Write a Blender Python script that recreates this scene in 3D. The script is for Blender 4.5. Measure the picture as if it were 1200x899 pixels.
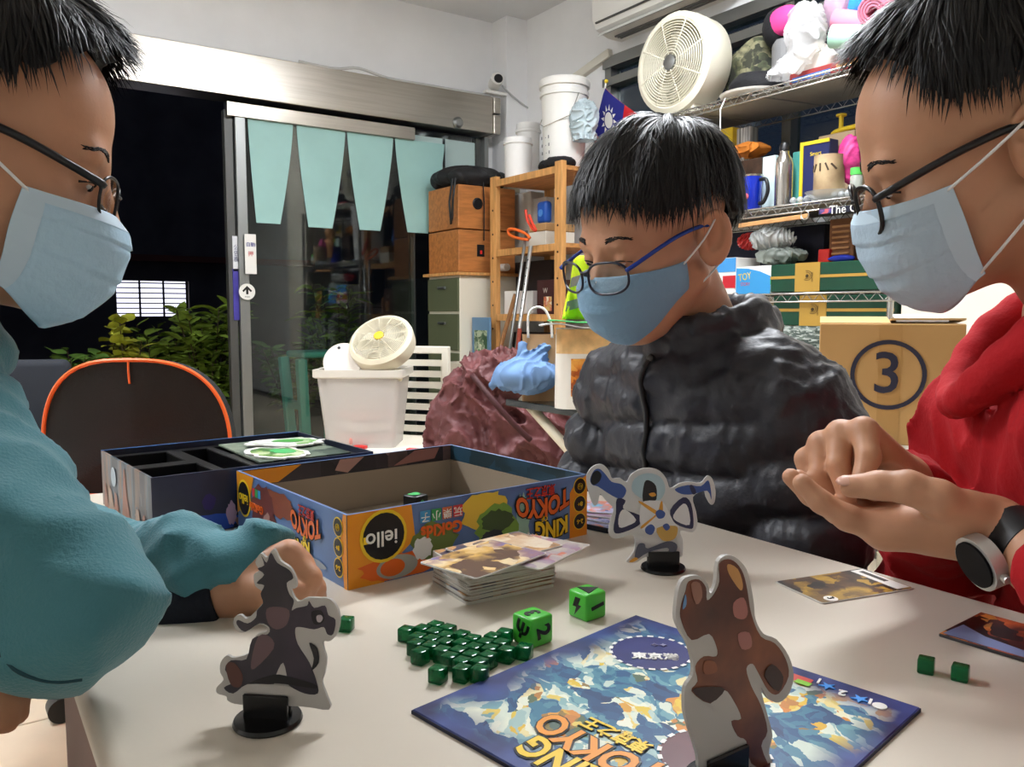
import bpy, bmesh, math, random
import numpy as np
from mathutils import Vector, Matrix, Euler

for _o in list(bpy.data.objects):
    bpy.data.objects.remove(_o)
SC = bpy.context.scene
COL = SC.collection
PI = math.pi
R = math.radians
random.seed(7)

# ------------------------------------------------------------------ camera
# room axes: X along the glass door wall, Y towards that wall, Z up (metres)
CAM_H = 0.985
FPX, CX, CY = 960.0, 600.0, 449.5
PITCH = math.atan((CY - 366.0) / FPX)
YAW = math.atan(660.0 / (FPX / math.cos(PITCH)))
cam_d = bpy.data.cameras.new('camera')
cam_d.sensor_width = 36.0
cam_d.lens = 36.0 * FPX / 1200.0
cam_d.clip_start = 0.02
cam = bpy.data.objects.new('camera', cam_d)
COL.objects.link(cam)
cam.location = (0, 0, CAM_H)
cam.rotation_euler = (PI / 2 - PITCH, 0, -YAW)
SC.camera = cam

# ------------------------------------------------------------------ world (night outside)
W = bpy.data.worlds.new('night')
SC.world = W
W.use_nodes = True
W.node_tree.nodes['Background'].inputs[0].default_value = (0.012, 0.016, 0.03, 1)
W.node_tree.nodes['Background'].inputs[1].default_value = 0.35

SC.view_settings.view_transform = 'Standard'
SC.view_settings.look = 'None'
SC.view_settings.gamma = 1.0
SC.view_settings.use_curve_mapping = False
SC.view_settings.exposure = 1.95

# the two ceiling lamps the photograph gives away, both above the frame: the first is mirrored in the steel header,
# the second burns out the wall above the open doorway: (x, y, emission strength)
LAMPS = [(1.75, 1.75, 20.0), (-0.75, 2.5, 20.0)]
LAMP_Z = 2.86

# ------------------------------------------------------------------ pixel helpers (a pixel gives a direction only)
_s, _c = math.sin(YAW), math.cos(YAW)
def ray(px, py):
    x = (px - CX) / FPX
    up = -(py - CY) / FPX
    fw = math.cos(PITCH) + up * math.sin(PITCH)
    z = -math.sin(PITCH) + up * math.cos(PITCH)
    return Vector((fw * _s + x * _c, fw * _c - x * _s, z)), fw
ORG = Vector((0, 0, CAM_H))
def F(px, py, d):
    r, fw = ray(px, py); return ORG + r * (d / fw)
def OH(px, py, h):
    r, _ = ray(px, py); return ORG + r * ((h - CAM_H) / r.z)
def OX(px, py, X):
    r, _ = ray(px, py); return ORG + r * (X / r.x)
def OY(px, py, Y):
    r, _ = ray(px, py); return ORG + r * (Y / r.y)
RIGHT = Vector((_c, -_s, 0)); FWD = Vector((_s, _c, 0)); UP = Vector((0, 0, 1))

# ------------------------------------------------------------------ materials
def S(r, g=None, b=None):
    if g is None: r, g, b = r
    def l(c):
        c /= 255.0
        return c / 12.92 if c <= 0.04045 else ((c + 0.055) / 1.055) ** 2.4
    return (l(r), l(g), l(b), 1.0)
MATS = {}
def mat(name, col, rough=0.5, metal=0.0, var=0.0, vscale=8.0, bump=0.0, bscale=60.0, trans=0.0, alpha=1.0,
        emit=0.0, ior=1.45, coat=0.0, sss=0.0, stretch=None, sheen=0.0, var_col=None, spec=None):
    if name in MATS: return MATS[name]
    m = bpy.data.materials.new(name); m.use_nodes = True
    nt = m.node_tree; b = nt.nodes['Principled BSDF']
    c = S(col) if len(col) == 3 else col
    b.inputs['Base Color'].default_value = c
    b.inputs['Roughness'].default_value = rough
    b.inputs['Metallic'].default_value = metal
    b.inputs['IOR'].default_value = ior
    b.inputs['Transmission Weight'].default_value = trans
    b.inputs['Alpha'].default_value = alpha
    b.inputs['Coat Weight'].default_value = coat
    b.inputs['Sheen Weight'].default_value = sheen
    if spec is not None: b.inputs['Specular IOR Level'].default_value = spec
    if sss:
        b.inputs['Subsurface Weight'].default_value = sss
        b.inputs['Subsurface Radius'].default_value = (0.006, 0.0025, 0.0015)
        b.inputs['Subsurface Scale'].default_value = 1.0
    if emit:
        b.inputs['Emission Color'].default_value = c
        b.inputs['Emission Strength'].default_value = emit
    if var or bump:
        tc = nt.nodes.new('ShaderNodeTexCoord'); mp = nt.nodes.new('ShaderNodeMapping')
        nt.links.new(tc.outputs['Object'], mp.inputs[0])
        if stretch: mp.inputs['Scale'].default_value = stretch
    if var:
        n = nt.nodes.new('ShaderNodeTexNoise'); n.inputs['Scale'].default_value = vscale
        n.inputs['Detail'].default_value = 5
        nt.links.new(mp.outputs[0], n.inputs['Vector'])
        cr = nt.nodes.new('ShaderNodeValToRGB')
        lo = tuple(x * (1 - var) for x in c[:3]) + (1,)
        hi = tuple(min(1, x * (1 + var)) for x in c[:3]) + (1,)
        if var_col is not None: lo = S(var_col)
        cr.color_ramp.elements[0].position = 0.35; cr.color_ramp.elements[0].color = lo
        cr.color_ramp.elements[1].position = 0.65; cr.color_ramp.elements[1].color = hi
        nt.links.new(n.outputs['Fac'], cr.inputs[0])
        nt.links.new(cr.outputs[0], b.inputs['Base Color'])
    if bump:
        n2 = nt.nodes.new('ShaderNodeTexNoise'); n2.inputs['Scale'].default_value = bscale
        n2.inputs['Detail'].default_value = 4
        nt.links.new(mp.outputs[0], n2.inputs['Vector'])
        bp = nt.nodes.new('ShaderNodeBump'); bp.inputs['Strength'].default_value = bump
        bp.inputs['Distance'].default_value = 0.01
        nt.links.new(n2.outputs['Fac'], bp.inputs['Height'])
        nt.links.new(bp.outputs[0], b.inputs['Normal'])
    MATS[name] = m
    return m
def art(name, stops, scale=20.0, warp=0.3, rough=0.35, stretch=(1, 1, 1), seed=0.0, cells=True, rot=0.0, coat=0.0, nscale=None):
    """printed picture of loose colour patches: (position, rgb) stops picked by cells and noise"""
    if name in MATS: return MATS[name]
    m = bpy.data.materials.new(name); m.use_nodes = True
    nt = m.node_tree; b = nt.nodes['Principled BSDF']; b.inputs['Roughness'].default_value = rough
    b.inputs['Coat Weight'].default_value = coat
    L = nt.links.new
    tc = nt.nodes.new('ShaderNodeTexCoord'); mp = nt.nodes.new('ShaderNodeMapping')
    mp.inputs['Location'].default_value = (seed, seed * 1.7, seed * .3)
    mp.inputs['Rotation'].default_value = (0, 0, rot)
    mp.inputs['Scale'].default_value = stretch
    L(tc.outputs['Object'], mp.inputs[0])
    n = nt.nodes.new('ShaderNodeTexNoise'); n.inputs['Scale'].default_value = nscale or scale * .25; n.inputs['Detail'].default_value = 6
    L(mp.outputs[0], n.inputs['Vector'])
    cr = nt.nodes.new('ShaderNodeValToRGB'); el = cr.color_ramp.elements
    while len(el) < len(stops): el.new(0.5)
    for e, (p, c) in zip(el, stops): e.position = p; e.color = S(c)
    if cells:
        v = nt.nodes.new('ShaderNodeTexVoronoi'); v.inputs['Scale'].default_value = scale
        v.distance = 'CHEBYCHEV'
        mix = nt.nodes.new('ShaderNodeMix'); mix.data_type = 'VECTOR'; mix.inputs[0].default_value = warp * .12
        L(mp.outputs[0], mix.inputs[4]); L(n.outputs['Color'], mix.inputs[5]); L(mix.outputs[1], v.inputs['Vector'])
        sep = nt.nodes.new('ShaderNodeSeparateColor'); L(v.outputs['Color'], sep.inputs[0])
        ma = nt.nodes.new('ShaderNodeMath'); ma.operation = 'MULTIPLY_ADD'; ma.inputs[1].default_value = .42
        L(sep.outputs[0], ma.inputs[0])
        mb = nt.nodes.new('ShaderNodeMath'); mb.operation = 'MULTIPLY_ADD'; mb.inputs[1].default_value = 1.5; mb.inputs[2].default_value = -.46
        L(n.outputs['Fac'], mb.inputs[0]); L(mb.outputs[0], ma.inputs[2]); L(ma.outputs[0], cr.inputs[0])
    else:
        L(n.outputs['Fac'], cr.inputs[0])
    L(cr.outputs[0], b.inputs['Base Color'])
    MATS[name] = m
    return m

# ------------------------------------------------------------------ mesh helpers
def M4(loc=(0, 0, 0), rot=(0, 0, 0), sc=(1, 1, 1)):
    return Matrix.Translation(Vector(loc)) @ Euler(rot).to_matrix().to_4x4() @ Matrix.Diagonal((*sc, 1))
class B:
    """collects shapes into one mesh"""
    def __init__(s): s.bm = bmesh.new(); s.mi = 0
    def _new(s, vs):
        for f in {f for v in vs for f in v.link_faces}: f.material_index = s.mi
    def box(s, c, d, rot=(0, 0, 0), bevel=0.0, seg=2):
        r = bmesh.ops.create_cube(s.bm, size=1.0, matrix=M4(c, rot, d)); vs = r['verts']
        if bevel:
            es = list({e for v in vs for e in v.link_edges})
            q = bmesh.ops.bevel(s.bm, geom=es, offset=bevel, segments=seg, affect='EDGES', profile=.5, clamp_overlap=True)
            vs = list({v for f in q['faces'] for v in f.verts} | {v for v in vs if v.is_valid})
        s._new(vs); return s
    def cyl(s, c, r, h, rot=(0, 0, 0), n=24, r2=None, caps=True):
        q = bmesh.ops.create_cone(s.bm, cap_ends=caps, segments=n, radius1=r, radius2=r if r2 is None else r2, depth=h, matrix=M4(c, rot))
        s._new(q['verts']); return s
    def sph(s, c, r, sc=(1, 1, 1), rot=(0, 0, 0), n=16):
        q = bmesh.ops.create_uvsphere(s.bm, u_segments=n, v_segments=max(6, n * 2 // 3), radius=r, matrix=M4(c, rot, sc))
        s._new(q['verts']); return s
    def lathe(s, prof, c=(0, 0, 0), rot=(0, 0, 0), n=28):
        m = M4(c, rot); rings = []
        for r, z in prof:
            rings.append([s.bm.verts.new(m @ Vector((r * math.cos(2 * PI * i / n), r * math.sin(2 * PI * i / n), z))) for i in range(n)])
        for a, b in zip(rings, rings[1:]):
            for i in range(n):
                f = s.bm.faces.new((a[i], a[(i + 1) % n], b[(i + 1) % n], b[i])); f.material_index = s.mi
        for rg, fl in ((rings[0], True), (rings[-1], False)):
            f = s.bm.faces.new(rg[::-1] if fl else rg); f.material_index = s.mi
        return s
    def tube(s, pts, r, n=8, closed=False, r_end=None, flat=None):
        pts = [Vector(p) for p in pts]; N = len(pts); rings = []
        prev = None
        for i, p in enumerate(pts):
            if closed: t = pts[(i + 1) % N] - pts[i - 1]
            else: t = pts[min(i + 1, N - 1)] - pts[max(i - 1, 0)]
            if t.length < 1e-9: t = Vector((0, 0, 1))
            t.normalize()
            if prev is None:
                a = t.orthogonal().normalized()
            else:
                a = prev - t * prev.dot(t)
                a = a.normalized() if a.length > 1e-6 else t.orthogonal().normalized()
            prev = a; b_ = t.cross(a)
            rr = r[i] if isinstance(r, (list, tuple)) else (r if r_end is None else r + (r_end - r) * i / max(1, N - 1))
            rings.append([s.bm.verts.new(p + (a * math.cos(2 * PI * k / n) + b_ * math.sin(2 * PI * k / n)) * rr) for k in range(n)])
        for i in range(N if closed else N - 1):
            A, Bq = rings[i], rings[(i + 1) % N]
            for k in range(n):
                f = s.bm.faces.new((A[k], A[(k + 1) % n], Bq[(k + 1) % n], Bq[k])); f.material_index = s.mi
        if not closed:
            for rg in (rings[0][::-1], rings[-1]):
                f = s.bm.faces.new(rg); f.material_index = s.mi
        return s
    def prism(s, poly, th, m=None):
        """flat outline (list of 2d points in local x,z) given thickness th along local y, centred"""
        m = m or Matrix()
        a = [s.bm.verts.new(m @ Vector((x, -th / 2, z))) for x, z in poly]
        b = [s.bm.verts.new(m @ Vector((x, th / 2, z))) for x, z in poly]
        fs = []
        try:
            fs.append(s.bm.faces.new(a)); fs.append(s.bm.faces.new(b[::-1]))
        except ValueError: pass
        n = len(poly)
        for i in range(n):
            fs.append(s.bm.faces.new((a[i], b[i], b[(i + 1) % n], a[(i + 1) % n])))
        for f in fs: f.material_index = s.mi
        return s
    def grid(s, fn, nu, nv, closed_u=False):
        vs = [[s.bm.verts.new(Vector(fn(i / (nu if closed_u else nu - 1), j / (nv - 1)))) for i in range(nu)] for j in range(nv)]
        for j in range(nv - 1):
            for i in range(nu if closed_u else nu - 1):
                k = (i + 1) % nu
                f = s.bm.faces.new((vs[j][i], vs[j][k], vs[j + 1][k], vs[j + 1][i])); f.material_index = s.mi
        return s
    def face(s, pts):
        f = s.bm.faces.new([s.bm.verts.new(Vector(p)) for p in pts]); f.material_index = s.mi
        return s
    def build(s, name, mats, parent=None, smooth=False, loc=None, rot=None, solid=0.0, normals=True):
        if normals: bmesh.ops.recalc_face_normals(s.bm, faces=s.bm.faces)
        me = bpy.data.meshes.new(name); s.bm.to_mesh(me); s.bm.free()
        return mobj(name, me, mats, parent, smooth, loc, rot, solid)
def mobj(name, me, mats, parent=None, smooth=False, loc=None, rot=None, solid=0.0):
    for m in (mats if isinstance(mats, (list, tuple)) else [mats]): me.materials.append(m)
    if smooth:
        me.polygons.foreach_set('use_smooth', [True] * len(me.polygons))
        if smooth is not True:
            try: me.set_sharp_from_angle(angle=R(smooth))
            except Exception: pass
    o = bpy.data.objects.new(name, me); COL.objects.link(o)
    if parent: o.parent = parent
    if loc is not None: o.location = loc
    if rot is not None: o.rotation_euler = rot
    if solid:
        md = o.modifiers.new('solid', 'SOLIDIFY'); md.thickness = solid; md.offset = 0
    return o
def thing(name, label, cat, loc=(0, 0, 0), rz=0.0, group=None, rot=None):
    o = bpy.data.objects.new(name, None); COL.objects.link(o); o.empty_display_size = .05
    o.location = loc; o.rotation_euler = rot if rot is not None else (0, 0, rz)
    return tag(o, label, cat, group)
def tag(o, label, cat, group=None):
    o['label'] = label; o['category'] = cat
    if group: o['group'] = group
    return o
def struct(o, label=None):
    o['kind'] = 'structure'
    if label: o['label'] = label
    return o
def copy_tree(o, parent=None):
    c = o.copy(); COL.objects.link(c)
    if parent: c.parent = parent
    for ch in list(o.children): copy_tree(ch, c)
    return c
_fonts = {}
def text_obj(txt, size, m, parent, loc, rot, name='lettering', extrude=0.0003, offset=0.0, align='CENTER', space=1.0, sx=1.0, shear=0.0, bend=0.0):
    """text turned into a mesh; lies in local XY, reads along +X; rot as Euler"""
    cu = bpy.data.curves.new(name, 'FONT'); cu.body = txt; cu.size = size; cu.extrude = extrude; cu.offset = offset
    cu.align_x = align; cu.align_y = 'CENTER'; cu.space_character = space; cu.shear = shear; cu.resolution_u = 3
    t = bpy.data.objects.new('tmp', cu); COL.objects.link(t)
    dg = bpy.context.evaluated_depsgraph_get()
    me = bpy.data.meshes.new_from_object(t.evaluated_get(dg))
    bpy.data.objects.remove(t); bpy.data.curves.remove(cu)
    me.name = name
    if sx != 1.0 or bend:
        for v in me.vertices:
            v.co.x *= sx
            if bend: v.co.y += bend * v.co.x * v.co.x
    me.materials.clear()
    return mobj(name, me, m, parent, False, loc, rot)
def spline(pts, n=8, closed=False):
    """Catmull-Rom through points"""
    P = [Vector(p) for p in pts]; out = []
    N = len(P)
    for i in range(N if closed else N - 1):
        p0 = P[(i - 1) % N] if closed or i > 0 else P[i]; p1 = P[i]; p2 = P[(i + 1) % N]
        p3 = P[(i + 2) % N] if closed or i + 2 < N else p2
        for k in range(n):
            t = k / n
            out.append(.5 * ((2 * p1) + (p2 - p0) * t + (2 * p0 - 5 * p1 + 4 * p2 - p3) * t * t + (3 * p1 - p0 - 3 * p2 + p3) * t ** 3))
    if not closed: out.append(P[-1])
    return out

# ------------------------------------------------------------------ distance fields -> smooth continuous surfaces
class Field:
    def __init__(s, lo, hi, h):
        s.lo = np.array(lo, float); s.h = h
        n = np.ceil((np.array(hi) - s.lo) / h).astype(int) + 1
        s.n = n; s.D = np.full(n, 0.2, np.float32)
    def sub(s, lo, hi):
        a = np.clip(np.floor((np.array(lo) - s.lo) / s.h).astype(int), 0, s.n - 1)
        b = np.clip(np.ceil((np.array(hi) - s.lo) / s.h).astype(int) + 1, 1, s.n)
        if np.any(b - a < 1): return None, None
        sl = tuple(slice(x, y) for x, y in zip(a, b))
        ax = [s.lo[i] + s.h * np.arange(a[i], b[i]) for i in range(3)]
        return sl, [g.astype(np.float32) for g in np.meshgrid(*ax, indexing='ij')]
    def put(s, sl, d, k, op='add'):
        o = s.D[sl]
        if op == 'add':
            if k > 0:
                hh = np.clip(.5 + .5 * (o - d) / k, 0, 1); s.D[sl] = o * (1 - hh) + d * hh - k * hh * (1 - hh)
            else: s.D[sl] = np.minimum(o, d)
        else:
            d = -d
            hh = np.clip(.5 - .5 * (o - d) / max(k, 1e-6), 0, 1); s.D[sl] = o * (1 - hh) + d * hh + k * hh * (1 - hh)
    def cap(s, p, q, r0, r1, k=.01, disp=None, op='add', flat=None):
        """tapered capsule; flat=(axis vector, factor) squashes the section along an axis"""
        p = np.array(p, float); q = np.array(q, float); m = max(r0, r1) * 1.25 + k + .03
        sl, g = s.sub(np.minimum(p, q) - m, np.maximum(p, q) + m)
        if sl is None: return s
        ba = q - p; L = max(1e-9, ba @ ba)
        X = [g[i] - p[i] for i in range(3)]
        t = np.clip((X[0] * ba[0] + X[1] * ba[1] + X[2] * ba[2]) / L, 0, 1)
        E = [X[i] - t * ba[i] for i in range(3)]
        if flat is not None:
            a = np.array(flat[0], float); a /= np.linalg.norm(a)
            dt = E[0] * a[0] + E[1] * a[1] + E[2] * a[2]
            E = [E[i] + dt * a[i] * (1 / flat[1] - 1) for i in range(3)]
        d = np.sqrt(E[0] ** 2 + E[1] ** 2 + E[2] ** 2) - (r0 + (r1 - r0) * t)
        if disp is not None: d = d - disp(t, g[0], g[1], g[2])
        s.put(sl, d.astype(np.float32), k, op); return s
    def chain(s, pts, rs, k=.008, **kw):
        for i in range(len(pts) - 1): s.cap(pts[i], pts[i + 1], rs[i], rs[i + 1], k, **kw)
        return s
    def ell(s, c, r, rot=None, k=.01, op='add', disp=None):
        c = np.array(c, float); m = max(r) * 1.1 + k + .03
        sl, g = s.sub(c - m, c + m)
        if sl is None: return s
        X = np.stack([g[i] - c[i] for i in range(3)])
        if rot is not None:
            Rm = np.array(rot if not isinstance(rot, (tuple, list)) else Euler(rot).to_matrix()).T
            X = np.tensordot(Rm, X, 1)
        r = np.array(r, float).reshape(3, 1, 1, 1)
        k0 = np.sqrt(((X / r) ** 2).sum(0)); k1 = np.sqrt(((X / r ** 2) ** 2).sum(0)) + 1e-9
        d = k0 * (k0 - 1) / k1
        if disp is not None: d = d - disp(g[0], g[1], g[2])
        s.put(sl, d.astype(np.float32), k, op); return s
    def plane(s, p, n, k=.002):
        """cut away everything on the side n points to"""
        sl, g = s.sub(s.lo, s.lo + s.h * s.n)
        n = np.array(n, float); n /= np.linalg.norm(n)
        d = -sum((g[i] - p[i]) * n[i] for i in range(3))
        s.put(sl, d.astype(np.float32), k, 'sub'); return s
    def warp(s, fn):
        sl, g = s.sub(s.lo, s.lo + s.h * s.n)
        near = np.abs(s.D[sl]) < .05
        d = np.zeros_like(s.D[sl]); d[near] = fn(g[0][near], g[1][near], g[2][near])
        s.D[sl] = s.D[sl] - d; return s
    def mesh(s):
        D = s.D; n = s.n; ins = D < 0
        c = [ins[i:n[0] - 1 + i, j:n[1] - 1 + j, k:n[2] - 1 + k] for i in (0, 1) for j in (0, 1) for k in (0, 1)]
        cnt = sum(x.astype(np.int8) for x in c); act = (cnt > 0) & (cnt < 8)
        ci = np.argwhere(act); N = len(ci)
        if N == 0: return np.zeros((0, 3)), np.zeros((0, 4), int)
        idx = np.full(act.shape, -1, np.int64); idx[act] = np.arange(N)
        acc = np.zeros((N, 3)); num = np.zeros(N)
        cor = [(i, j, k) for i in (0, 1) for j in (0, 1) for k in (0, 1)]
        vals = {o: D[ci[:, 0] + o[0], ci[:, 1] + o[1], ci[:, 2] + o[2]] for o in cor}
        for a in cor:
            for ax in range(3):
                if a[ax]: continue
                b = list(a); b[ax] = 1; b = tuple(b)
                va, vb = vals[a], vals[b]; x = (va < 0) != (vb < 0)
                t = va[x] / (va[x] - vb[x])
                p = np.tile(np.array(a, float), (x.sum(), 1)); p[:, ax] += t
                acc[x] += p; num[x] += 1
        V = s.lo + s.h * (ci + acc / num[:, None])
        Q = []
        for ax in range(3):
            o1, o2 = [(1, 2), (2, 0), (0, 1)][ax]
            sa = [slice(0, None)] * 3; sb = [slice(0, None)] * 3
            sa[ax] = slice(0, -1); sb[ax] = slice(1, None)
            A = ins[tuple(sa)]; Bq = ins[tuple(sb)]
            e = np.argwhere(A != Bq)
            ok = (e[:, o1] > 0) & (e[:, o2] > 0) & (e[:, o1] < n[o1] - 1) & (e[:, o2] < n[o2] - 1); e = e[ok]
            fl = A[e[:, 0], e[:, 1], e[:, 2]]
            def at(d1, d2):
                q = e.copy(); q[:, o1] -= d1; q[:, o2] -= d2; return idx[q[:, 0], q[:, 1], q[:, 2]]
            q = np.stack([at(1, 1), at(0, 1), at(0, 0), at(1, 0)], 1)
            q[~fl] = q[~fl][:, ::-1]; Q.append(q)
        Q = np.concatenate(Q)
        return V, Q[(Q >= 0).all(1)]
def join_vq(parts):
    V, Q, o = [], [], 0
    for v, q in parts:
        V.append(v); Q.append(q + o); o += len(v)
    return np.concatenate(V), np.concatenate(Q)
def relax(V, Q, it=2, lam=.5):
    E = np.concatenate([Q[:, [0, 1]], Q[:, [1, 2]], Q[:, [2, 3]], Q[:, [3, 0]]])
    for _ in range(it):
        A = np.zeros_like(V); C = np.zeros(len(V))
        for a, b in ((0, 1), (1, 0)):
            for d in range(3): A[:, d] += np.bincount(E[:, a], V[E[:, b], d], len(V))
            C += np.bincount(E[:, a], minlength=len(V))
        V = V * (1 - lam) + lam * A / np.maximum(C, 1)[:, None]
    return V
def vq_obj(name, V, Q, mats, parent=None, smooth=True, loc=None, rot=None):
    me = bpy.data.meshes.new(name)
    me.vertices.add(len(V)); me.vertices.foreach_set('co', np.asarray(V, np.float32).ravel())
    me.loops.add(len(Q) * 4); me.loops.foreach_set('vertex_index', np.asarray(Q, np.int32).ravel())
    me.polygons.add(len(Q)); me.polygons.foreach_set('loop_start', np.arange(0, len(Q) * 4, 4, dtype=np.int32))
    me.update(calc_edges=True); me.validate()
    return mobj(name, me, mats, parent, smooth, loc, rot)
def waves(seed, n, lo, hi, amp=1.0):
    """sum of random sines: fn(x,y,z) -> array of about +-amp"""
    rg = np.random.RandomState(seed)
    ks = rg.normal(size=(n, 3)); ks /= np.linalg.norm(ks, axis=1)[:, None]
    ks *= rg.uniform(lo, hi, (n, 1)) * 2 * PI; ph = rg.uniform(0, 2 * PI, n)
    def f(x, y, z):
        o = 0
        for k, p in zip(ks, ph): o = o + np.sin(k[0] * x + k[1] * y + k[2] * z + p)
        return amp * o / math.sqrt(n)
    return f
def folds(seed, lo=4, hi=9, amp=.004, sharp=1.6, axis=None, squash=.35):
    """cloth folds: ridged, warped waves; axis = direction along which folds run"""
    w1 = waves(seed, 4, lo * .35, hi * .35, 1.2); w2 = waves(seed + 1, 3, lo, hi, .9)
    a = None if axis is None else np.array(axis, float) / np.linalg.norm(axis)
    def f(x, y, z):
        if a is not None:
            t = x * a[0] + y * a[1] + z * a[2]
            x = x - a[0] * t * (1 - squash); y = y - a[1] * t * (1 - squash); z = z - a[2] * t * (1 - squash)
        u = w2(x + .03 * w1(y, z, x), y + .03 * w1(z, x, y), z + .03 * w1(x, y, z))
        r = 1 - np.abs(np.tanh(sharp * u))
        return amp * (r * 1.2 - .5)
    return f
# ================================================================== ROOM
m_wall = mat('wall_paint', (243, 243, 243), .75, var=.03, vscale=3, bump=.12, bscale=25)
m_ceil = mat('ceiling_paint', (226, 227, 228), .8, var=.03, vscale=2)
m_floor = mat('floor_tile', (222, 206, 180), .35, var=.06, vscale=6)
m_grout = mat('floor_grout', (92, 82, 72), .8)
m_steel = mat('brushed_steel', (176, 170, 160), .28, 1.0, var=.06, vscale=3, stretch=(1, 1, 30))
m_alu = mat('aluminium', (150, 152, 150), .38, .9)
m_alu_dark = mat('dark_aluminium', (92, 92, 90), .45, .7)
m_white = mat('white_plastic', (236, 234, 228), .4)
m_cream = mat('cream_plastic', (226, 217, 192), .42)
m_black = mat('black_plastic', (20, 20, 22), .4)
m_blackcloth = mat('black_cloth', (20, 20, 23), .85, bump=.3, bscale=90)
m_grey = mat('grey_plastic', (120, 120, 120), .5)
m_glass = None
def glass_mat(name, tint=(255, 255, 255), refl=.06, alpha_tint=.0):
    if name in MATS: return MATS[name]
    m = bpy.data.materials.new(name); m.use_nodes = True; nt = m.node_tree
    for n in list(nt.nodes): nt.nodes.remove(n)
    out = nt.nodes.new('ShaderNodeOutputMaterial'); mix = nt.nodes.new('ShaderNodeMixShader')
    tr = nt.nodes.new('ShaderNodeBsdfTransparent'); gl = nt.nodes.new('ShaderNodeBsdfGlossy')
    tr.inputs[0].default_value = S(tint); gl.inputs['Roughness'].default_value = .02
    lw = nt.nodes.new('ShaderNodeLayerWeight'); pw = nt.nodes.new('ShaderNodeMath'); pw.operation = 'POWER'; pw.inputs[1].default_value = 5
    fr = nt.nodes.new('ShaderNodeMath'); fr.operation = 'MULTIPLY_ADD'; fr.inputs[1].default_value = .9; fr.inputs[2].default_value = refl
    nt.links.new(lw.outputs['Facing'], pw.inputs[0]); nt.links.new(pw.outputs[0], fr.inputs[0])
    nt.links.new(fr.outputs[0], mix.inputs[0]); nt.links.new(tr.outputs[0], mix.inputs[1]); nt.links.new(gl.outputs[0], mix.inputs[2])
    nt.links.new(mix.outputs[0], out.inputs[0]); MATS[name] = m
    return m
m_glass = glass_mat('clear_glass', (225, 235, 232))
m_lens = glass_mat('lens_glass', (248, 250, 250))

WX, DY, CZ = 3.2, 4.67, 2.88          # right wall, door wall, ceiling
XL, YB = -3.0, -2.6

fl = B().box(((XL + WX) / 2, (YB + 5.2) / 2, -.06), (WX - XL, 5.2 - YB, .1)).build('floor', m_grout)
struct(fl, 'beige tiled floor of the room')
tme = None
for i in range(10):
    for j in range(12):
        x, y = XL + .32 + i * .6, YB + .32 + j * .6
        if tme is None:
            t0 = B().box((0, 0, 0), (.594, .594, .02), bevel=.002, seg=1).build('tile', m_floor, fl, loc=(x, y, -.01)); tme = t0.data
        else:
            t = bpy.data.objects.new('tile', tme); COL.objects.link(t); t.parent = fl; t.location = (x, y, -.01)
struct(B().box(((XL + WX) / 2, (YB + DY) / 2, CZ + .05), (WX - XL + .4, DY - YB + .4, .1)).build('ceiling', m_ceil), 'pale painted ceiling')
# right wall with a window band high up
WB0, WB1, WZ0, WZ1 = 1.75, 3.72, 1.55, 2.43
b = B()
b.box((WX + .06, (YB + WB0) / 2, CZ / 2), (.12, WB0 - YB, CZ)).box((WX + .06, (WB1 + DY + .1) / 2, CZ / 2), (.12, DY + .1 - WB1, CZ))
b.box((WX + .06, (WB0 + WB1) / 2, WZ0 / 2), (.12, WB1 - WB0, WZ0)).box((WX + .06, (WB0 + WB1) / 2, (WZ1 + CZ) / 2), (.12, WB1 - WB0, CZ - WZ1))
struct(b.build('wall_right', m_wall), 'white wall behind the storage shelves')
win = thing('window_1', 'aluminium sliding window above the storage shelves', 'window', (WX, 0, 0)); struct(win)
del win['category']
fr_ = B()
for z, h in ((WZ1 - .02, .06), (WZ1 - .13, .045), (WZ0 + .03, .06)):
    fr_.box((.03, (WB0 + WB1) / 2, z), (.1, WB1 - WB0, h))
for y in (WB0 + .03, 2.45, 3.1, WB1 - .03): fr_.box((.03, y, (WZ0 + WZ1) / 2), (.07, .05, WZ1 - WZ0))
fr_.build('window_frame', m_alu, win)
for y0, y1 in ((WB0 + .05, 2.43), (2.47, 3.08), (3.12, WB1 - .05)):
    B().box((.045, (y0 + y1) / 2, (WZ0 + WZ1) / 2), (.006, y1 - y0, WZ1 - WZ0 - .1)).build('pane', m_glass, win)
struct(B().box((WX - .015, 3.86, 2.415), (.04, .42, .05), rot=(R(-12), 0, 0), bevel=.006).build('trim_1', mat('trunk_cream', (226, 222, 208), .5)), 'white cable trunking on the wall')
struct(B().box((XL - .06, (YB + DY) / 2, CZ / 2), (.12, DY - YB + .2, CZ)).build('wall_left', m_wall))
struct(B().box(((XL + WX) / 2, YB - .06, CZ / 2), (WX - XL, .12, CZ)).build('wall_back', m_wall))
OP0, OP1 = 0.0, 2.95
b = B().box(((XL + WX) / 2, DY + .06, (2.3 + CZ) / 2), (WX - XL, .12, CZ - 2.3))
b.box(((XL + OP0) / 2, DY + .06, 1.15), (OP0 - XL, .12, 2.3)).box(((OP1 + WX) / 2, DY + .06, 1.15), (WX - OP1, .12, 2.3))
struct(b.build('wall_door', m_wall), 'white wall above the glass doors')
struct(B().box((3.12, 4.585, CZ / 2), (.165, .175, CZ), bevel=.004).build('column_corner', m_wall), 'white corner column of the room')
struct(B().box((2.995, 1.38, CZ / 2), (.41, .5, CZ), bevel=.004).build('column_shelf', mat('cream_wall', (238, 230, 212), .7)), 'cream pillar at the end of the wire shelves')
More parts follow.
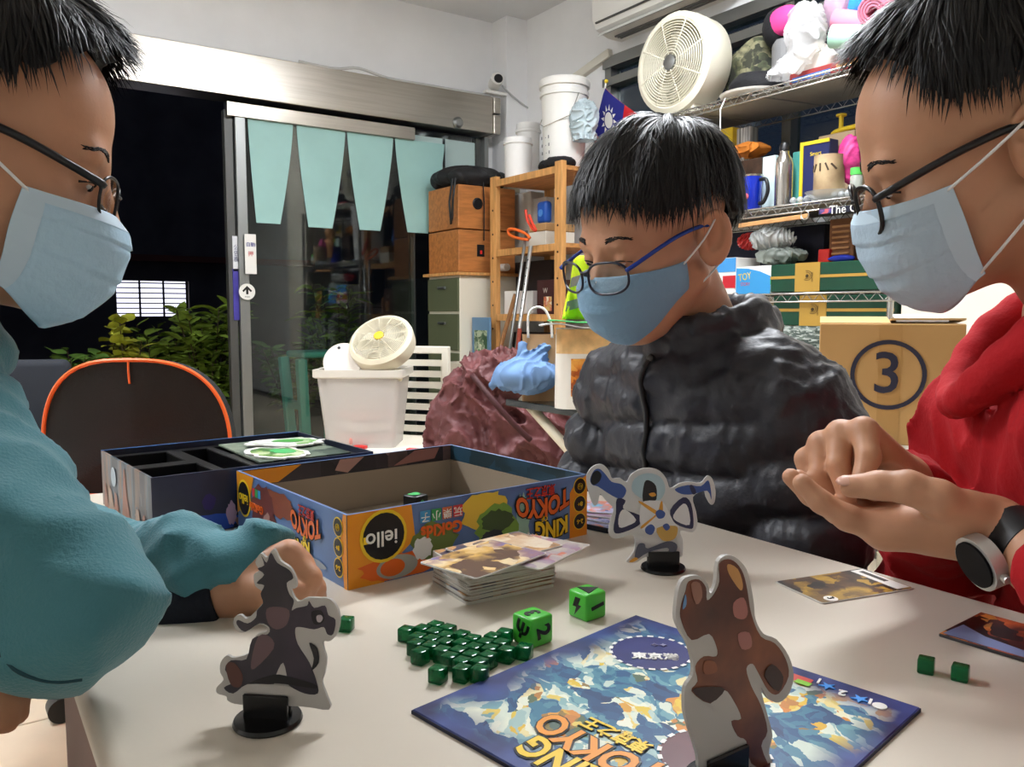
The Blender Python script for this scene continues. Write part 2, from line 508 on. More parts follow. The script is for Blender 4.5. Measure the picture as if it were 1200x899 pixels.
# stainless header over the doors
hd = B().box(((OP0 - .3 + 2.93) / 2, 4.58, 2.24), (2.93 - OP0 + .3, .17, .23), bevel=.004).build('trim_2', m_steel)
struct(hd, 'brushed steel door header box')
B().box((2.955, 4.575, 2.30), (.05, .19, .10), bevel=.004).box((2.955, 4.575, 2.18), (.05, .19, .12), bevel=.004).build('end_cap', m_steel, hd)
sn = B().lathe([(.035, 0), (.035, .012), (.022, .024), (.001, .026)], (0, 0, 0), (PI / 2, 0, 0)).build('door_sensor', m_alu, smooth=30, loc=OY(536, 144, 4.495))
tag(sn, 'small round metal sensor on the steel door header', 'sensor')
# sliding glass door
dr = thing('door_1', 'glass sliding door with frosted tapering film strips', 'door', (0, 4.56, 0)); struct(dr); del dr['category']
B().box((1.83, 0, 2.065), (1.12, .06, .075), bevel=.003).build('top_rail', m_steel, dr)
B().box((1.34, 0, 1.04), (.055, .045, 2.0), bevel=.003).build('stile', m_alu, dr)
B().box((1.285, .03, 1.04), (.045, .05, 2.05), bevel=.003).build('door_jamb', m_alu_dark, dr)
B().box((2.40, .05, 1.04), (.03, .03, 2.0)).build('stile', m_alu_dark, dr)
B().box((2.90, .07, 1.06), (.06, .05, 2.1)).build('stile', m_alu_dark, dr)
B().box((2.92, .02, 1.06), (.03, .05, 2.1)).build('stile', m_alu, dr)
B().box((1.87, 0, .05), (1.1, .045, .1)).build('bottom_rail', m_alu, dr)
B().box((1.87, 0, 1.06), (1.03, .008, 1.95)).build('pane', m_glass, dr)
B().box((2.65, .05, 1.06), (.5, .008, 2.1)).build('pane', m_glass, dr)
m_frost = mat('frosted_film', (158, 200, 195), .5, var=.04, vscale=5)
for (a, c, d, e, zb) in ((290, 343, 300, 328, 262), (347, 404, 361, 389, 267), (406, 460, 421, 445, 270), (462, 520, 477, 501, 273)):
    tl, tr, bl, br = OY(a, 150, 4.56), OY(c, 156, 4.56), OY(d, zb - 1, 4.56), OY(e, zb + 1, 4.56)
    zt = 2.03; zb_ = (bl.z + br.z) / 2; n = 12
    L_, R_ = [], []
    for i in range(n + 1):
        t = i / n; q = t ** 1.35
        L_.append((tl.x + (bl.x - tl.x) * q, zt + (zb_ - zt) * t)); R_.append((tr.x + (br.x - tr.x) * q, zt + (zb_ - zt) * t))
    bb = B()
    for i in range(n):
        bb.prism([L_[i], R_[i], R_[i + 1], L_[i + 1]], .003, Matrix.Translation((0, -.0065, 0)))
    bmesh.ops.remove_doubles(bb.bm, verts=bb.bm.verts, dist=1e-5)
    bb.build('frosted_strip', m_frost, dr)
for x0, x1 in ((2.42, 2.62), (2.64, 2.86)):
    B().box(((x0 + x1) / 2, .043, 1.9), (x1 - x0, .003, .35)).build('frosted_strip', mat('frosted_film_pale', (190, 212, 208), .5), dr)
# stickers on the door edge
def sticker(name, label, c, w, h, col, y=4.530):
    r = thing(name, label, 'sign', (c.x, y, c.z)); B().box((0, 0, 0), (w, .004, h), bevel=.001, seg=1).build('plate', col, r); return r
p = OY(293, 298, 4.53)
s1 = sticker('door_button_sign', 'white vertical plate with blue and red characters on the door edge', p, .062, .215, m_white, 4.52)
text_obj('自動', .026, mat('ink_blue', (60, 60, 150), .5), s1, (0, -.0035, .05), (PI / 2, 0, 0), 'lettering')
text_obj('押', .03, mat('ink_red', (210, 60, 60), .5), s1, (0, -.0035, .0), (PI / 2, 0, 0), 'lettering')
p = OY(279, 297, 4.53)
s2 = sticker('door_notice_sticker', 'narrow white and blue notice sticker on the dark door jamb', p, .04, .19, mat('sticker_pale', (220, 222, 226), .5), 4.561)
text_obj('公\n告\n欄', .032, mat('ink_grey', (96, 98, 130), .5), s2, (0, -.0035, .0), (PI / 2, 0, 0), 'lettering')
p = OY(279, 345, 4.53)
s3 = sticker('purple_door_sticker', 'purple strip sticker below the white notice on the door jamb', p, .034, .28, mat('sticker_purple', (66, 58, 150), .5, var=.25, vscale=9), 4.561)
p = OY(289, 342, 4.53)
s4 = thing('round_arrow_sign', 'round white sign with a black up arrow on the door edge', 'sign', (p.x, 4.522, p.z))
B().cyl((0, 0, 0), .044, .005, (PI / 2, 0, 0), 28).build('plate', m_white, s4)
B().prism([(-.006, -.018), (.006, -.018), (.006, .008), (.02, -.006), (.026, .002), (0, .028), (-.026, .002), (-.02, -.006), (-.006, .008)], .002, Matrix.Translation((0, -.0035, .004))).build('arrow_print', m_black, s4)
text_obj('PUSH', .011, m_black, s4, (0, -.0035, -.028), (PI / 2, 0, 0), 'lettering')

# ------------------------------------------------------------------ ceiling lamps (out of frame)
m_lamp = {}
for k, (x, y, st) in enumerate(LAMPS):
    lm = thing(['ceiling_light_shelf_side_offscreen', 'ceiling_light_door_side_offscreen'][k], ['fluorescent ceiling light over the shelf side of the room',
               'fluorescent ceiling light over the open doorway side'][k], 'ceiling light', (x, y, CZ), group='ceiling lights')
    B().box((0, 0, -.012), (1.26, .36, .024), bevel=.004).build('housing', m_white, lm)
    mm = mat('lamp_diffuser_%d' % k, (245, 249, 255), .5, emit=st)
    B().box((0, 0, -.031), (1.2, .3, .012), bevel=.003).build(['diffuser_shelf_side_offscreen', 'diffuser_door_side_offscreen'][k], mm, lm)

# ------------------------------------------------------------------ air conditioner, security camera, cable
ac = thing('air_conditioner', 'white wall air conditioner above the round box fan', 'air conditioner', (WX, 3.12, 2.5))
prof = [(0, .30), (-.19, .30), (-.215, .26), (-.215, .08), (-.19, .03), (-.10, 0), (0, 0)]
bb = B()
bb.prism([(x, z) for x, z in prof], .92, Matrix())
bb.build('case', m_white, ac, smooth=30)
B().box((-.155, 0, .012), (.10, .86, .012), rot=(0, R(-24), 0), bevel=.003).build('louver', mat('ac_louver', (214, 214, 210), .4), ac)
B().box((-.206, 0, .058), (.012, .88, .008), rot=(0, 0, 0)).build('vent_slot', m_alu_dark, ac)
for i in range(3): B().box((-.06 - i * .02, 0, -.004), (.01, .8, .008)).build('slat', m_grey, ac)
p = OY(583, 95, 4.46)
sc_ = thing('security_camera', 'white security camera with black lens on the corner column', 'camera', (p.x, 4.49, p.z - .05))
B().box((.0, 0.0, -.02), (.16, .05, .02), bevel=.004).build('bracket', m_white, sc_)
B().cyl((0, -.01, .05), .04, .1, (R(80), 0, R(-20)), 20).build('body', m_white, sc_, smooth=40)
B().cyl((-.012, -.058, .057), .028, .012, (R(80), 0, R(-20)), 20).build('lens', m_black, sc_, smooth=40)
pts = [OY(a, q, 4.50) for a, q in ((350, 72), (392, 82), (420, 80), (455, 92), (500, 104), (545, 111), (575, 112))]
for q in pts: q.z = max(q.z, 2.357)
cb = B().tube(spline(pts, 5), .008, 6).build('cable', mat('grey_cable', (190, 190, 188), .5), smooth=True)
tag(cb, 'loose grey cable lying along the top of the steel header', 'cable')
pts = [OY(a, q, 4.488) for a, q in ((588, 100), (600, 112), (615, 124), (628, 132))]
tag(B().tube(spline(pts, 5), .006, 6).build('cable', MATS['grey_cable'], smooth=True), 'grey cable drooping from the security camera across the column', 'cable')

# ================================================================== OUTSIDE THE DOOR (night)
struct(B().box((.5, 9.9, -.08), (16, 9.4, .1)).build('ground_outside', mat('asphalt', (40, 40, 42), .9, var=.2, vscale=10)), 'dark street outside the door')
bd = thing('building', 'dark house across the street with one lit barred window', 'building', (2.2, 12.2, 0))
m_dk = mat('dark_facade', (104, 96, 92), .9, var=.2, vscale=2)
b = B(); wz0, wz1, wx0, wx1 = .93, 1.42, -.32, .62
b.box((-4.66, .2, 2), (8.68, .4, 4)).box((4.81, .2, 2), (8.38, .4, 4)).box((.15, .2, wz0 / 2), (.94, .4, wz0)).box((.15, .2, (wz1 + 4) / 2), (.94, .4, 4 - wz1))
b.build('wall', m_dk, bd)
B().box((.15, .22, (wz0 + wz1) / 2), (.94, .02, wz1 - wz0)).build('window', mat('lit_window', (205, 205, 225), .6, emit=.55), bd)
for i in range(7): B().box((.15, .12, wz0 + .04 + i * .07), (.94, .02, .016)).build('bar', m_black, bd)
for i in range(4): B().box((-.32 + i * .31, .11, (wz0 + wz1) / 2), (.025, .02, wz1 - wz0)).build('bar', m_black, bd)
B().box((-.6, -.1, 1.72), (6, .25, .08)).build('awning', mat('brown_awning', (120, 66, 50), .8), bd)

m_leaf = mat('leaf_green', (120, 142, 50), .55, var=.35, vscale=14)
m_leaf2 = mat('leaf_dark', (84, 116, 44), .55, var=.3, vscale=14)
m_leaf3 = mat('leaf_yellow', (178, 180, 60), .5, var=.25, vscale=14)
m_stem = mat('stem_brown', (70, 56, 36), .8)
def leaf_into(bb, base, d, L, Wd, droop=.3, roll=0.0):
    d = d.normalized(); side = d.cross(UP); side = side.normalized() if side.length > 1e-3 else Vector((1, 0, 0))
    nrm = side.cross(d); side = (side * math.cos(roll) + nrm * math.sin(roll)).normalized()
    prof = [(0, .05), (.2, .65), (.45, 1), (.75, .7), (1, .02)]
    prev = None
    for t, w in prof:
        c = base + d * (L * t) - UP * (droop * L * t * t)
        a, q = bb.bm.verts.new(c - side * (Wd * w / 2) + UP * .004), bb.bm.verts.new(c + side * (Wd * w / 2) + UP * .004)
        m_ = bb.bm.verts.new(c)
        if prev:
            bb.bm.faces.new((prev[0], prev[2], m_, a)); bb.bm.faces.new((prev[2], prev[1], q, m_))
        prev = (a, q, m_)
def shrub(name, label, px, py0, py1, Y, nst, spread, L, Wd, mats, seed, group='shrubs outside the door', round_=False, z0=0.0):
    rg = random.Random(seed)
    p0 = OY(px, 470, Y); top = OY(px, py1, Y).z
    r = thing(name, label, 'shrub', (p0.x, Y, z0), group=group)
    lf, st = B(), B()
    for k in range(nst):
        a = rg.uniform(0, 2 * PI); sp = spread * rg.uniform(.3, 1)
        h = (top - z0) * rg.uniform(.72, 1.0)
        tip = Vector((math.cos(a) * sp, math.sin(a) * sp * .5, h))
        pts = [Vector((math.cos(a) * sp * .12 * i, math.sin(a) * sp * .06 * i, h * i / 5)).lerp(tip * (i / 5), i / 5) for i in range(6)]
        st.tube(pts, .008, 5, r_end=.003)
        nl = int(12 + 12 * h)
        for i in range(nl):
            t = .45 + .55 * (i + rg.random()) / nl
            f = t * 5; j = min(4, int(f)); c = pts[j].lerp(pts[j + 1], f - j)
            aa = i * 2.4 + rg.random()
            d = Vector((math.cos(aa), math.sin(aa), rg.uniform(.1, .9)))
            leaf_into(lf, c, d, L * rg.uniform(.6, 1.1), Wd * rg.uniform(.7, 1.1), rg.uniform(.05, .5), rg.uniform(-.7, .7))
    st.build('stem', m_stem, r); o = lf.build('foliage', mats, r, normals=False, smooth=True); o['kind'] = 'stuff'
    return r
shrub('round_leaf_plant', 'tall plant with round yellow-green leaves outside the open door', 152, 470, 368, 5.35, 7, .13, .11, .095, m_leaf3, 3, z0=0)
shrub('leafy_shrub', 'bushy dark green shrub outside beside the door post', 246, 470, 352, 5.50, 22, .24, .17, .06, m_leaf, 5)
shrub('leafy_shrub', 'low spreading green shrub above the wooden planter', 100, 470, 408, 5.35, 22, .26, .15, .055, m_leaf2, 8)
shrub('leafy_shrub', 'middle green shrub behind the orange-edged chair', 192, 470, 378, 5.75, 22, .26, .16, .06, m_leaf, 9)
shrub('leafy_shrub', 'shrub with sparse leaves seen through the glass door', 345, 470, 395, 5.6, 16, .28, .13, .05, m_leaf2, 12)
shrub('leafy_shrub', 'tall green shrub with pointed leaves seen through the glass door', 400, 470, 330, 5.7, 10, .3, .17, .035, m_leaf, 15)
pl = thing('wooden_planter', 'orange-brown wooden planter box outside the open door', 'planter', OY(35, 520, 5.3) * 1.0)
pl.location.z = 0
for i in range(4): B().box((0, -.14, .07 + i * .155), (.74, .03, .145), bevel=.004).build('plank', mat('planter_wood', (190, 130, 70), .7, var=.2, vscale=10, stretch=(1, 6, 6)), pl)
B().box((0, 0, .3), (.7, .25, .56)).build('body', mat('planter_body', (70, 48, 30), .9), pl)
st_ = thing('plastic_stool', 'teal plastic stool outside behind the glass door', 'stool', OY(372, 480, 5.05)); st_.location.z = 0
m_teal = mat('teal_plastic', (70, 160, 140), .45)
B().box((0, 0, .72), (.30, .30, .04), bevel=.015).build('seat', m_teal, st_)
for sx in (-1, 1):
    for sy in (-1, 1): B().box((sx * .14, sy * .14, .35), (.06, .06, .7), rot=(sy * -.06, sx * .06, 0), bevel=.008).build('leg', m_teal, st_)
for sx in (-1, 1): B().box((sx * .145, 0, .4), (.025, .26, .05)).build('stretcher', m_teal, st_)
# ================================================================== FURNITURE AND CLUTTER
FX = (PI / 2, 0, -PI / 2)      # lettering on a face that looks towards -X
m_wood = mat('pine_wood', (205, 150, 88), .55, var=.18, vscale=7, stretch=(8, 8, 1))
m_wood_h = mat('pine_wood_board', (188, 132, 76), .55, var=.2, vscale=7, stretch=(8, 1, 8))
m_chrome = mat('chrome_wire', (196, 194, 188), .25, .9)
m_card = mat('brown_cardboard', (196, 154, 96), .75, var=.06, vscale=4)
m_red = mat('red_plastic', (200, 36, 30), .4)
m_blue = mat('blue_plastic', (30, 84, 176), .4)
m_orange = mat('orange_plastic', (232, 104, 36), .45)
m_yellow = mat('yellow_plastic', (228, 196, 40), .5)
m_green = mat('green_plastic', (60, 170, 90), .5)

def shelf_box(name, label, cat, x0, x1, y0, y1, X, depth, m, bevel=.003, group=None, zb=None, part='body'):
    """box whose front looks towards -X: pixel rectangle gives its width and height on the plane X"""
    a, b_ = OX(x0, (y0 + y1) / 2, X), OX(x1, (y0 + y1) / 2, X)
    zt = OX((x0 + x1) / 2, y0, X).z
    z0 = OX((x0 + x1) / 2, y1, X).z if zb is None else zb
    w, h = a.y - b_.y, zt - z0
    r = thing(name, label, cat, (X + depth / 2, (a.y + b_.y) / 2, z0), group=group)
    B().box((0, 0, h / 2), (depth, w, h), bevel=bevel, seg=1).build(part, m, r)
    return r, w, h, -depth / 2
def blob(name, label, cat, c, r, m, seed=1, amp=.02, rot=None, zmin=None, lo=3, hi=7, res=44, extra=None, group=None, parent=None, part=False, sharp=1.6):
    c = Vector(c); R_ = max(r) * 1.35
    f = Field(c - Vector((R_, R_, R_)), c + Vector((R_, R_, R_)), 2 * R_ / res)
    f.ell(c, r, rot, k=.0)
    if extra: extra(f, c)
    f.warp(folds(seed, lo, hi, amp, sharp))
    if zmin is not None: f.plane((0, 0, zmin), (0, 0, -1), .004)
    V, Q = f.mesh()
    base = Vector((c.x, c.y, zmin if zmin is not None else c.z - r[2]))
    o = vq_obj(name, V - np.array(base), Q, m, parent)
    o.location = base
    if not part: tag(o, label, cat, group)
    return o

# ------------------------------------------------------------------ office chair with orange piping
ch = thing('office_chair', 'black office chair with orange piping and orange seat edge', 'chair', (.40, 2.3, 0), R(-32))
def back_pt(u, v):   # u around outline half-ellipse, v 0..1
    return (0, 0, 0)
ow, oz0, oz1 = .238, .50, .865
outl = []
for i in range(41):
    a = PI * i / 40
    outl.append((ow * math.copysign(abs(math.cos(a)) ** .72, math.cos(a)), oz0 + .12 + (oz1 - oz0 - .12) * abs(math.sin(a)) ** .8))
outl = [(ow * .96, oz0)] + outl + [(-ow * .96, oz0)]
def bow(x): return .035 - .6 * x * x
bb = B()
pf = [bb.bm.verts.new((x, -.025 + bow(x) * -1, z)) for x, z in outl]
pb = [bb.bm.verts.new((x, .025 + bow(x) * -1, z)) for x, z in outl]
n = len(outl)
cf, cb_ = bb.bm.verts.new((0, -.045, .66)), bb.bm.verts.new((0, .02, .66))
for i in range(n):
    j = (i + 1) % n
    bb.bm.faces.new((pf[i], pf[j], cf)); bb.bm.faces.new((pb[j], pb[i], cb_)); bb.bm.faces.new((pf[i], pb[i], pb[j], pf[j]))
bk = bb.build('backrest', mat('chair_mesh', (24, 28, 28), .8, bump=.2, bscale=200), ch)
B().tube([(x, -.026 - bow(x), z) for x, z in outl], .0055, 6).build('piping', m_orange, bk)
B().tube([(0, -.062, oz1), (0, -.064, oz1 - .03), (0, -.06, oz1 - .06)], .003, 6).build('seam', m_orange, bk)
B().box((0, -.26, .46), (.47, .45, .07), bevel=.03, seg=3).build('seat', mat('orange_fabric', (224, 96, 44), .8), ch, smooth=40)
B().box((0, -.24, .505), (.44, .42, .03), bevel=.012).build('seat_pad', MATS['orange_fabric'], ch, smooth=40)
B().cyl((0, -.12, .26), .028, .36).build('gas_lift', m_black, ch, smooth=40)
B().box((0, -.04, .42), (.06, .03, .2)).build('back_support', m_black, ch)
for k in range(5):
    a = 2 * PI * k / 5 + 1.215
    lg = B().tube([(0, -.12, .1), (.16 * math.cos(a), -.12 + .16 * math.sin(a), .075)], .022, 8, r_end=.014).build('leg', m_black, ch)
    B().cyl((.16 * math.cos(a), -.12 + .16 * math.sin(a), .03), .03, .045, (PI / 2, 0, a)).build('caster', m_black, lg, smooth=40)
oc = thing('office_chair', 'dark chair with rounded back standing near the wooden planter', 'chair', (.12, 3.15, 0), R(-20))
B().box((0, 0, .66), (.44, .05, .34), bevel=.024, seg=3).build('backrest', mat('chair_dark', (30, 34, 42), .8), oc, smooth=40)
B().box((0, -.22, .46), (.44, .42, .06), bevel=.025, seg=3).build('seat', MATS['chair_dark'], oc, smooth=40)
for sx in (-1, 1):
    for y in (-.4, 0): B().cyl((sx * .19, y, .22), .013, .44).build('leg', m_alu_dark, oc)
B().box((0, .005, .5), (.05, .02, .12)).build('back_support', m_alu_dark, oc)

# ------------------------------------------------------------------ white slatted chair with a storage bin and a fan on it
m_wchair = mat('white_painted_wood', (228, 222, 206), .5)
wc = thing('slatted_chair', 'white chair with slatted back carrying a clear storage bin', 'chair', (1.40, 2.98, 0), R(-52))
B().box((0, 0, .455), (.50, .42, .03), bevel=.008).build('seat', m_wchair, wc)
for sx in (-1, 1):
    B().box((sx * .2, -.17, .22), (.035, .035, .44)).build('leg', m_wchair, wc)
    B().box((sx * .2, .18, .22), (.035, .035, .44)).build('leg', m_wchair, wc)
    B().box((.21 if sx > 0 else -.02, .19, .645), (.03, .03, .36), bevel=.004).build('back_post', m_wchair, wc)
for i in range(7): B().box((.095, .19, .50 + i * .046), (.21, .014, .026)).build('slat', m_wchair, wc)
B().box((.095, .19, .83), (.26, .03, .03), bevel=.004).build('top_rail', m_wchair, wc)
for sx, w in ((-.04, .05), (.2, .09)):
    rc = B().box((0, 0, .006), (w, .03, .012), bevel=.003).build('red_clip', m_red)
    rc.location = wc.location + Matrix.Rotation(R(-52), 3, 'Z') @ Vector((sx + .05, -.185, .47)); rc.rotation_euler.z = R(-52)
    tag(rc, 'small red plastic piece on the white chair seat', 'plastic clip', 'red plastic pieces on the white chair')
m_bin = mat('clear_bin_plastic', (232, 226, 220), .3, alpha=.42)
bn = thing('storage_bin', 'translucent plastic storage bin standing on the white slatted chair', 'storage bin', (1.33, 2.96, .472), R(-36))
bb = B()
def ring(w, d, z, r=.02):
    out = []
    for cx_, cy_, a0 in ((w / 2 - r, d / 2 - r, 0), (-w / 2 + r, d / 2 - r, 90), (-w / 2 + r, -d / 2 + r, 180), (w / 2 - r, -d / 2 + r, 270)):
        for q in range(5):
            a = R(a0 + q * 22.5); out.append((cx_ + r * math.cos(a), cy_ + r * math.sin(a), z))
    return out
def loft(bb, rings, cap0=True, cap1=False):
    vs = [[bb.bm.verts.new(p) for p in rg] for rg in rings]
    for A, C in zip(vs, vs[1:]):
        for i in range(len(A)):
            j = (i + 1) % len(A); bb.bm.faces.new((A[i], A[j], C[j], C[i])).material_index = bb.mi
    if cap0: bb.bm.faces.new(vs[0][::-1])
    if cap1: bb.bm.faces.new(vs[-1])
    return bb
loft(bb, [ring(.26, .22, 0), ring(.315, .255, .27), ring(.315, .255, .285)]).build('tub', m_bin, bn, smooth=40, solid=.003)
loft(B(), [ring(.33, .27, .265), ring(.345, .285, .27), ring(.345, .285, .297), ring(.31, .25, .297), ring(.31, .25, .27)], False).build('rim', mat('bin_rim', (226, 220, 208), .4, alpha=.85), bn, smooth=40)
for i in range(4):
    fo = B().box((0, 0, .02), (.20 - .02 * i, .15, .035), bevel=.01, rot=(0, 0, .2 * i)).build('folded_cloth', [mat('pink_cloth', (212, 150, 140), .9), mat('pale_cloth', (222, 208, 198), .9)][i % 2], smooth=40)
    fo.location = bn.location + Vector((0, 0, .006 + i * .045))
    tag(fo, ['pink folded cloth at the bottom of the storage bin', 'pale folded cloth low in the storage bin', 'pink folded cloth in the middle of the storage bin', 'pale folded cloth near the top of the storage bin'][i], 'cloth')
def round_fan(name, label, c, rot, Rr, depth, mcol, hub, tilt_slots=True, group=None, nring=12, nspoke=8, base=None):
    """drum fan: grille disc of rings and spokes in front of blades inside a round housing; axis = local +Z"""
    r = thing(name, label, 'fan', c, rot=rot, group=group)
    B().lathe([(Rr * .30, -depth), (Rr * .80, -depth), (Rr * .97, -depth * .75), (Rr, -depth * .2), (Rr * .985, 0), (Rr * .88, .012), (Rr * .82, .008), (Rr * .82, -depth * .3), (Rr * .9, -depth * .6), (Rr * .25, -depth * .9)], n=40).build('housing', mcol, r, smooth=40)
    g = B()
    for i in range(nring):
        q = Rr * (.2 + .63 * i / (nring - 1))
        g.tube([(q * math.cos(a * PI / 18), q * math.sin(a * PI / 18), .012 + .012 * (1 - i / nring)) for a in range(36)], Rr * .0105, 5, closed=True)
    for k in range(nspoke):
        a = 2 * PI * k / nspoke + .2
        g.tube([(Rr * .15 * math.cos(a), Rr * .15 * math.sin(a), .022), (Rr * .86 * math.cos(a + .12), Rr * .86 * math.sin(a + .12), .012)], Rr * .014, 5)
    g.build('grille', mcol, r, smooth=True)
    B().lathe([(Rr * .15, .014), (Rr * .15, .026), (Rr * .05, .034)], n=20).build('hub_cap', hub, r, smooth=40)
    for k in range(5):
        a = 2 * PI * k / 5
        bb = B()
        bb.grid(lambda u, v: (Rr * (.14 + .62 * v) * math.cos(a + (u - .5) * .8), Rr * (.14 + .62 * v) * math.sin(a + (u - .5) * .8), -depth * .45 + (u - .5) * depth * .35), 6, 5)
        bb.build('blade', mat('fan_blade', (196, 190, 170), .5), r, smooth=True, solid=.003)
    return r
p = F(446, 398, 3.13)
f1 = round_fan('round_fan', 'cream round fan lying tilted on top of the storage bin', p, (R(-62), 0, 0), .128, .07, m_cream, m_yellow, nring=14, nspoke=12)
v = (ORG - p).normalized()
ax = (v * .80 + UP * .75 + RIGHT * -.35).normalized()
f1.rotation_euler = ax.to_track_quat('Z', 'Y').to_euler()
p = F(402, 424, 3.12)
pd = thing('white_disc_cover', 'white round plate with two black holes leaning in the storage bin', 'plastic cover', p)
B().cyl((0, 0, 0), .075, .010, n=36).build('disc', mat('disc_white', (220, 210, 198), .5), pd, smooth=40)
for a in (.35, 1.9): B().cyl((.058 * math.cos(a), .058 * math.sin(a), .0055), .006, .002).build('hole', m_black, pd)
pd.rotation_euler = ((ORG - p).normalized() * .9 + UP * .35 + RIGHT * -.2).to_track_quat('Z', 'Y').to_euler()
p = F(466, 428, 3.16)
fb = B().box((0, 0, 0), (.05, .03, .12), bevel=.008).build('fan_foot', m_cream, f1); fb.location = (.06, -.09, -.1); fb.rotation_euler = (.9, .3, .2)

# ------------------------------------------------------------------ filing cabinet with loudspeakers and bag on top
m_cabg = mat('cabinet_green', (92, 98, 72), .45, .1)
m_cabc = mat('cabinet_cream', (222, 216, 198), .5)
CX0, CX1, CY0, CY1, CZT = 2.46, 2.86, 4.13, 4.50, 1.2
fc = thing('filing_cabinet', 'olive green metal filing cabinet with cream side panel', 'cabinet', ((CX0 + CX1) / 2, (CY0 + CY1) / 2, 0))
B().box((0, 0, CZT / 2), (CX1 - CX0, CY1 - CY0, CZT), bevel=.004).build('body', m_cabc, fc)
for z0, z1 in ((.99, 1.185), (.76, .975), (.53, .745), (.02, .515)):
    d = B().box((-.205, 0, (z0 + z1) / 2), (.014, CY1 - CY0 - .01, z1 - z0), bevel=.003).build('drawer', m_cabg, fc)
    B().box((-.217, 0, z1 - .055), (.012, .09, .016), bevel=.003).build('handle', m_alu, d)
tag(B().box((0, 0, .009), (.44, .42, .018), bevel=.003).build('wooden_board', m_wood, loc=((CX0 + CX1) / 2 - .01, (CY0 + CY1) / 2, CZT)), 'thin wooden board lying on the filing cabinet', 'board')
m_spk = mat('speaker_wood', (176, 112, 58), .5, var=.2, vscale=8, stretch=(1, 6, 6))
for k, (z, h) in enumerate(((CZT + .018, .25), (CZT + .27, .255))):
    s = thing('wooden_speaker', ['wooden loudspeaker box with black switch plate standing on the filing cabinet', 'wooden loudspeaker box with round port stacked on the other speaker box'][k], 'speaker', (2.66, 4.32, z), group='stacked wooden speaker boxes')
    B().box((0, 0, h / 2), (.40, .36, h - .004), bevel=.005).build('box', m_spk, s)
    if k == 0:
        B().box((-.05, -.182, .13), (.05, .006, .07), bevel=.002).build('switch_plate', m_black, s)
        B().box((-.05, -.187, .12), (.012, .006, .02)).build('switch', m_red, s)
        B().cyl((.10, -.21, .035), .022, .06, (PI / 2, 0, 0)).build('socket', m_white, s, smooth=40)
    else:
        B().lathe([(.034, 0), (.034, .004), (.028, .006), (.026, -.002)], (-.07, -.18, .15), (PI / 2, 0, 0)).build('port_ring', m_black, s, smooth=40)
        B().cyl((-.07, -.183, .15), .026, .004, (PI / 2, 0, 0)).build('port', m_black, s)
bg = thing('black_case', 'soft black zip case lying on the stacked wooden speakers', 'bag', (2.63, 4.31, CZT + .525), R(3))
f = Field((-.27, -.26, -.02), (.27, .26, .16), .008)
f.cap((-.14, -.12, .05), (.14, -.12, .05), .05, .05, .03).cap((-.14, .12, .05), (.14, .12, .05), .05, .05, .03).ell((0, 0, .06), (.21, .19, .07), k=.03).warp(folds(4, 4, 8, .012)).plane((0, 0, .0), (0, 0, -1))
V, Q = f.mesh(); vq_obj('body', V, Q, mat('black_nylon', (26, 26, 28), .6, bump=.2, bscale=80), bg)
B().tube([(-.19, -.15, .03), (-.215, -.16, -.08), (-.215, -.15, -.2), (-.21, -.13, -.23), (-.207, -.11, -.1), (-.19, -.12, .03)], .007, 6).build('strap', m_black, bg)
B().tube([(-.02, -.185, .02), (-.02, -.195, -.1), (-.02, -.192, -.32)], .004, 6).build('strap', m_black, bg)
tag(B().box((0, 0, .05), (.10, .2, .1), bevel=.006).build('paper_stack', mat('paper_edge', (206, 198, 176), .8), loc=(2.93, 4.36, CZT + .526)), 'pale stack of paper beside the black zip case', 'paper')

# ------------------------------------------------------------------ wooden shelf unit
SX0, SX1, SY0, SY1, SZT = 2.6, 3.02, 3.35, 4.02, 1.735
ws = thing('wooden_shelf', 'open pine storage shelf against the white wall', 'shelf', ((SX0 + SX1) / 2, (SY0 + SY1) / 2, 0))
hx, hy = (SX1 - SX0) / 2, (SY1 - SY0) / 2
for sx in (-1, 1):
    for sy in (-1, 1):
        po = B().box((sx * (hx - .016), sy * (hy - .03), SZT / 2 + .01), (.032, .06, SZT + .02), bevel=.002, seg=1).build('post', m_wood, ws)
        if sx < 0:
            for i in range(8): B().cyl((-hx - .0005, sy * (hy - .03), .62 + i * .135), .006, .004, (0, PI / 2, 0), 8).build('peg_hole', mat('peg_dark', (70, 46, 24), .8), po)
SHZ = {'top': SZT, 'mid': OX(586, 292, SX0).z, 'low': OX(586, 368, SX0).z, 'bot': .45}
for k in SHZ:
    B().box((0, 0, SHZ[k] - .012), (2 * hx - .066, 2 * hy - .01, .022)).build('shelf_board', m_wood_h, ws)
    B().box((-hx + .010, 0, SHZ[k] - .02), (.018, 2 * hy - .12, .036)).build('shelf_edge', m_wood, ws)
# --- on the top
def bucket(name, label, c, r0, r1, h, m, lid=True, bail=True, group=None):
    r = thing(name, label, 'bucket', c, group=group)
    B().lathe([(r0, 0), (r1, h * .86), (r1 + .008, h * .86), (r1 + .008, h * .90), (r1 + .002, h * .91), (r1, h)], n=36).build('body', m, r, smooth=40)
    if lid: B().lathe([(r1 + .012, h * .96), (r1 + .014, h * 1.02), (r1 + .004, h * 1.05), (r1 - .03, h * 1.04)], n=36).build('lid', m, r, smooth=40)
    if bail: B().tube([(0, -r1 - .004, h * .88), (-r1 * .5, -r1 - .01, h * .6), (-r1 - .012, 0, h * .5), (-r1 * .5, r1 + .01, h * .6), (0, r1 + .004, h * .88)], .003, 5).build('bail_handle', m_chrome, r)
    return r
p = OX(661, 175, 2.8)
bk_ = bucket('white_bucket', 'tall white plastic bucket with lid and small print on the pine shelf', (2.8, p.y, SZT), .108, .125, OX(661, 96, 2.8).z - SZT - .02, m_white)
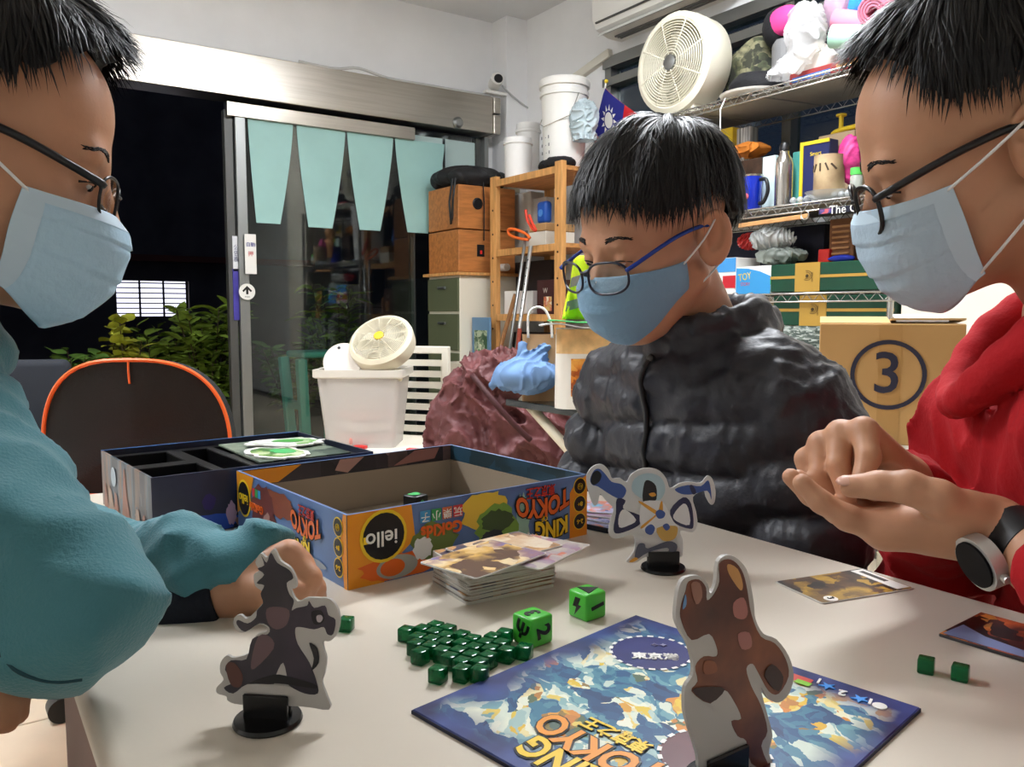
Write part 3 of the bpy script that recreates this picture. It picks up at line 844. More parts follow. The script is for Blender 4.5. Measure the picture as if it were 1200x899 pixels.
for i in range(4):
    for j in range(3):
        text_obj('▪' if j % 2 else '▌', .016, mat('ink_faint', (120, 120, 124), .7), bk_, (-.112 - .0025 * (i + 1), .035 - .03 * j, .06 + .04 * i), FX, 'print')
q = OX(605, 205, 2.72)
bucket('white_tub', 'short round white tub at the corner of the pine shelf', (2.76, OX(607, 205, 2.76).y, SZT), .075, .08, OX(607, 163, 2.76).z - SZT, mat('white_bright', (244, 243, 240), .45), lid=False, bail=False)
bucket('white_tub', 'taller white tub standing behind the short one by the column', (2.93, OX(619, 180, 2.93).y, SZT), .065, .07, OX(618, 146, 2.93).z - SZT, MATS['white_bright'], lid=False, bail=False)
fl_ = blob('black_pouch', 'flat black cloth pouch lying on the front edge of the pine shelf', 'bag', (2.705, OX(652, 190, 2.70).y, SZT + .03), (.075, .13, .042), m_blackcloth, 6, .008, zmin=SZT, lo=8, hi=16)
pb_ = blob('plastic_bag', 'crumpled white and blue plastic bag in front of the tall white bucket', 'plastic bag', OX(684, 138, 2.80), (.05, .085, .09), mat('bag_film', (205, 222, 228), .25, alpha=.85, var=.12, vscale=9), 9, .016, zmin=SZT, res=64, lo=9, hi=20,
           extra=lambda f, c: f.cap(c, (c.x, c.y - .02, SZT), .06, .05, .04))
# flag on a stick
o_ = OX(709, 103, 2.95); a_ = OX(757, 143, 2.95); b_ = OX(697, 166, 2.95)
fg = thing('small_flag', 'small flag with red field and blue canton bearing a white sun', 'flag', (2.95, b_.y, SZT))
rel = lambda q: Vector(q) - fg.location
u_ = (a_ - o_); v_ = (b_ - o_)
def flag_pt(u, v, lift=0.0): return rel(o_) + u_ * u + v_ * v + Vector((-.012 * math.sin(u * 5 + v * 2) - lift, 0, 0))
B().grid(lambda u, v: flag_pt(u, v), 16, 12).build('red_field', mat('flag_red', (206, 24, 34), .7), fg, smooth=True, solid=.0015)
B().grid(lambda u, v: flag_pt(u * .52, v * .85, .002), 10, 8).build('blue_canton', mat('flag_blue', (34, 38, 128), .7), fg, smooth=True)
bb = B()
def fs(x, y): return flag_pt(.26 + x, .44 + y * 1.15, .0045)
cc = bb.bm.verts.new(fs(0, 0))
st = [fs(.085 * math.cos(2 * PI * i / 24), .12 * math.sin(2 * PI * i / 24)) for i in range(24)]
vs = [bb.bm.verts.new(q) for q in st]
for i in range(24): bb.bm.faces.new((cc, vs[i], vs[(i + 1) % 24]))
for i in range(12):
    a = 2 * PI * (i + .5) / 12
    pts = [(.105 * math.cos(a - .2), .15 * math.sin(a - .2)), (.17 * math.cos(a), .24 * math.sin(a)), (.105 * math.cos(a + .2), .15 * math.sin(a + .2))]
    bb.face([fs(*q) for q in pts])
bb.build('white_sun', m_white, fg, normals=False)
B().tube([rel(o_ + (o_ - b_) * .1), rel(b_), Vector((.01, .0, -.0))], .005, 6).build('stick', m_white, fg)
B().sph(rel(o_ + (o_ - b_) * .12), .011).build('finial', m_yellow, fg, smooth=True)
# --- in the shelf bays
X_ = 2.66
shelf_box('white_file_box', 'white file box at the back of the pine shelf', 'box', 603, 622, 226, 293, 2.9, .1, mat('pale_box', (206, 206, 200), .6), zb=SHZ['mid'])
shelf_box('white_file_box', 'pale grey file box beside the blue tape dispenser', 'box', 623, 640, 232, 293, 2.92, .08, mat('pale_box2', (196, 196, 192), .6), zb=SHZ['mid'])
td = thing('blue_dispenser', 'blue plastic dispenser with rounded top on a white book', 'dispenser', (2.72, OX(638, 262, 2.72).y, OX(638, 262, 2.72).z))
B().box((0, 0, .06), (.05, .09, .12), bevel=.02, seg=3).build('body', m_blue, td, smooth=40)
B().cyl((-.026, 0, .055), .02, .006, (0, PI / 2, 0)).build('button', mat('blue_light', (80, 140, 215), .4), td, smooth=40)
zz = SHZ['mid']; hb = (td.location.z - zz)
for i, (m_, l_) in enumerate(((mat('paper_white', (226, 222, 208), .7), 'thick white paper book lying flat on the pine shelf'), (mat('kraft_board', (190, 150, 100), .7), 'brown board lying on the thick white book'))):
    bk1 = B().box((0, 0, hb * (.30 + .47 * i)), (.2, .15, hb * (.58 if i == 0 else .32)), bevel=.003, seg=1).build('book', m_, loc=(2.74, OX(640, 280, 2.70).y, zz)); tag(bk1, l_, 'book')
shelf_box('white_carton', 'small white carton with grey print on the lower pine shelf', 'box', 591, 604, 341, 367, X_, .1, m_white, zb=SHZ['low'])
shelf_box('white_carton', 'larger pale carton behind the tool poles on the lower pine shelf', 'box', 604, 624, 341, 367, X_ + .08, .12, mat('pale_box3', (208, 208, 204), .6), zb=SHZ['low'])
r, w, h, fx = shelf_box('brown_food_box', 'dark brown box with small bright label on the lower pine shelf', 'box', 629, 650, 328, 366, X_ + .02, .12, mat('dark_brown_box', (70, 34, 34), .6), zb=SHZ['low'])
B().box((fx - .001, -.02, h * .3), (.002, .07, h * .42)).build('label_print', art('food_label', [(.3, (220, 190, 120)), (.5, (210, 90, 60)), (.7, (240, 230, 200))], 60), r)
text_obj('W', .04, mat('ink_pale', (220, 210, 200), .6), r, (fx - .002, .0, h * .68), FX, 'lettering')
shelf_box('shade_toned_crate', 'crate painted dark with the shade of the middle pine shelf bay', 'crate', 603, 645, 306, 340, 2.86, .08, mat('shade_toned_crate', (44, 36, 34), .8), zb=SHZ['low'])  # the bay's shade is painted into the crate colour
shelf_box('shade_toned_crate', 'carton painted dark with the shade of the bottom pine shelf bay', 'crate', 600, 648, 390, 470, 2.82, .14, MATS['shade_toned_crate'], zb=SHZ['bot'])  # same dark colour, carrying the shade of the bottom bay
r, w, h, fx = shelf_box('magazine', 'blue magazine with green picture standing by the cream cabinet side', 'magazine', 553, 574, 372, 422, 2.53, .012, mat('mag_blue', (96, 130, 160), .5), zb=OX(563, 422, 2.53).z)
r.location.y = min(r.location.y, 4.02)
B().box((fx - .001, 0, h * .45), (.002, w * .7, h * .5)).build('cover_picture', art('mag_art', [(.35, (60, 90, 60)), (.5, (180, 190, 160)), (.7, (70, 120, 60))], 40), r)
text_obj('0', .05, mat('ink_cream', (230, 226, 200), .5), r, (fx - .003, 0, h * .3), FX, 'lettering')
mgs = B().box((0, 0, r.location.z / 2), (.3, .2, r.location.z)).build('low_cupboard', mat('low_cupboard', (190, 182, 164), .6), loc=(2.56, 3.92 - .02, 0))
mgs.location.x = 2.36; mgs.scale.x = .7
tag(mgs, 'pale low cupboard under the blue magazine', 'cupboard')
B().box((0, -.102, .55), (.2, .006, .12), bevel=.002).build('drawer', m_cabc, mgs)
B().box((0, -.107, .57), (.05, .006, .014)).build('handle', m_black, mgs)
# --- grabber tools leaning on the shelf
def reach0(base, top): return base + (base - top) * (base.z / max(.05, top.z - base.z))
gt = thing('litter_picker', 'litter picker with orange loop handle leaning on the pine shelf', 'tool', OX(600, 405, 2.5) )
g0 = gt.location.copy(); g0.z = 0; gt.location = g0
base, top = OX(598, 405, 2.5) - g0, OX(617, 270, 2.54) - g0
B().tube([reach0(base, top), top], .009, 8).build('pole', m_alu, gt, smooth=True)
lo_ = [OX(a, q, 2.53) - g0 for a, q in ((619, 281), (606, 279), (597, 275), (596, 269), (604, 269), (616, 274), (621, 279))]
B().tube(spline(lo_, 4), .008, 6).build('handle', m_orange, gt, smooth=True)
lo_ = [OX(a, q, 2.53) - g0 for a, q in ((616, 246), (618, 258), (624, 268), (628, 270), (624, 262), (620, 252))]
B().tube(spline(lo_, 4), .008, 6).build('trigger', mat('tool_red', (214, 64, 40), .45), gt, smooth=True)
g2 = thing('aluminium_pole', 'grey perforated aluminium pole beside the litter picker', 'pole', (2.5, gt.location.y - .03, 0))
base, top = OX(606, 405, 2.5) - g2.location, OX(622, 288, 2.53) - g2.location
B().tube([reach0(base, top), top], .011, 8).build('pole', mat('alu_pale', (180, 180, 176), .4, .8), g2, smooth=True)
for i in range(8): B().sph(base.lerp(top, .3 + i * .08) + Vector((-.009, -.005, 0)), .004, n=6).build('hole', m_black, g2)
g3 = thing('wooden_stick', 'brown wooden stick leaning behind the aluminium poles', 'stick', (2.55, gt.location.y + .05, 0))
base, top = OX(587, 405, 2.55) - g3.location, OX(604, 345, 2.57) - g3.location
B().tube([reach0(base, top), top], .012, 8).build('shaft', mat('stick_brown', (140, 96, 56), .7, var=.2, vscale=20), g3, smooth=True)
g4 = thing('broom_handle', 'short pole with a red-brown grip beside the paper bag', 'pole', (2.48, gt.location.y - .1, 0))
base, top = OX(607, 407, 2.48) - g4.location, OX(609, 385, 2.49) - g4.location
B().tube([reach0(base, top), top], .012, 8).build('grip', mat('grip_red', (130, 52, 34), .6), g4, smooth=True)

# ------------------------------------------------------------------ folding table with bags
p = F(625, 463, 2.75)
FT = thing('folding_table', 'dark topped folding table under the bags with a pale metal leg', 'table', (1.78, 1.98, 0), R(0))
TZ = .705
B().box((0, 0, TZ - .012), (.60, .44, .022), bevel=.004).build('tabletop', mat('dark_glass_top', (46, 52, 52), .15), FT)
tl = FT.location
a = F(612, 466, 2.62); c = F(662, 522, 2.52)
B().tube([a - tl, c - tl, c - tl + (c - a) * 1.0], .016, 10).build('leg', m_cream, FT, smooth=True)
for sx, sy in ((1, 1), (1, -1), (-1, -1)): B().tube([(sx * .26, sy * .18, TZ - .02), (sx * .29, sy * .2, 0)], .014, 8).build('leg', m_alu_dark, FT, smooth=True)
mb = thing('duffel_bag', 'large slumped maroon duffel bag between chair and shelf', 'bag', F(592, 530, 2.95)); mb.location.z = 0
c = F(585, 468, 2.95); L0 = mb.location
m_maroon = mat('maroon_nylon', (104, 58, 58), .55, var=.14, vscale=9, bump=.25, bscale=60)
f = Field((-.36, -.36, .3), (.36, .36, 1.0), .0075)
cl = c - L0; rt = RIGHT
f.cap(cl - rt * .11 + UP * -.12, cl + rt * .14 + UP * -.14, .15, .14, .05).cap(cl - rt * .06 + UP * .0, cl + rt * .08 + UP * .02, .12, .11, .06)
f.ell(cl + rt * .02 + UP * .10, (.16, .13, .07), k=.05).ell(cl - rt * .13 + UP * -.02, (.07, .08, .10), k=.04)
f.cap(cl + rt * .20 + UP * -.18, cl + rt * -.12 + UP * -.25, .12, .13, .06)
f.warp(folds(21, 4, 8, .034, 1.5)).warp(folds(25, 9, 18, .014, 1.8)).warp(folds(27, 18, 30, .005, 1.8)).plane((0, 0, .42), (0, 0, -1))
V, Q = f.mesh(); vq_obj('body', V, Q, m_maroon, mb)
B().tube(spline([cl - rt * .09 + UP * .1 - FWD * .15, cl - rt * .02 + UP * .02 - FWD * .2, cl + rt * .05 + UP * -.06 - FWD * .2, cl + rt * .11 + UP * -.12 - FWD * .19], 4), .01, 6).build('strap', mat('maroon_dark', (70, 34, 36), .6), mb, smooth=True)
mst = thing('low_stool', 'low stool hidden under the maroon duffel bag', 'stool', (L0.x, L0.y, 0))
B().box((0, 0, .40), (.4, .36, .04), bevel=.01).build('seat', m_grey, mst)
for sx in (-1, 1):
    for sy in (-1, 1): B().box((sx * .16, sy * .14, .19), (.04, .04, .38)).build('leg', m_grey, mst)
blob('blue_cloth_bag', 'light blue cloth bag on the dark folding table', 'bag', F(618, 440, 2.58), (.10, .10, .055), mat('blue_cloth', (112, 146, 190), .85, var=.08, vscale=10), 31, .012, zmin=TZ, res=64, lo=8, hi=18,
     extra=lambda f, c: f.cap(c + RIGHT * -.05 + UP * .0, c + RIGHT * -.115 + UP * -.03, .03, .012, .03).cap(c + RIGHT * .02 + UP * .04, c + RIGHT * .055 + UP * .085, .03, .016, .02).cap(c + RIGHT * .0 + UP * .05, c + RIGHT * -.015 + UP * .09, .02, .012, .02))
pg = thing('paper_bag', 'brown paper bag with white rope handle on the folding table', 'bag', F(637, 440, 2.62)); pg.location.z = TZ
h = F(637, 392, 2.62).z - TZ
bb = B(); loft(bb, [ring(.135, .09, 0, .004), ring(.135, .085, h * .6, .004), ring(.135, .07, h, .004)], True).build('body', mat('kraft_paper', (176, 140, 100), .8, var=.06, vscale=12), pg, rot=(0, 0, -YAW), solid=.002)
B().tube(spline([(-.05, -.04, h - .01), (-.05, -.04, h + .06), (-.03, -.04, h + .085), (.0, -.04, h + .08), (.02, -.04, h + .04), (.025, -.04, h - .01)], 5), .004, 6).build('handle', m_white, pg, rot=(0, 0, -YAW), smooth=True)
# snack bag + papers + vest
sb = thing('snack_bag', 'large white pouch with picture of orange nuggets on the folding table', 'bag', F(685, 440, 2.40)); sb.location.z = TZ
h = F(685, 384, 2.40).z - TZ
def pouch(u, v):
    a = u * 2 * PI; w = .088 * (1 - .04 * v); d = .045 * (1 - v) ** .5 + .006
    return (w * math.copysign(abs(math.cos(a)) ** .6, math.cos(a)), d * math.sin(a), v * h)
B().grid(pouch, 32, 10, True).build('body', mat('pouch_white', (232, 228, 218), .35, var=.04, vscale=6), sb, rot=(0, 0, -YAW), smooth=True)
bb = B(); 
def nug(u, v): q = pouch(.5 + .25 + (u - .5) * .3 + .10, .16 + v * .46); return (q[0], q[1] - .0015, q[2])
bb.grid(nug, 10, 8).build('nugget_print', art('nuggets', [(.25, (150, 70, 20)), (.45, (216, 130, 44)), (.7, (240, 176, 80))], 55), sb, rot=(0, 0, -YAW), normals=False)
def band(u, v): q = pouch(.5 + .25 + (u - .5) * .42, .68 + v * .3); return (q[0], q[1] - .001, q[2])
B().grid(band, 10, 5).build('gold_print', mat('pouch_gold', (226, 186, 128), .4, var=.3, vscale=14), sb, rot=(0, 0, -YAW), normals=False)
zt = TZ + h + .002
for k, (m_, l_, nm) in enumerate(((mat('newsprint', (190, 190, 186), .8, var=.3, vscale=40), 'newspaper sheet lying on the snack pouch', 'newspaper'), (m_green, 'green plastic sheet on top of the newspaper', 'plastic_sheet'))):
    c = F(672 + 6 * k, 377, 2.42)
    bb = B(); bb.grid(lambda u, v: ((u - .5) * (.20 - .02 * k), (v - .5) * .14, .006 * math.sin(u * 7 + k) * (1 - k * .5)), 12, 6).build(nm, m_, rot=(0, 0, -YAW), solid=.004, loc=(c.x, c.y, zt + .004 + .012 * k), smooth=True)
    tag(bpy.data.objects[nm], l_, 'paper' if k == 0 else 'sheet')
vt = thing('safety_vest', 'yellow hi-vis vest with grey stripes bundled on the green sheet', 'vest', F(690, 372, 2.46)); vt.location.z = zt + .022
h = F(685, 300, 2.46).z - vt.location.z
def vest(u, v):
    x = -.075 + .18 * u + .035 * v * (1 - u); return Vector((x, .02 * math.sin(u * 9 + v * 3) + .03 * (1 - v) * math.sin(u * 4), v * h))
B().grid(lambda u, v: vest(u, v), 20, 14).build('cloth', mat('hivis', (206, 236, 30), .6), vt, rot=(0, 0, -YAW), smooth=True, solid=.012)
for k, (v0, v1) in enumerate(((.12, .42), (.5, .8))):
    B().grid(lambda u, v: vest(u, v0 + .0 + (v1 - v0) * (u * .9) + v * .16) + Vector((0, -.009, 0)), 16, 3).build('stripe', mat('reflective_grey', (130, 132, 134), .4), vt, rot=(0, 0, -YAW), smooth=True)
B().box((.11, .0, .03), (.06, .03, .06), bevel=.01).build('red_trim', m_red, vt, rot=(0, 0, -YAW))
# ================================================================== WIRE SHELVES ALONG THE WHITE WALL
HX0, HX1, HY0, HY1 = 2.75, 3.16, 1.64, 2.93
LV = {'top': 1.885, 'mid': 1.41, 'low': 1.062, 'base': .62, 'floor': .15}
wsf = thing('wire_shelf', 'chrome wire shelf rack crowded with household items', 'shelf', ((HX0 + HX1) / 2, (HY0 + HY1) / 2, 0))
dx, dy = (HX1 - HX0) / 2, (HY1 - HY0) / 2
m_liner = mat('shelf_liner', (150, 146, 138), .6, var=.1, vscale=6)
for nm, z in LV.items():
    bb = B()
    for sx in (-1, 1):
        for dz in (0, -.032): bb.tube([(sx * dx, -dy, z + dz - .004), (sx * dx, dy, z + dz - .004)], .0038, 6)
        n = 44; zz = []
        for i in range(n + 1): zz.append((sx * dx, -dy + 2 * dy * i / n, z - .004 - (.032 if i % 2 else 0)))
        bb.tube(zz, .0026, 5)
    for sy in (-1, 1):
        for dz in (0, -.032): bb.tube([(-dx, sy * dy, z + dz - .004), (dx, sy * dy, z + dz - .004)], .0038, 6)
    fr2 = bb.build('shelf_rail', m_chrome, wsf, smooth=True)
    bb = B()
    for i in range(40):
        y = -dy + 2 * dy * (i + .5) / 40; bb.tube([(-dx, y, z - .002), (dx, y, z - .002)], .002, 4)
    o = bb.build('deck_wire', m_chrome, wsf); o['kind'] = 'stuff'
    if nm in ('top', 'mid'): B().box((0.01, 0, z - .010), (2 * dx - .03, 2 * dy - .02, .004)).build('liner', m_liner, wsf)
for sx in (-1, 1):
    for sy in (-1, 1): B().cyl((sx * (dx - .01), sy * (dy - .012), .95), .0125, 1.9, n=14).build('post', m_chrome, wsf, smooth=40)
for i in range(3): B().tube([(-dx + .01, -.35 + i * .36, LV['top'] - .014), (dx - .02, -.42 + i * .36, LV['top'] - .014)], .003, 5).build('brace', m_grey, wsf)

# --- top shelf
zt = LV['top']
p = OX(783, 70, 2.74)
f2 = round_fan('round_fan', 'large cream round box fan standing on the wire shelf', (2.77, p.y, zt + .228), (0, R(-90), 0), .226, .19, mat('fan_ivory', (233, 228, 208), .4), m_alu, nring=13, nspoke=8)
f2.rotation_euler = (0, R(-90), R(2))
B().box((-.205, 0, -.09), (.05, .22, .14), bevel=.012).build('foot', MATS['fan_ivory'], f2)
ht = thing('black_tray_hat', 'black cap resting in a white rimmed tray beside the fan', 'cap', (2.86, OX(872, 95, 2.80).y, zt))
B().lathe([(.09, .0), (.135, .012), (.14, .02), (.13, .022), (.088, .006)], n=28).build('tray', m_white, ht, smooth=40)
f = Field((-.15, -.15, 0), (.15, .15, .16), .007); f.ell((0, .0, .05), (.10, .11, .06), k=.01).ell((0, -.07, .04), (.07, .07, .02), k=.02).warp(folds(3, 5, 9, .008)).plane((0, 0, .01), (0, 0, -1))
V, Q = f.mesh(); vq_obj('cap', V, Q, m_blackcloth, ht)
camo = art('camouflage', [(.3, (34, 36, 28)), (.45, (70, 74, 50)), (.6, (130, 126, 96)), (.75, (50, 52, 38))], 30, rough=.85)
blob('camouflage_bag', 'camouflage pattern cloth bag behind the black cap', 'bag', (3.02, OX(886, 50, 3.02).y, zt + .14), (.10, .14, .17), camo, 17, .02, zmin=zt)
cf_ = thing('coffee_cup', 'pink and black item leaning behind the clear plastic bag', 'cap', (2.98, OX(917, 40, 2.95).y, zt))
B().sph((0, .03, .30), .09, (1, .8, 1), n=18).build('black_crown', m_blackcloth, cf_, smooth=True)
B().sph((-.05, -.02, .31), .085, (.5, 1, .7), n=18).build('pink_brim', mat('hot_pink', (226, 66, 140), .6), cf_, smooth=True)
B().cyl((0, 0, .12), .06, .24).build('stand', m_grey, cf_)
cf_.name = 'two_tone_cap'
m_film = mat('clear_film', (225, 225, 225), .12, alpha=.45, var=.12, vscale=16)
pbg = blob('clear_plastic_bag', 'tied clear plastic bag of white cloth hanging over the shelf front', 'plastic bag', OX(944, 38, 2.80), (.07, .075, .12), m_film, 19, .016, res=72, lo=10, hi=22,
           extra=lambda f, c: f.cap(c + Vector((-.02, .0, -.08)), c + Vector((-.04, .075, -.165)), .035, .055, .02))
c0 = OX(944, 38, 2.80)
blob('white_cloth_bundle', 'white cloth bundle inside the clear plastic bag', 'cloth', (2.86, c0.y + .01, zt + .075), (.06, .11, .075), mat('cloth_white', (220, 214, 204), .9), 23, .014, zmin=zt)
def roll(name, label, a, c, r, m, group='foam mat rolls'):
    r_ = thing(name, label, 'foam mat', (a + c) / 2, group=group); d = (c - a)
    q = d.to_track_quat('Z', 'Y').to_euler(); r_.rotation_euler = q; L = d.length
    pts = []
    for i in range(60):
        t = i / 59; ang = t * 2 * PI * 3.2; rr = r * (.35 + .65 * t); pts.append((rr * math.cos(ang), rr * math.sin(ang)))
    bb = B(); bb.grid(lambda u, v: (*pts[min(59, int(round(u * 59)))], (v - .5) * L), 60, 3); bb.build('roll', m, r_, smooth=True, solid=r * .17)
    B().tube([(r * 1.1 * math.cos(2 * PI * i / 20), r * 1.1 * math.sin(2 * PI * i / 20), .02) for i in range(20)], .003, 5, closed=True).build('band', mat('band_green', (60, 120, 100), .6), r_)
    return r_
roll('foam_roll', 'mint green rolled foam mat at the front of the top wire shelf', OX(975, 42, 2.80), OX(1048, 44, 2.86) + Vector((.0, 0, .0)), .045, mat('mint_foam', (170, 214, 190), .8))
roll('foam_roll', 'pink rolled foam mat lying on the mint green roll', OX(978, 22, 2.90), OX(1045, 30, 2.96), .042, mat('pink_foam', (226, 140, 165), .8))
roll('foam_roll', 'dusky rose foam roll with open end beside the blue bag', OX(1022, 14, 2.84) + Vector((0, 0, .0)), OX(1050, 2, 3.04), .052, mat('rose_foam', (196, 110, 135), .8))
blob('blue_bag', 'bright blue plastic bag above the pink foam roll', 'plastic bag', OX(1010, 4, 2.98), (.06, .09, .06), mat('blue_film', (50, 140, 225), .35), 29, .015)
blob('grey_pink_bag', 'grey and pink cloth bundle between clear bag and foam rolls', 'cloth', OX(984, 8, 2.96), (.06, .07, .10), mat('grey_pink', (180, 150, 170), .8, var=.25, vscale=12), 37, .014)
a, c = OX(925, 92, 2.80), OX(1012, 66, 2.80)
rb = thing('red_folded_box', 'flat dark red box with blue and orange edge under the foam rolls', 'box', (2.95, (a.y + c.y) / 2, zt))
B().box((0, 0, .02), (.3, a.y - c.y, .04), bevel=.003, seg=1).build('body', mat('dark_red_card', (140, 46, 44), .7), rb)
B().box((-.151, .06, .012), (.003, .17, .018)).build('blue_edge', mat('edge_blue', (60, 100, 170), .6), rb)
B().box((-.151, -.12, .02), (.003, .14, .018)).build('orange_edge', mat('edge_orange', (210, 150, 80), .6), rb)
B().box((0, 0, .0), (.18, .22, .12)).build('carton', m_grey, None)
_o = bpy.data.objects['carton']; _o.location = (3.03, OX(1000, 60, 3.0).y, zt + .10); _o.name = 'grey_carton'; tag(_o, 'plain grey carton propping up the foam rolls', 'box')
blob('pink_red_pouch', 'small red and pink pouch under the white tray', 'pouch', (2.83, OX(851, 112, 2.80).y, zt + .02), (.04, .05, .022), mat('pouch_pink', (210, 60, 90), .6), 5, .006, zmin=zt)

# --- middle shelf
zm = LV['mid']; Xm = 2.80
wb = bucket('white_bucket', 'wide white bucket with round lid beneath the cream fan', (2.89, OX(800, 140, 2.89).y, zm), .115, .13, .425, mat('bucket_white2', (240, 240, 240), .4), bail=False)
dl = thing('hanging_doll', 'small orange baby doll hanging on a white string from the shelf', 'doll', OX(845, 240, 2.715))
z_s = OX(838, 130, 2.715).z - dl.location.z
m_doll = mat('doll_skin', (226, 160, 104), .6)
hz = OX(842, 180, 2.715).z - dl.location.z
f = Field((-.06, -.09, -.02), (.06, .09, .34), .005)
f.ell((0, .0, hz), (.042, .048, .052), k=.01).ell((0, 0, hz - .085), (.03, .036, .05), k=.02).cap((0, -.025, hz - .065), (-.01, -.075, hz - .055), .016, .012, .01).cap((0, .025, hz - .065), (0, .06, hz - .1), .016, .012, .01)
f.cap((0, -.016, hz - .12), (0, -.022, hz - .19), .018, .014, .01).cap((0, .016, hz - .12), (0, .022, hz - .19), .018, .014, .01)
V, Q = f.mesh(); vq_obj('body', V, Q, m_doll, dl)
for y in (-.026, .008): B().sph((-.036, y - .004, hz + .002), .007, n=8).build('eye', mat('doll_eye', (60, 80, 120), .3), dl, smooth=True)
B().tube([(0, .012, hz + .045), (0, .015, z_s), (.03, .015, LV['top'] - dl.location.z)], .003, 5).build('string', m_white, dl)
shelf_box('yellow_box', 'yellow box with black print behind the hanging doll', 'box', 828, 858, 152, 200, 2.95, .1, m_yellow, zb=zm)
shelf_box('striped_book', 'book with black and white spine beside the yellow box', 'book', 858, 878, 150, 215, 2.98, .06, mat('striped', (190, 190, 190), .6, var=.7, vscale=30, stretch=(1, 3, .1)), zb=zm)
blob('orange_cloth', 'folded orange cloth on top of a dark basket', 'cloth', OX(880, 176, 2.93), (.07, .085, .03), mat('orange_cloth', (214, 128, 44), .85, var=.15, vscale=14), 41, .010, lo=12, hi=26, res=60)
bsk = shelf_box('dark_basket', 'dark brown basket behind the blue mug', 'basket', 862, 903, 186, 236, 2.87, .13, mat('dark_brown', (60, 40, 26), .8, var=.3, vscale=30), zb=zm)[0]
mg = thing('blue_mug', 'shiny blue travel mug with steel rim and black handle', 'mug', (2.80, OX(880, 235, 2.80).y, zm))
h = OX(880, 206, 2.80).z - zm
B().lathe([(.036, 0), (.04, .005), (.046, h * .95), (.044, h * .95), (.03, h * .94)], n=28).build('body', mat('mug_blue', (20, 50, 190), .15, .2, coat=.6), mg, smooth=40)
B().lathe([(.047, h * .95), (.049, h), (.043, h), (.043, h * .95)], n=28).build('rim', m_chrome, mg, smooth=40)
B().tube(spline([(0, -.043, h * .85), (0, -.075, h * .82), (0, -.085, h * .5), (0, -.065, h * .2), (0, -.042, h * .18)], 5), .008, 8).build('handle', m_black, mg, smooth=True)
B().cyl((-.042, .012, h * .38), .014, .004, (0, PI / 2, 0)).build('sticker', mat('sticker_lime', (190, 220, 60), .5), mg)
B().cyl((-.043, -.010, h * .38), .012, .004, (0, PI / 2, 0)).build('sticker', mat('sticker_pink', (230, 110, 130), .5), mg)
B().box((-.043, .02, h * .72), (.004, .022, .012)).build('sticker', m_red, mg)
shelf_box('pale_book', 'white book with turquoise spine between mug and steel bottle', 'book', 893, 908, 183, 233, 2.84, .12, mat('book_pale', (206, 226, 226), .6), zb=zm)
shelf_box('turquoise_book', 'turquoise book behind the blue mug handle', 'book', 886, 893, 187, 233, 2.88, .12, mat('turq', (60, 180, 180), .6), zb=zm)
bt = thing('steel_bottle', 'brushed steel water bottle with dark cap on the shelf', 'bottle', (2.82, OX(918, 233, 2.82).y, zm))
h = OX(918, 168, 2.82).z - zm; r0 = .036
B().lathe([(r0 * .95, 0), (r0, .006), (r0, h * .66), (r0 * .9, h * .74), (r0 * .55, h * .82), (r0 * .52, h * .87)], n=28).build('body', mat('bottle_steel', (198, 194, 188), .2, .95), bt, smooth=40)
B().lathe([(r0 * .58, h * .87), (r0 * .58, h * .95), (r0 * .4, h)], n=20).build('cap', m_black, bt, smooth=40)
shelf_box('teal_book', 'teal book standing behind the steel bottle', 'book', 928, 937, 178, 232, 2.87, .12, mat('teal_book', (70, 150, 140), .6), zb=zm)
r, w, h, fx = shelf_box('yellow_box', 'yellow and navy cardboard game box beside the candle', 'box', 938, 971, 165, 229, 2.87, .06, mat('navy_card', (26, 34, 84), .5), zb=zm)
B().box((fx, w / 2 - .006, h / 2), (.008, .014, h + .004)).build('yellow_spine', m_yellow, r)
B().box((fx, 0, h - .006), (.006, w, .014)).build('yellow_spine', m_yellow, r)
text_obj('Smart', .022, m_yellow, r, (fx - .001, -.005, h * .8), FX, 'lettering')
cd = thing('pillar_candle', 'wide beige candle with dark pattern in a glass bowl', 'candle', (2.80, OX(971, 222, 2.80).y, zm))
h = OX(971, 183, 2.80).z - zm
B().lathe([(.05, .02), (.056, .03), (.056, h), (.04, h), (.03, h - .01)], n=28).build('wax', art('candle_art', [(.3, (150, 120, 92)), (.55, (205, 180, 140)), (.8, (190, 160, 130))], 30, cells=False, rough=.5), cd, smooth=40)
for i in range(5):
    a = PI + (i - 2) * .45; B().box((.0565 * math.cos(a), .0565 * math.sin(a), h * .72), (.004, .006, .03), rot=(.4 * (i - 2), 0, a)).build('leaf_print', mat('print_dark', (70, 54, 40), .7), cd)
B().lathe([(.05, 0), (.085, .03), (.088, .034), (.048, .008)], n=24).build('glass_bowl', mat('bowl_glass', (220, 225, 225), .08, alpha=.4), cd, smooth=40)
for i in range(9):
    p = OX(930 + i * 8, 221 + (i % 3) * 2, 2.775); g = B().sph((0, 0, .014), .014, n=10).build('glass_bead', mat('bead_glass', (200, 205, 205), .08, alpha=.55), smooth=True, loc=(p.x, p.y, zm))
    tag(g, 'clear glass bead in the row along the wire shelf edge', 'bead', 'glass beads on the middle wire shelf')
pk = blob('pink_bag', 'magenta net bag with clear wrapping beside the candle', 'bag', OX(998, 186, 2.86), (.05, .045, .09), mat('magenta_net', (190, 50, 120), .6, var=.3, vscale=40), 43, .01, zmin=zm, lo=10, hi=22)
gb_ = thing('green_cap_bottle', 'clear bottle with green cap beside the candle and pink bag', 'bottle', (2.79, OX(1003, 226, 2.79).y, zm))
h = OX(1003, 197, 2.79).z - zm
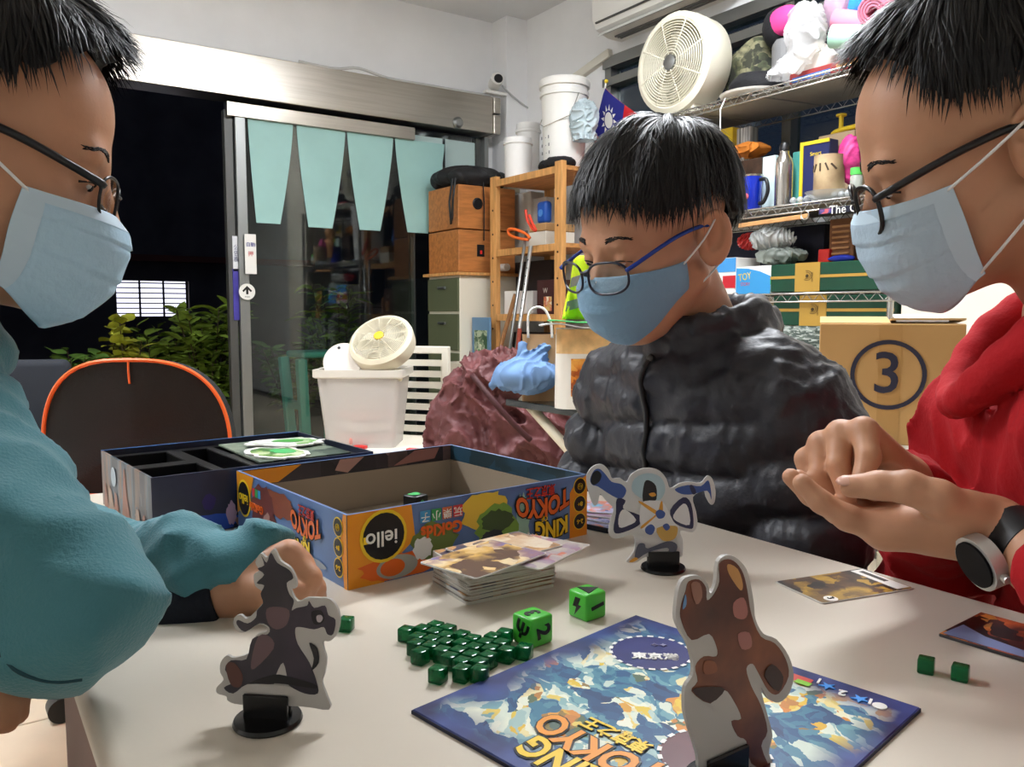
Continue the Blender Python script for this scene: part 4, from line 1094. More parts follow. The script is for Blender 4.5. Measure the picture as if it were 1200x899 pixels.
B().lathe([(.02, 0), (.022, .01), (.022, h * .7), (.014, h * .8)], n=20).build('body', mat('bottle_clear', (200, 210, 200), .1, alpha=.5), gb_, smooth=40)
B().lathe([(.022, h * .76), (.022, h), (.018, h)], n=20).build('cap', mat('cap_green', (90, 200, 90), .4), gb_, smooth=40)
yh = thing('yellow_clamp', 'yellow plastic clamp lying on top of a beige carton', 'clamp', OX(985, 152, 2.88))
B().tube(spline([(0, .05, -.01), (0, .02, .0), (0, -.07, .004)], 4), .010, 6).build('bar', m_yellow, yh, smooth=True)
B().cyl((0, .012, .03), .009, .055).build('stem', m_yellow, yh); B().cyl((0, .012, .058), .02, .008).build('knob', m_yellow, yh)
r, w, h, fx = shelf_box('beige_carton', 'beige carton under the yellow clamp', 'box', 958, 1000, 156, 225, 2.95, .1, mat('beige_carton', (190, 164, 130), .7), zb=zm)
yh.location = (2.97, r.location.y - .02, zm + h + .012)
blob('brown_bundle', 'brown paper bundle at the back of the middle shelf', 'bundle', (3.05, OX(915, 190, 3.05).y, zm + .09), (.06, .12, .13), mat('brown_bundle', (110, 84, 60), .85, var=.3, vscale=14), 47, .016, zmin=zm)

# --- hanging under the middle shelf
st1 = thing('wooden_ruler', 'wooden stick with a metal ring hanging under the middle shelf', 'stick', OX(905, 259, 2.745))
a, c = OX(862, 264, 2.745) - st1.location, OX(944, 252, 2.745) - st1.location
bb = B(); d = c - a; bb.box((0, 0, 0), (.008, d.length, .018), bevel=.002, seg=1).build('stick', mat('ruler_wood', (200, 150, 96), .6, var=.12, vscale=16), st1, rot=(-math.atan2(d.z, -d.y), 0, 0))
B().tube([c + Vector((-.004, .017 * math.cos(2 * PI * i / 16), .017 * math.sin(2 * PI * i / 16))) for i in range(16)], .003, 5, closed=True).build('ring', m_chrome, st1)
B().tube([c + Vector((0, 0, .015)), c + Vector((.01, 0, zm - .03 - st1.location.z - c.z))], .0015, 4).build('cord', m_white, st1)
B().tube([a, a + Vector((.01, 0, zm - .03 - st1.location.z - a.z))], .0015, 4).build('cord', m_white, st1)
lb = thing('shelf_box_sign', 'small dark printed box hanging under the wire shelf front', 'box', OX(983, 250, 2.74))
h = zm - .036 - lb.location.z
w = OX(960, 242, 2.74).y - OX(1006, 242, 2.74).y
B().box((.0, 0, h / 2), (.02, w, h), bevel=.002, seg=1).build('body', mat('dark_print', (26, 28, 46), .4), lb)
text_obj('The G', .045, m_white, lb, (-.0115, -.025, h * .5), FX, 'lettering')
B().box((-.0105, w * .3, h * .5), (.002, w * .3, h * .7)).build('picture', art('box_art', [(.3, (40, 60, 120)), (.5, (120, 80, 140)), (.7, (200, 90, 90))], 60), lb)

# --- lower shelf
zl = LV['low']
for i, (px, py, rx, ry, rz, col, lab) in enumerate(((905, 280, .06, .10, .045, (214, 216, 214), 'crumpled clear plastic bag lying above the grey one'), (915, 300, .07, .11, .03, (150, 158, 150), 'crumpled grey-green plastic bag on the green gift box'), (880, 283, .05, .05, .03, (200, 60, 56), 'red item wrapped in clear plastic under the wooden stick'))):
    blob('crumpled_bag', lab, 'plastic bag', OX(px, py, 2.86 + .04 * (i == 2)), (rx, ry, rz), mat('crumple_%d' % i, col, .2, alpha=.85 if i < 2 else 1, var=.25, vscale=14), 51 + i, .016, lo=12, hi=28, res=72)
shelf_box('dark_carton', 'dark navy carton at the back of the lower wire shelf', 'box', 850, 965, 268, 335, 3.0, .12, mat('navy_carton', (34, 36, 52), .8, var=.3, vscale=8), zb=zl)
r, w, h, fx = shelf_box('wicker_box', 'brown woven box standing behind the green gift boxes', 'basket', 971, 1000, 256, 335, 2.92, .1, mat('wicker_frame', (120, 78, 46), .7), zb=zl)
for i in range(10): B().box((fx - .004, 0, .07 + i * (h - .08) / 10), (.008, w * .7, .009), bevel=.002, seg=1).build('slat', mat('wicker', (176, 128, 84), .7), r)
shelf_box('brown_carton', 'brown carton between the woven box and the pillar', 'box', 1002, 1035, 258, 335, 2.95, .1, mat('brown_carton', (96, 56, 44), .8), zb=zl)
blob('royal_blue_cloth', 'royal blue cloth behind the green gift box', 'cloth', OX(985, 303, 2.885), (.02, .06, .012), mat('royal_blue', (30, 50, 170), .7), 61, .006)
shelf_box('red_tin', 'red tin showing between bags and woven box', 'tin', 958, 971, 292, 335, 2.90, .06, m_red, zb=zl)
r, w, h, fx = shelf_box('striped_box', 'blue white and red striped cardboard box beside the toy box', 'box', 818, 862, 303, 344, 2.78, .16, m_white, zb=zl)
B().box((fx - .0005, 0, h * .80), (.002, w, h * .38)).build('blue_band', mat('band_blue', (70, 150, 215), .5), r)
B().box((fx - .0005, 0, h * .34), (.002, w, h * .34)).build('red_band', mat('band_red', (196, 40, 50), .5), r)
B().box((fx - .0012, -.01, h * .36), (.002, w * .26, h * .36)).build('label', mat('label_white', (226, 222, 222), .5), r)
for i in range(5): B().box((fx - .0018, -.01, h * (.24 + .05 * i)), (.002, w * .2, h * .012)).build('label_line', mat('ink_mid', (150, 130, 140), .6), r)
r, w, h, fx = shelf_box('toy_box', 'blue and white toy box with yellow lettering beside the green gift box', 'box', 863, 903, 312, 344, 2.78, .12, m_white, zb=zl)
B().prism([(-w / 2, 0), (w / 2, 0), (w / 2, h * .62), (w * .2, h * .8), (-w * .15, h * .92), (-w / 2, h * .96)], .002, Matrix.Translation((fx - .001, 0, 0)) @ Matrix.Rotation(-PI / 2, 4, 'Z')).build('blue_print', mat('toy_blue', (60, 150, 210), .5), r)
B().sph((fx - .0, -w * .42, h * .42), .02, (.1, 1, 1), n=14).build('green_print', mat('toy_green', (90, 190, 70), .5), r)
text_obj('TOY', .042, m_yellow, r, (fx - .0025, w * .24, h * .62), (PI / 2, R(-8), -PI / 2), 'lettering', sx=.8)
text_obj('STORY', .020, mat('ink_redbright', (200, 50, 40), .5), r, (fx - .0025, w * .22, h * .35), FX, 'lettering', sx=.8)
m_gift = mat('gift_green', (18, 66, 46), .35, var=.12, vscale=10)
m_gold = mat('gift_gold', (178, 140, 60), .45)
def gift(label, x0, x1, y0, y1, zb, X=2.765):
    r, w, h, fx = shelf_box('green_gift_box', label, 'box', x0, x1, y0, y1, X, .2, m_gift, zb=zb, group='stacked green gift boxes', bevel=.003)
    B().box((fx - .0008, 0, h * .52), (.002, w, h * .10)).build('gold_line', m_gold, r)
    bw = w * .23; yb = w * .5 - w * .36
    B().box((fx - .0016, yb, h * .5), (.003, bw, h + .002)).build('gold_band', m_gold, r)
    B().box((0, yb, h + .0006), (.2, bw, .002)).build('gold_band', m_gold, r)
    for rr in (.014, .021): B().tube([(fx - .0034, yb + rr * math.cos(2 * PI * i / 20), h * .56 + rr * .9 * math.sin(2 * PI * i / 20)) for i in range(4, 18)], .0012, 4).build('swirl_print', mat('gift_ink', (70, 52, 20), .6), r)
    B().cyl((fx - .0034, yb, h * .54), .007, .001, (0, PI / 2, 0)).build('swirl_print', mat('gift_ink', (70, 52, 20), .6), r)
    text_obj('camiko', .013, MATS['gift_ink'], r, (fx - .0036, yb - .022, h * .5), (PI / 2, R(-90), -PI / 2), 'lettering')
    return r
gift('dark green gift box with gold band, the upper one of the stack', 903, 1034, 307, 342, zl + .004)
zg = OX(970, 382, 2.765).z
gift('dark green gift box with gold band under the wire shelf level', 906, 1048, 346, 382, zg)
sup = thing('wrapped_box', 'grey marbled box wrapped in shiny film under the green gift boxes', 'box', (2.87, OX(945, 400, 2.765).y - .16, LV['base']))
hh = zg - LV['base'] - .002
B().box((0, 0, hh / 2), (.22, .62, hh), bevel=.004).build('body', art('marble_wrap', [(.3, (60, 72, 66)), (.48, (110, 122, 114)), (.56, (180, 190, 184)), (.7, (80, 92, 86))], 40, stretch=(1, 1, 3), rough=.2, coat=.5), sup)
r, w, h, fx = shelf_box('wrapped_box', 'small grey wrapped box beneath the foil packet', 'box', 862, 901, 384, 470, 2.77, .2, MATS['marble_wrap'], zb=LV['base'])
sfz = LV['base'] + h
blob('foil_packet', 'crumpled silver foil packet under the yellow plates', 'packet', (2.85, OX(880, 372, 2.8).y, sfz + .03), (.08, .085, .045), mat('foil', (205, 205, 205), .18, .9), 71, .010, lo=16, hi=34, zmin=sfz, res=64)
for i in range(2):
    yp = B().lathe([(.03, 0), (.085, .008), (.088, .011), (.03, .004)], n=28).build('yellow_plate', m_yellow, smooth=40, loc=(2.85, OX(886, 358, 2.8).y, OX(880, 360, 2.8).z + i * .014))
    tag(yp, ['yellow plastic plate resting on the foil packet', 'yellow plastic plate stacked on the other plate'][i], 'plate', 'yellow plates')

# ------------------------------------------------------------------ numbered carton on a white side table
sd = thing('side_table', 'white side table carrying the numbered carton', 'table', (1.70, 1.02, 0), R(-42))
cz = F(1040, 509, 1.90).z
B().box((0, 0, cz - .0175), (.56, .46, .035), bevel=.008).build('tabletop', mat('table_white2', (224, 222, 214), .4), sd)
for sx in (-1, 1):
    for sy in (-1, 1): B().box((sx * .24, sy * .19, (cz - .035) / 2), (.04, .04, cz - .035)).build('leg', mat('leg_white', (210, 208, 200), .5), sd)
a = F(959, 440, 1.80); _ra = Vector((a.x, a.y, 0)); _rc = ray(1130, 440)[0]; c = ORG + _rc * (_ra.dot(_ra) / _ra.dot(_rc))
c.z = a.z
w = (c - a).length; hb = F(959, 379, 1.8).z - cz
q = (c - a); ang = math.atan2(q.y, q.x)
cb2 = thing('numbered_carton', 'brown cardboard carton printed with a circled three on the side table', 'box', (a + c) / 2, ang)
cb2.location.z = cz
nrm = Vector((-q.y, q.x, 0)).normalized()
cb2.location += nrm * .13
B().box((0, 0, hb / 2), (w, .26, hb), bevel=.002, seg=1).build('body', m_card, cb2)
for sx, rot in ((-1, .10), (1, -.06)):
    B().box((sx * w * .25, -.06, hb + .006), (w * .5, .13, .004), rot=(rot, 0, 0)).build('flap', mat('card_flap', (206, 168, 112), .75), cb2)
B().box((.06, -.075, hb + .012), (.1, .10, .004), rot=(.12, 0, 0)).build('flap', m_white, cb2)
B().box((0, -.1305, hb * .5), (.045, .001, hb * .98)).build('tape', mat('card_tape', (184, 142, 84), .4), cb2)
cxp = (F(1040, 440, 1.76) - (a + c) / 2).dot(q.normalized())
bb = B(); ro, ri = .075, .066
czp = F(1040, 439, 1.76).z - cz
for i in range(40):
    t0, t1 = 2 * PI * i / 40, 2 * PI * (i + 1) / 40
    bb.face([(cxp + rr * math.cos(t), -.1325, czp + rr * math.sin(t)) for rr, t in ((ri, t0), (ro, t0), (ro, t1), (ri, t1))])
bb.build('circle_print', mat('ink_navy', (44, 44, 62), .7), cb2)
text_obj('3', .125, MATS['ink_navy'], cb2, (cxp - .002, -.1325, czp), (PI / 2, 0, 0), 'number_print', offset=.001)
# ================================================================== TABLE AND GAME
TT = .74
tb = thing('table', 'off-white laminate table the game is played on', 'table', (.389, .45, 0))
m_lam = mat('laminate', (208, 199, 184), .32, var=.02, vscale=5, bump=.02, bscale=300)
B().box((0, 0, TT - .014), (.662, 1.56, .028), bevel=.010, seg=3).build('tabletop', m_lam, tb, smooth=50)
B().box((0, 0, TT - .045), (.56, 1.40, .034)).build('apron', mat('table_metal', (120, 112, 104), .5, .3), tb)
m_leg = mat('mauve_panel', (150, 124, 118), .6)
for y in (.175, -.62): 
    B().box((-.312, y, (TT - .03) / 2), (.02, .34, TT - .03), bevel=.002).build('leg_panel', m_leg, tb)
    B().box((.30, .66 if y > 0 else y, (TT - .03) / 2), (.03, .30, TT - .03), bevel=.002).build('leg_panel', m_leg, tb)
# ---------------------------------------------------------------- lid of the game box (upside down, open)
m_orng = mat('print_orange', (236, 150, 30), .35)
m_yel = mat('print_yellow', (246, 206, 40), .35)
m_org2 = mat('print_deep_orange', (232, 104, 30), .35)
m_ink = mat('print_black', (16, 15, 18), .35)
m_wht = mat('print_white', (240, 238, 232), .4)
m_red2 = mat('print_red', (206, 52, 40), .35)
m_sky = art('box_sky', [(.3, (70, 96, 146)), (.5, (104, 138, 190)), (.7, (150, 180, 214))], 14, cells=False, seed=2)
m_card_in = mat('box_inside', (150, 136, 118), .8, var=.04, vscale=8)
n_ = OH(408, 692, TT)
LW, LD, LH = .292, .262, .0675
lid = thing('game_box_cover', 'open game box lid lying upside down with orange and blue art', 'box', (n_.x, n_.y, TT), R(4.5))
T = .0025
B().box((LW / 2, LD / 2, T / 2), (LW - T, LD - T, T)).build('bottom_panel', m_card_in, lid)
m_inart = art('box_in_art', [(.25, (24, 22, 30)), (.5, (46, 40, 48)), (.62, (70, 56, 54)), (.78, (150, 120, 120))], 22, seed=3)
sides = {'front': ((LW / 2, T / 2, LH / 2), (LW, T, LH)), 'rear': ((LW / 2, LD - T / 2, LH / 2), (LW, T, LH)), 'west': ((T / 2, LD / 2, LH / 2), (T, LD - 2 * T, LH)), 'east': ((LW - T / 2, LD / 2, LH / 2), (T, LD - 2 * T, LH))}
for k, (c, d) in sides.items():
    B().box(c, d).build('side_panel', m_sky, lid)
    # bare board inside, below a printed strip
    n = {'front': (0, 1), 'rear': (0, -1), 'west': (1, 0), 'east': (-1, 0)}[k]
    ci = (c[0] + n[0] * T * .75, c[1] + n[1] * T * .75, LH * .36); di = (LW - 2 * T if n[1] else .0016, LD - 2 * T if n[0] else .0016, LH * .70)
    B().box(ci, di).build('inner_lining', m_card_in, lid)
    ci = (c[0] + n[0] * T * .6, c[1] + n[1] * T * .6, LH * .855); di = (LW - 2 * T if n[1] else .0008, LD - 2 * T if n[0] else .0008, LH * .285)
    B().box(ci, di).build('inner_print', m_inart if k != 'east' else art('box_in_teal', [(.3, (20, 40, 52)), (.5, (40, 72, 92)), (.7, (30, 52, 60))], 22, seed=8), lid)
def on(face, u, z, lift=.0006):
    return (u, -lift, z) if face == 'f' else (-lift, u, z)
FRT = {'f': (PI / 2, PI, 0), 'w': (PI / 2, PI, -PI / 2)}
def patch(face, pts, m, lift, parent=lid, name='print_patch', sy=1):
    bb = B(); bb.face([on(face, u, z, lift) for u, z in pts]); return bb.build(name, m, parent, normals=False)
def disc(u, z, ru, rz=None, n=22, a0=0, a1=2 * PI): rz = rz or ru; return [(u + ru * math.cos(a0 + (a1 - a0) * i / n), z + rz * math.sin(a0 + (a1 - a0) * i / n)) for i in range(n + (0 if a1 - a0 > 6 else 1))]
def splat(u, z, ru, rz, seed, n=26):
    rg = random.Random(seed); return [(u + ru * (.78 + .3 * rg.random()) * math.cos(2 * PI * i / n), min(LH - .001, max(.001, z + rz * (.78 + .3 * rg.random()) * math.sin(2 * PI * i / n)))) for i in range(n)]
# front face
W_ = LW
patch('f', [(0, 0), (.036, 0), (.05, .02), (.07, .035), (.066, LH), (0, LH)], m_orng, .0004)
patch('f', splat(.052, .012, .046, .014, 1), m_org2, .0006)
patch('f', disc(.05, .012, .022, .011), mat('print_steel', (170, 170, 160), .35), .0008); patch('f', disc(.045, .012, .013, .008), m_org2, .001)
patch('f', splat(.09, .03, .028, .018, 2), mat('print_olive', (110, 128, 60), .35), .0007)
patch('f', splat(.078, .024, .012, .012, 9), m_wht, .0009)
patch('f', disc(.036, .043, .0245), m_yel, .0011); patch('f', disc(.036, .043, .0215), m_ink, .0014)
text_obj('iello', .020, m_wht, lid, on('f', .0335, .0415, .0018), FRT['f'], 'logo_lettering', offset=.0002)
patch('f', [(.0150, .0385), (.0195, .0385), (.0195, .045), (.0150, .045)], m_yel, .0018)
for i, (t, cq) in enumerate((('玩', (206, 56, 60)), ('樂', (206, 110, 70)), ('小', (60, 160, 90)), ('子', (60, 150, 200)))):
    u = .118 - i * .0125
    patch('f', [(u - .0055, .048), (u + .0055, .048), (u + .0055, .0595), (u - .0055, .0595)], mat('sq_%d' % i, cq, .35), .0012)
    text_obj(t, .010, m_wht, lid, on('f', u, .0538, .0016), FRT['f'], 'lettering')
text_obj('GoKids', .0155, m_org2, lid, on('f', .099, .0395, .0016), FRT['f'], 'lettering', offset=.0006)
patch('f', splat(.150, .05, .030, .02, 5), mat('print_gold', (226, 190, 60), .35), .0007)
patch('f', splat(.166, .028, .028, .027, 6), mat('print_green', (120, 160, 60), .35), .0009)
patch('f', splat(.166, .036, .022, .012, 7), mat('print_dgreen', (60, 84, 40), .35), .0011)
patch('f', splat(.160, .021, .016, .007, 8), mat('print_ink_blue', (30, 40, 50), .35), .0013)
patch('f', splat(.20, .03, .01, .03, 11), mat('print_pale_green', (150, 190, 170), .35), .0006)
patch('f', [(W_ - .026, 0), (W_, 0), (W_, LH), (W_ - .018, LH - .008), (W_ - .026, .05)], m_orng, .0006)
for i in range(3):
    z = .056 - i * .0195; patch('f', disc(W_ - .0115, z, .0094), m_yel, .0010); patch('f', disc(W_ - .0115, z, .0084), m_ink, .0012)
    text_obj(['☺', '8+', '2-6'][i], .0072, m_yel, lid, on('f', W_ - .0115, z, .0016), FRT['f'], 'lettering')
def title(face, u, z, s, bend=0.0, dim=1.0):
    for body, du, dz, sz, m, off in (('KING', -.012, -.020, .024, m_yel, .0), ('OF', -.002, -.0075, .008, m_yel, 0), ('TOKYO', 0, .0045, .026, m_org2, 0), ('東京之王', .003, .0215, .0125, m_red2, 0)):
        for lift, mm, o in ((.0016, m_ink, .0023), (.0021, m, .0010)):
            text_obj(body, sz * s, mm, lid, on(face, u - du * s, z + dz * s, lift), FRT[face], 'title_lettering', offset=o * s * (1 if sz > .02 else .22), sx=.78, bend=-6 if body in ('KING', 'TOKYO') else 0, extrude=.0001)
title('f', .2265, .0365, 1.03)
text_obj('獲獎桌上遊戲 2~6', .0055, m_wht, lid, on('f', .225, .0075, .0016), (PI / 2, PI + R(24), 0), 'lettering')
# west face (towards the person in teal); u runs along local y
patch('w', [(LD - .035, LH * .55), (LD, 0.02), (LD, LH), (LD - .05, LH)], m_orng, .0006)
patch('w', splat(LD - .075, .035, .035, .03, 14), mat('print_maroon', (110, 56, 50), .35), .0008)
patch('w', splat(LD - .115, .050, .04, .014, 15), mat('print_brown', (140, 74, 50), .35), .0007)
patch('w', splat(LD - .085, .022, .012, .014, 16), mat('print_pinkgrey', (170, 130, 120), .35), .001)
patch('w', disc(LD - .022, .040, .019, .021), m_yel, .0011); patch('w', disc(LD - .022, .040, .0165, .0185), m_ink, .0014)
text_obj('iello', .016, m_yel, lid, on('w', LD - .022, .040, .0018), FRT['w'], 'logo_lettering')
for i, cq in enumerate(((206, 56, 60), (60, 160, 90), (60, 150, 200))):
    u = LD - .05 - i * .008; patch('w', [(u - .0035, .047), (u + .0035, .047), (u + .0035, .056), (u - .0035, .056)], mat('sqw_%d' % i, cq, .35), .0012)
text_obj('GoKids', .012, m_org2, lid, on('w', LD - .058, .036, .0016), FRT['w'], 'lettering', offset=.0004)
title('w', .082, .036, .92)
patch('w', [(0, 0), (.006, 0), (.012, .05), (.006, LH), (0, LH)], m_orng, .0006)
for i in range(3):
    z = .054 - i * .0185; patch('w', disc(.0155, z, .0092), m_yel, .0010); patch('w', disc(.0155, z, .0080), m_ink, .0012)
    text_obj(['☺', '8+', '2-6'][i], .0065, m_yel, lid, on('w', .0155, z, .0016), FRT['w'], 'lettering')
patch('w', disc(.07, .010, .03, .004), mat('print_palegrey', (150, 160, 170), .35), .0009)
# corner wedge of orange on the inside of the rear-left corner
bb = B(); bb.face([(.0052, LD - .004, LH - .001), (.0052, LD - .004, LH * .73), (.046, LD - .0046, LH * .73), (.075, LD - .0046, LH - .001)]); bb.build('print_patch', m_orng, lid, normals=False)
bb = B(); bb.face([(.125, LD - .0048, LH - .001), (.118, LD - .0048, LH * .8), (.135, LD - .0048, LH * .73), (.15, LD - .0048, LH * .9), (.158, LD - .0048, LH - .001)]); bb.build('print_patch', MATS['print_pinkgrey'], lid, normals=False)
bb = B(); bb.face([(.232, LD - .0048, LH - .001), (.20, LD - .0048, LH * .74), (.262, LD - .0048, LH * .78), (.27, LD - .0048, LH - .001)]); bb.build('print_patch', mat('print_rose', (150, 104, 96), .4), lid, normals=False)
# ---------------------------------------------------------------- lower box with black insert
c_ = OH(187, 637, TT)
BW, BD, BH = .268, .222, .0690
lb_ = thing('game_box', 'lower half of the game box with black insert tray and night city art', 'box', (c_.x - .004, c_.y + .012, TT), R(4.5))
m_night = art('box_night', [(.28, (18, 20, 34)), (.5, (34, 40, 62)), (.66, (52, 56, 84))], 18, cells=False, seed=11)
m_nightw = art('box_night_w', [(.3, (40, 52, 66)), (.5, (80, 98, 110)), (.62, (130, 100, 80)), (.75, (60, 60, 70))], 26, seed=4, stretch=(1, 2.4, .5))
for c, d, m_ in (((BW / 2, T / 2, BH / 2), (BW, T, BH), m_night), ((BW / 2, BD - T / 2, BH / 2), (BW, T, BH), m_night), ((T / 2, BD / 2, BH / 2), (T, BD - 2 * T, BH), m_nightw), ((BW - T / 2, BD / 2, BH / 2), (T, BD - 2 * T, BH), m_night)):
    B().box(c, d).build('side_panel', m_, lb_)
B().box((BW / 2, BD / 2, T / 2), (BW - 2 * T, BD - 2 * T, T)).build('bottom_panel', m_card_in, lb_)
m_tray = mat('tray_black', (14, 14, 15), .3)
tray = B()
zt_ = BH - .008
def cell(x0, x1, y0, y1, dep):
    tray.box(((x0 + x1) / 2, (y0 + y1) / 2, zt_ - dep), (x1 - x0, y1 - y0, .0015))
    for a, c in (((x0, (y0 + y1) / 2), (.0015, y1 - y0)), ((x1, (y0 + y1) / 2), (.0015, y1 - y0)), (((x0 + x1) / 2, y0), (x1 - x0, .0015)), (((x0 + x1) / 2, y1), (x1 - x0, .0015))):
        tray.box((a[0], a[1], zt_ - dep / 2), (c[0], c[1], dep))
cells_ = [(.012, .080, .020, .10, .03), (.012, .075, .125, .205, .03), (.092, .126, .03, .20, .035), (.136, .255, .020, .205, .012)]
xs = sorted({.003, BW - .003, *[c[0] for c in cells_], *[c[1] for c in cells_]}); ys = sorted({.003, BD - .003, *[c[2] for c in cells_], *[c[3] for c in cells_]})
for i in range(len(xs) - 1):
    for j in range(len(ys) - 1):
        mx, my = (xs[i] + xs[i + 1]) / 2, (ys[j] + ys[j + 1]) / 2
        if not any(c[0] < mx < c[1] and c[2] < my < c[3] for c in cells_):
            tray.box((mx, my, zt_), (xs[i + 1] - xs[i], ys[j + 1] - ys[j], .0015))
for c in cells_: cell(*c)
tray.build('insert_tray', m_tray, lb_)
def bpatch(face, pts, m, lift=.0006):
    bb = B(); bb.face([(u, -lift, z) if face == 'f' else (-lift, u, z) for u, z in pts]); return bb.build('print_patch', m, lb_, normals=False)
bpatch('f', splat(.055, .010, .045, .012, 21), mat('print_cobalt', (44, 84, 190), .35))
bpatch('f', splat(.085, .018, .006, .014, 22), mat('print_lilac', (190, 160, 190), .35), .0009)
bpatch('f', splat(.095, .008, .006, .006, 23), MATS['print_pinkgrey'], .001); bpatch('f', splat(.115, .02, .003, .012, 24), mat('print_slate', (90, 90, 110), .35), .001)
bpatch('f', splat(.06, .034, .008, .01, 25), mat('print_violet', (54, 44, 110), .35), .0007)
bpatch('w', [(.085, 0), (.125, 0), (.118, .03), (.112, .062), (.106, .062), (.10, .03)], mat('print_rust', (134, 74, 52), .35))
for i, (u, w_) in enumerate(((.03, .010), (.055, .014), (.15, .012), (.175, .016), (.20, .010))): bpatch('w', [(u - w_, 0), (u + w_, 0), (u + w_ * .5, .02 + .004 * i), (u - w_ * .3, .024)], [MATS['print_rust'], mat('print_sand', (150, 120, 100), .35)][i % 2], .0008)
bpatch('w', disc(.16, .045, .012, .012), mat('print_moon', (170, 186, 196), .35), .0008)
B().box((BW / 2, BD - T / 2, BH + .0004), (BW, T * 1.02, .0008)).build('edge_print', mat('edge_blue2', (60, 110, 170), .35, var=.4, vscale=20), lb_)
# sheets lying on the tray
ex = lambda u, v, z=0: lb_.matrix_basis @ Vector((u, v, z))
sh = thing('punchboard', 'dark green art sheet lying on the black insert tray', 'game board', ex(.197, .115, BH - .0055), R(2))
B().box((0, 0, .001), (.118, .165, .002)).build('board', art('punch_art', [(.3, (40, 52, 46)), (.5, (80, 96, 80)), (.7, (130, 140, 120))], 30, seed=7), sh)
def cutout(name, label, u, v, z, rz, ru, rv, m1, m2, seed):
    r = thing(name, label, 'cardboard figure', ex(u, v, z), rz, group='cardboard cut-outs on the insert tray')
    rg = random.Random(seed); pts = [(ru * (.75 + .4 * rg.random()) * math.cos(2 * PI * i / 22), rv * (.75 + .4 * rg.random()) * math.sin(2 * PI * i / 22)) for i in range(22)]
    Mx = Matrix.Rotation(PI / 2, 4, 'X')
    B().prism(pts, .002, Mx).build('card', m_wht, r)
    B().prism([(x * .82, y * .82) for x, y in pts], .0005, Matrix.Translation((0, 0, .0012)) @ Mx).build('print', m1, r)
    B().prism([(x * .4 + ru * .2, y * .4) for x, y in pts], .0005, Matrix.Translation((0, 0, .0016)) @ Mx).build('print', m2, r)
cutout('card_cutout', 'green and white cardboard cut-out spread over the art sheet', .175, .075, BH - .0022, .3, .035, .05, art('cut_green', [(.35, (60, 110, 40)), (.5, (120, 160, 60)), (.7, (200, 210, 170))], 60), m_green, 3)
cutout('card_cutout', 'white cardboard cut-out with bright green centre near the box rim', .215, .135, BH - .0002, 1.2, .033, .052, art('cut_green2', [(.35, (210, 214, 206)), (.55, (120, 170, 70)), (.7, (50, 130, 50))], 50, seed=6), mat('cut_leaf', (60, 150, 50), .4), 5)
# ---------------------------------------------------------------- game board
bn_ = OH(745, 725, TT)
gbd = thing('game_board', 'square game board with painted blue city art and yellow title', 'game board', (bn_.x, bn_.y, TT), R(190))
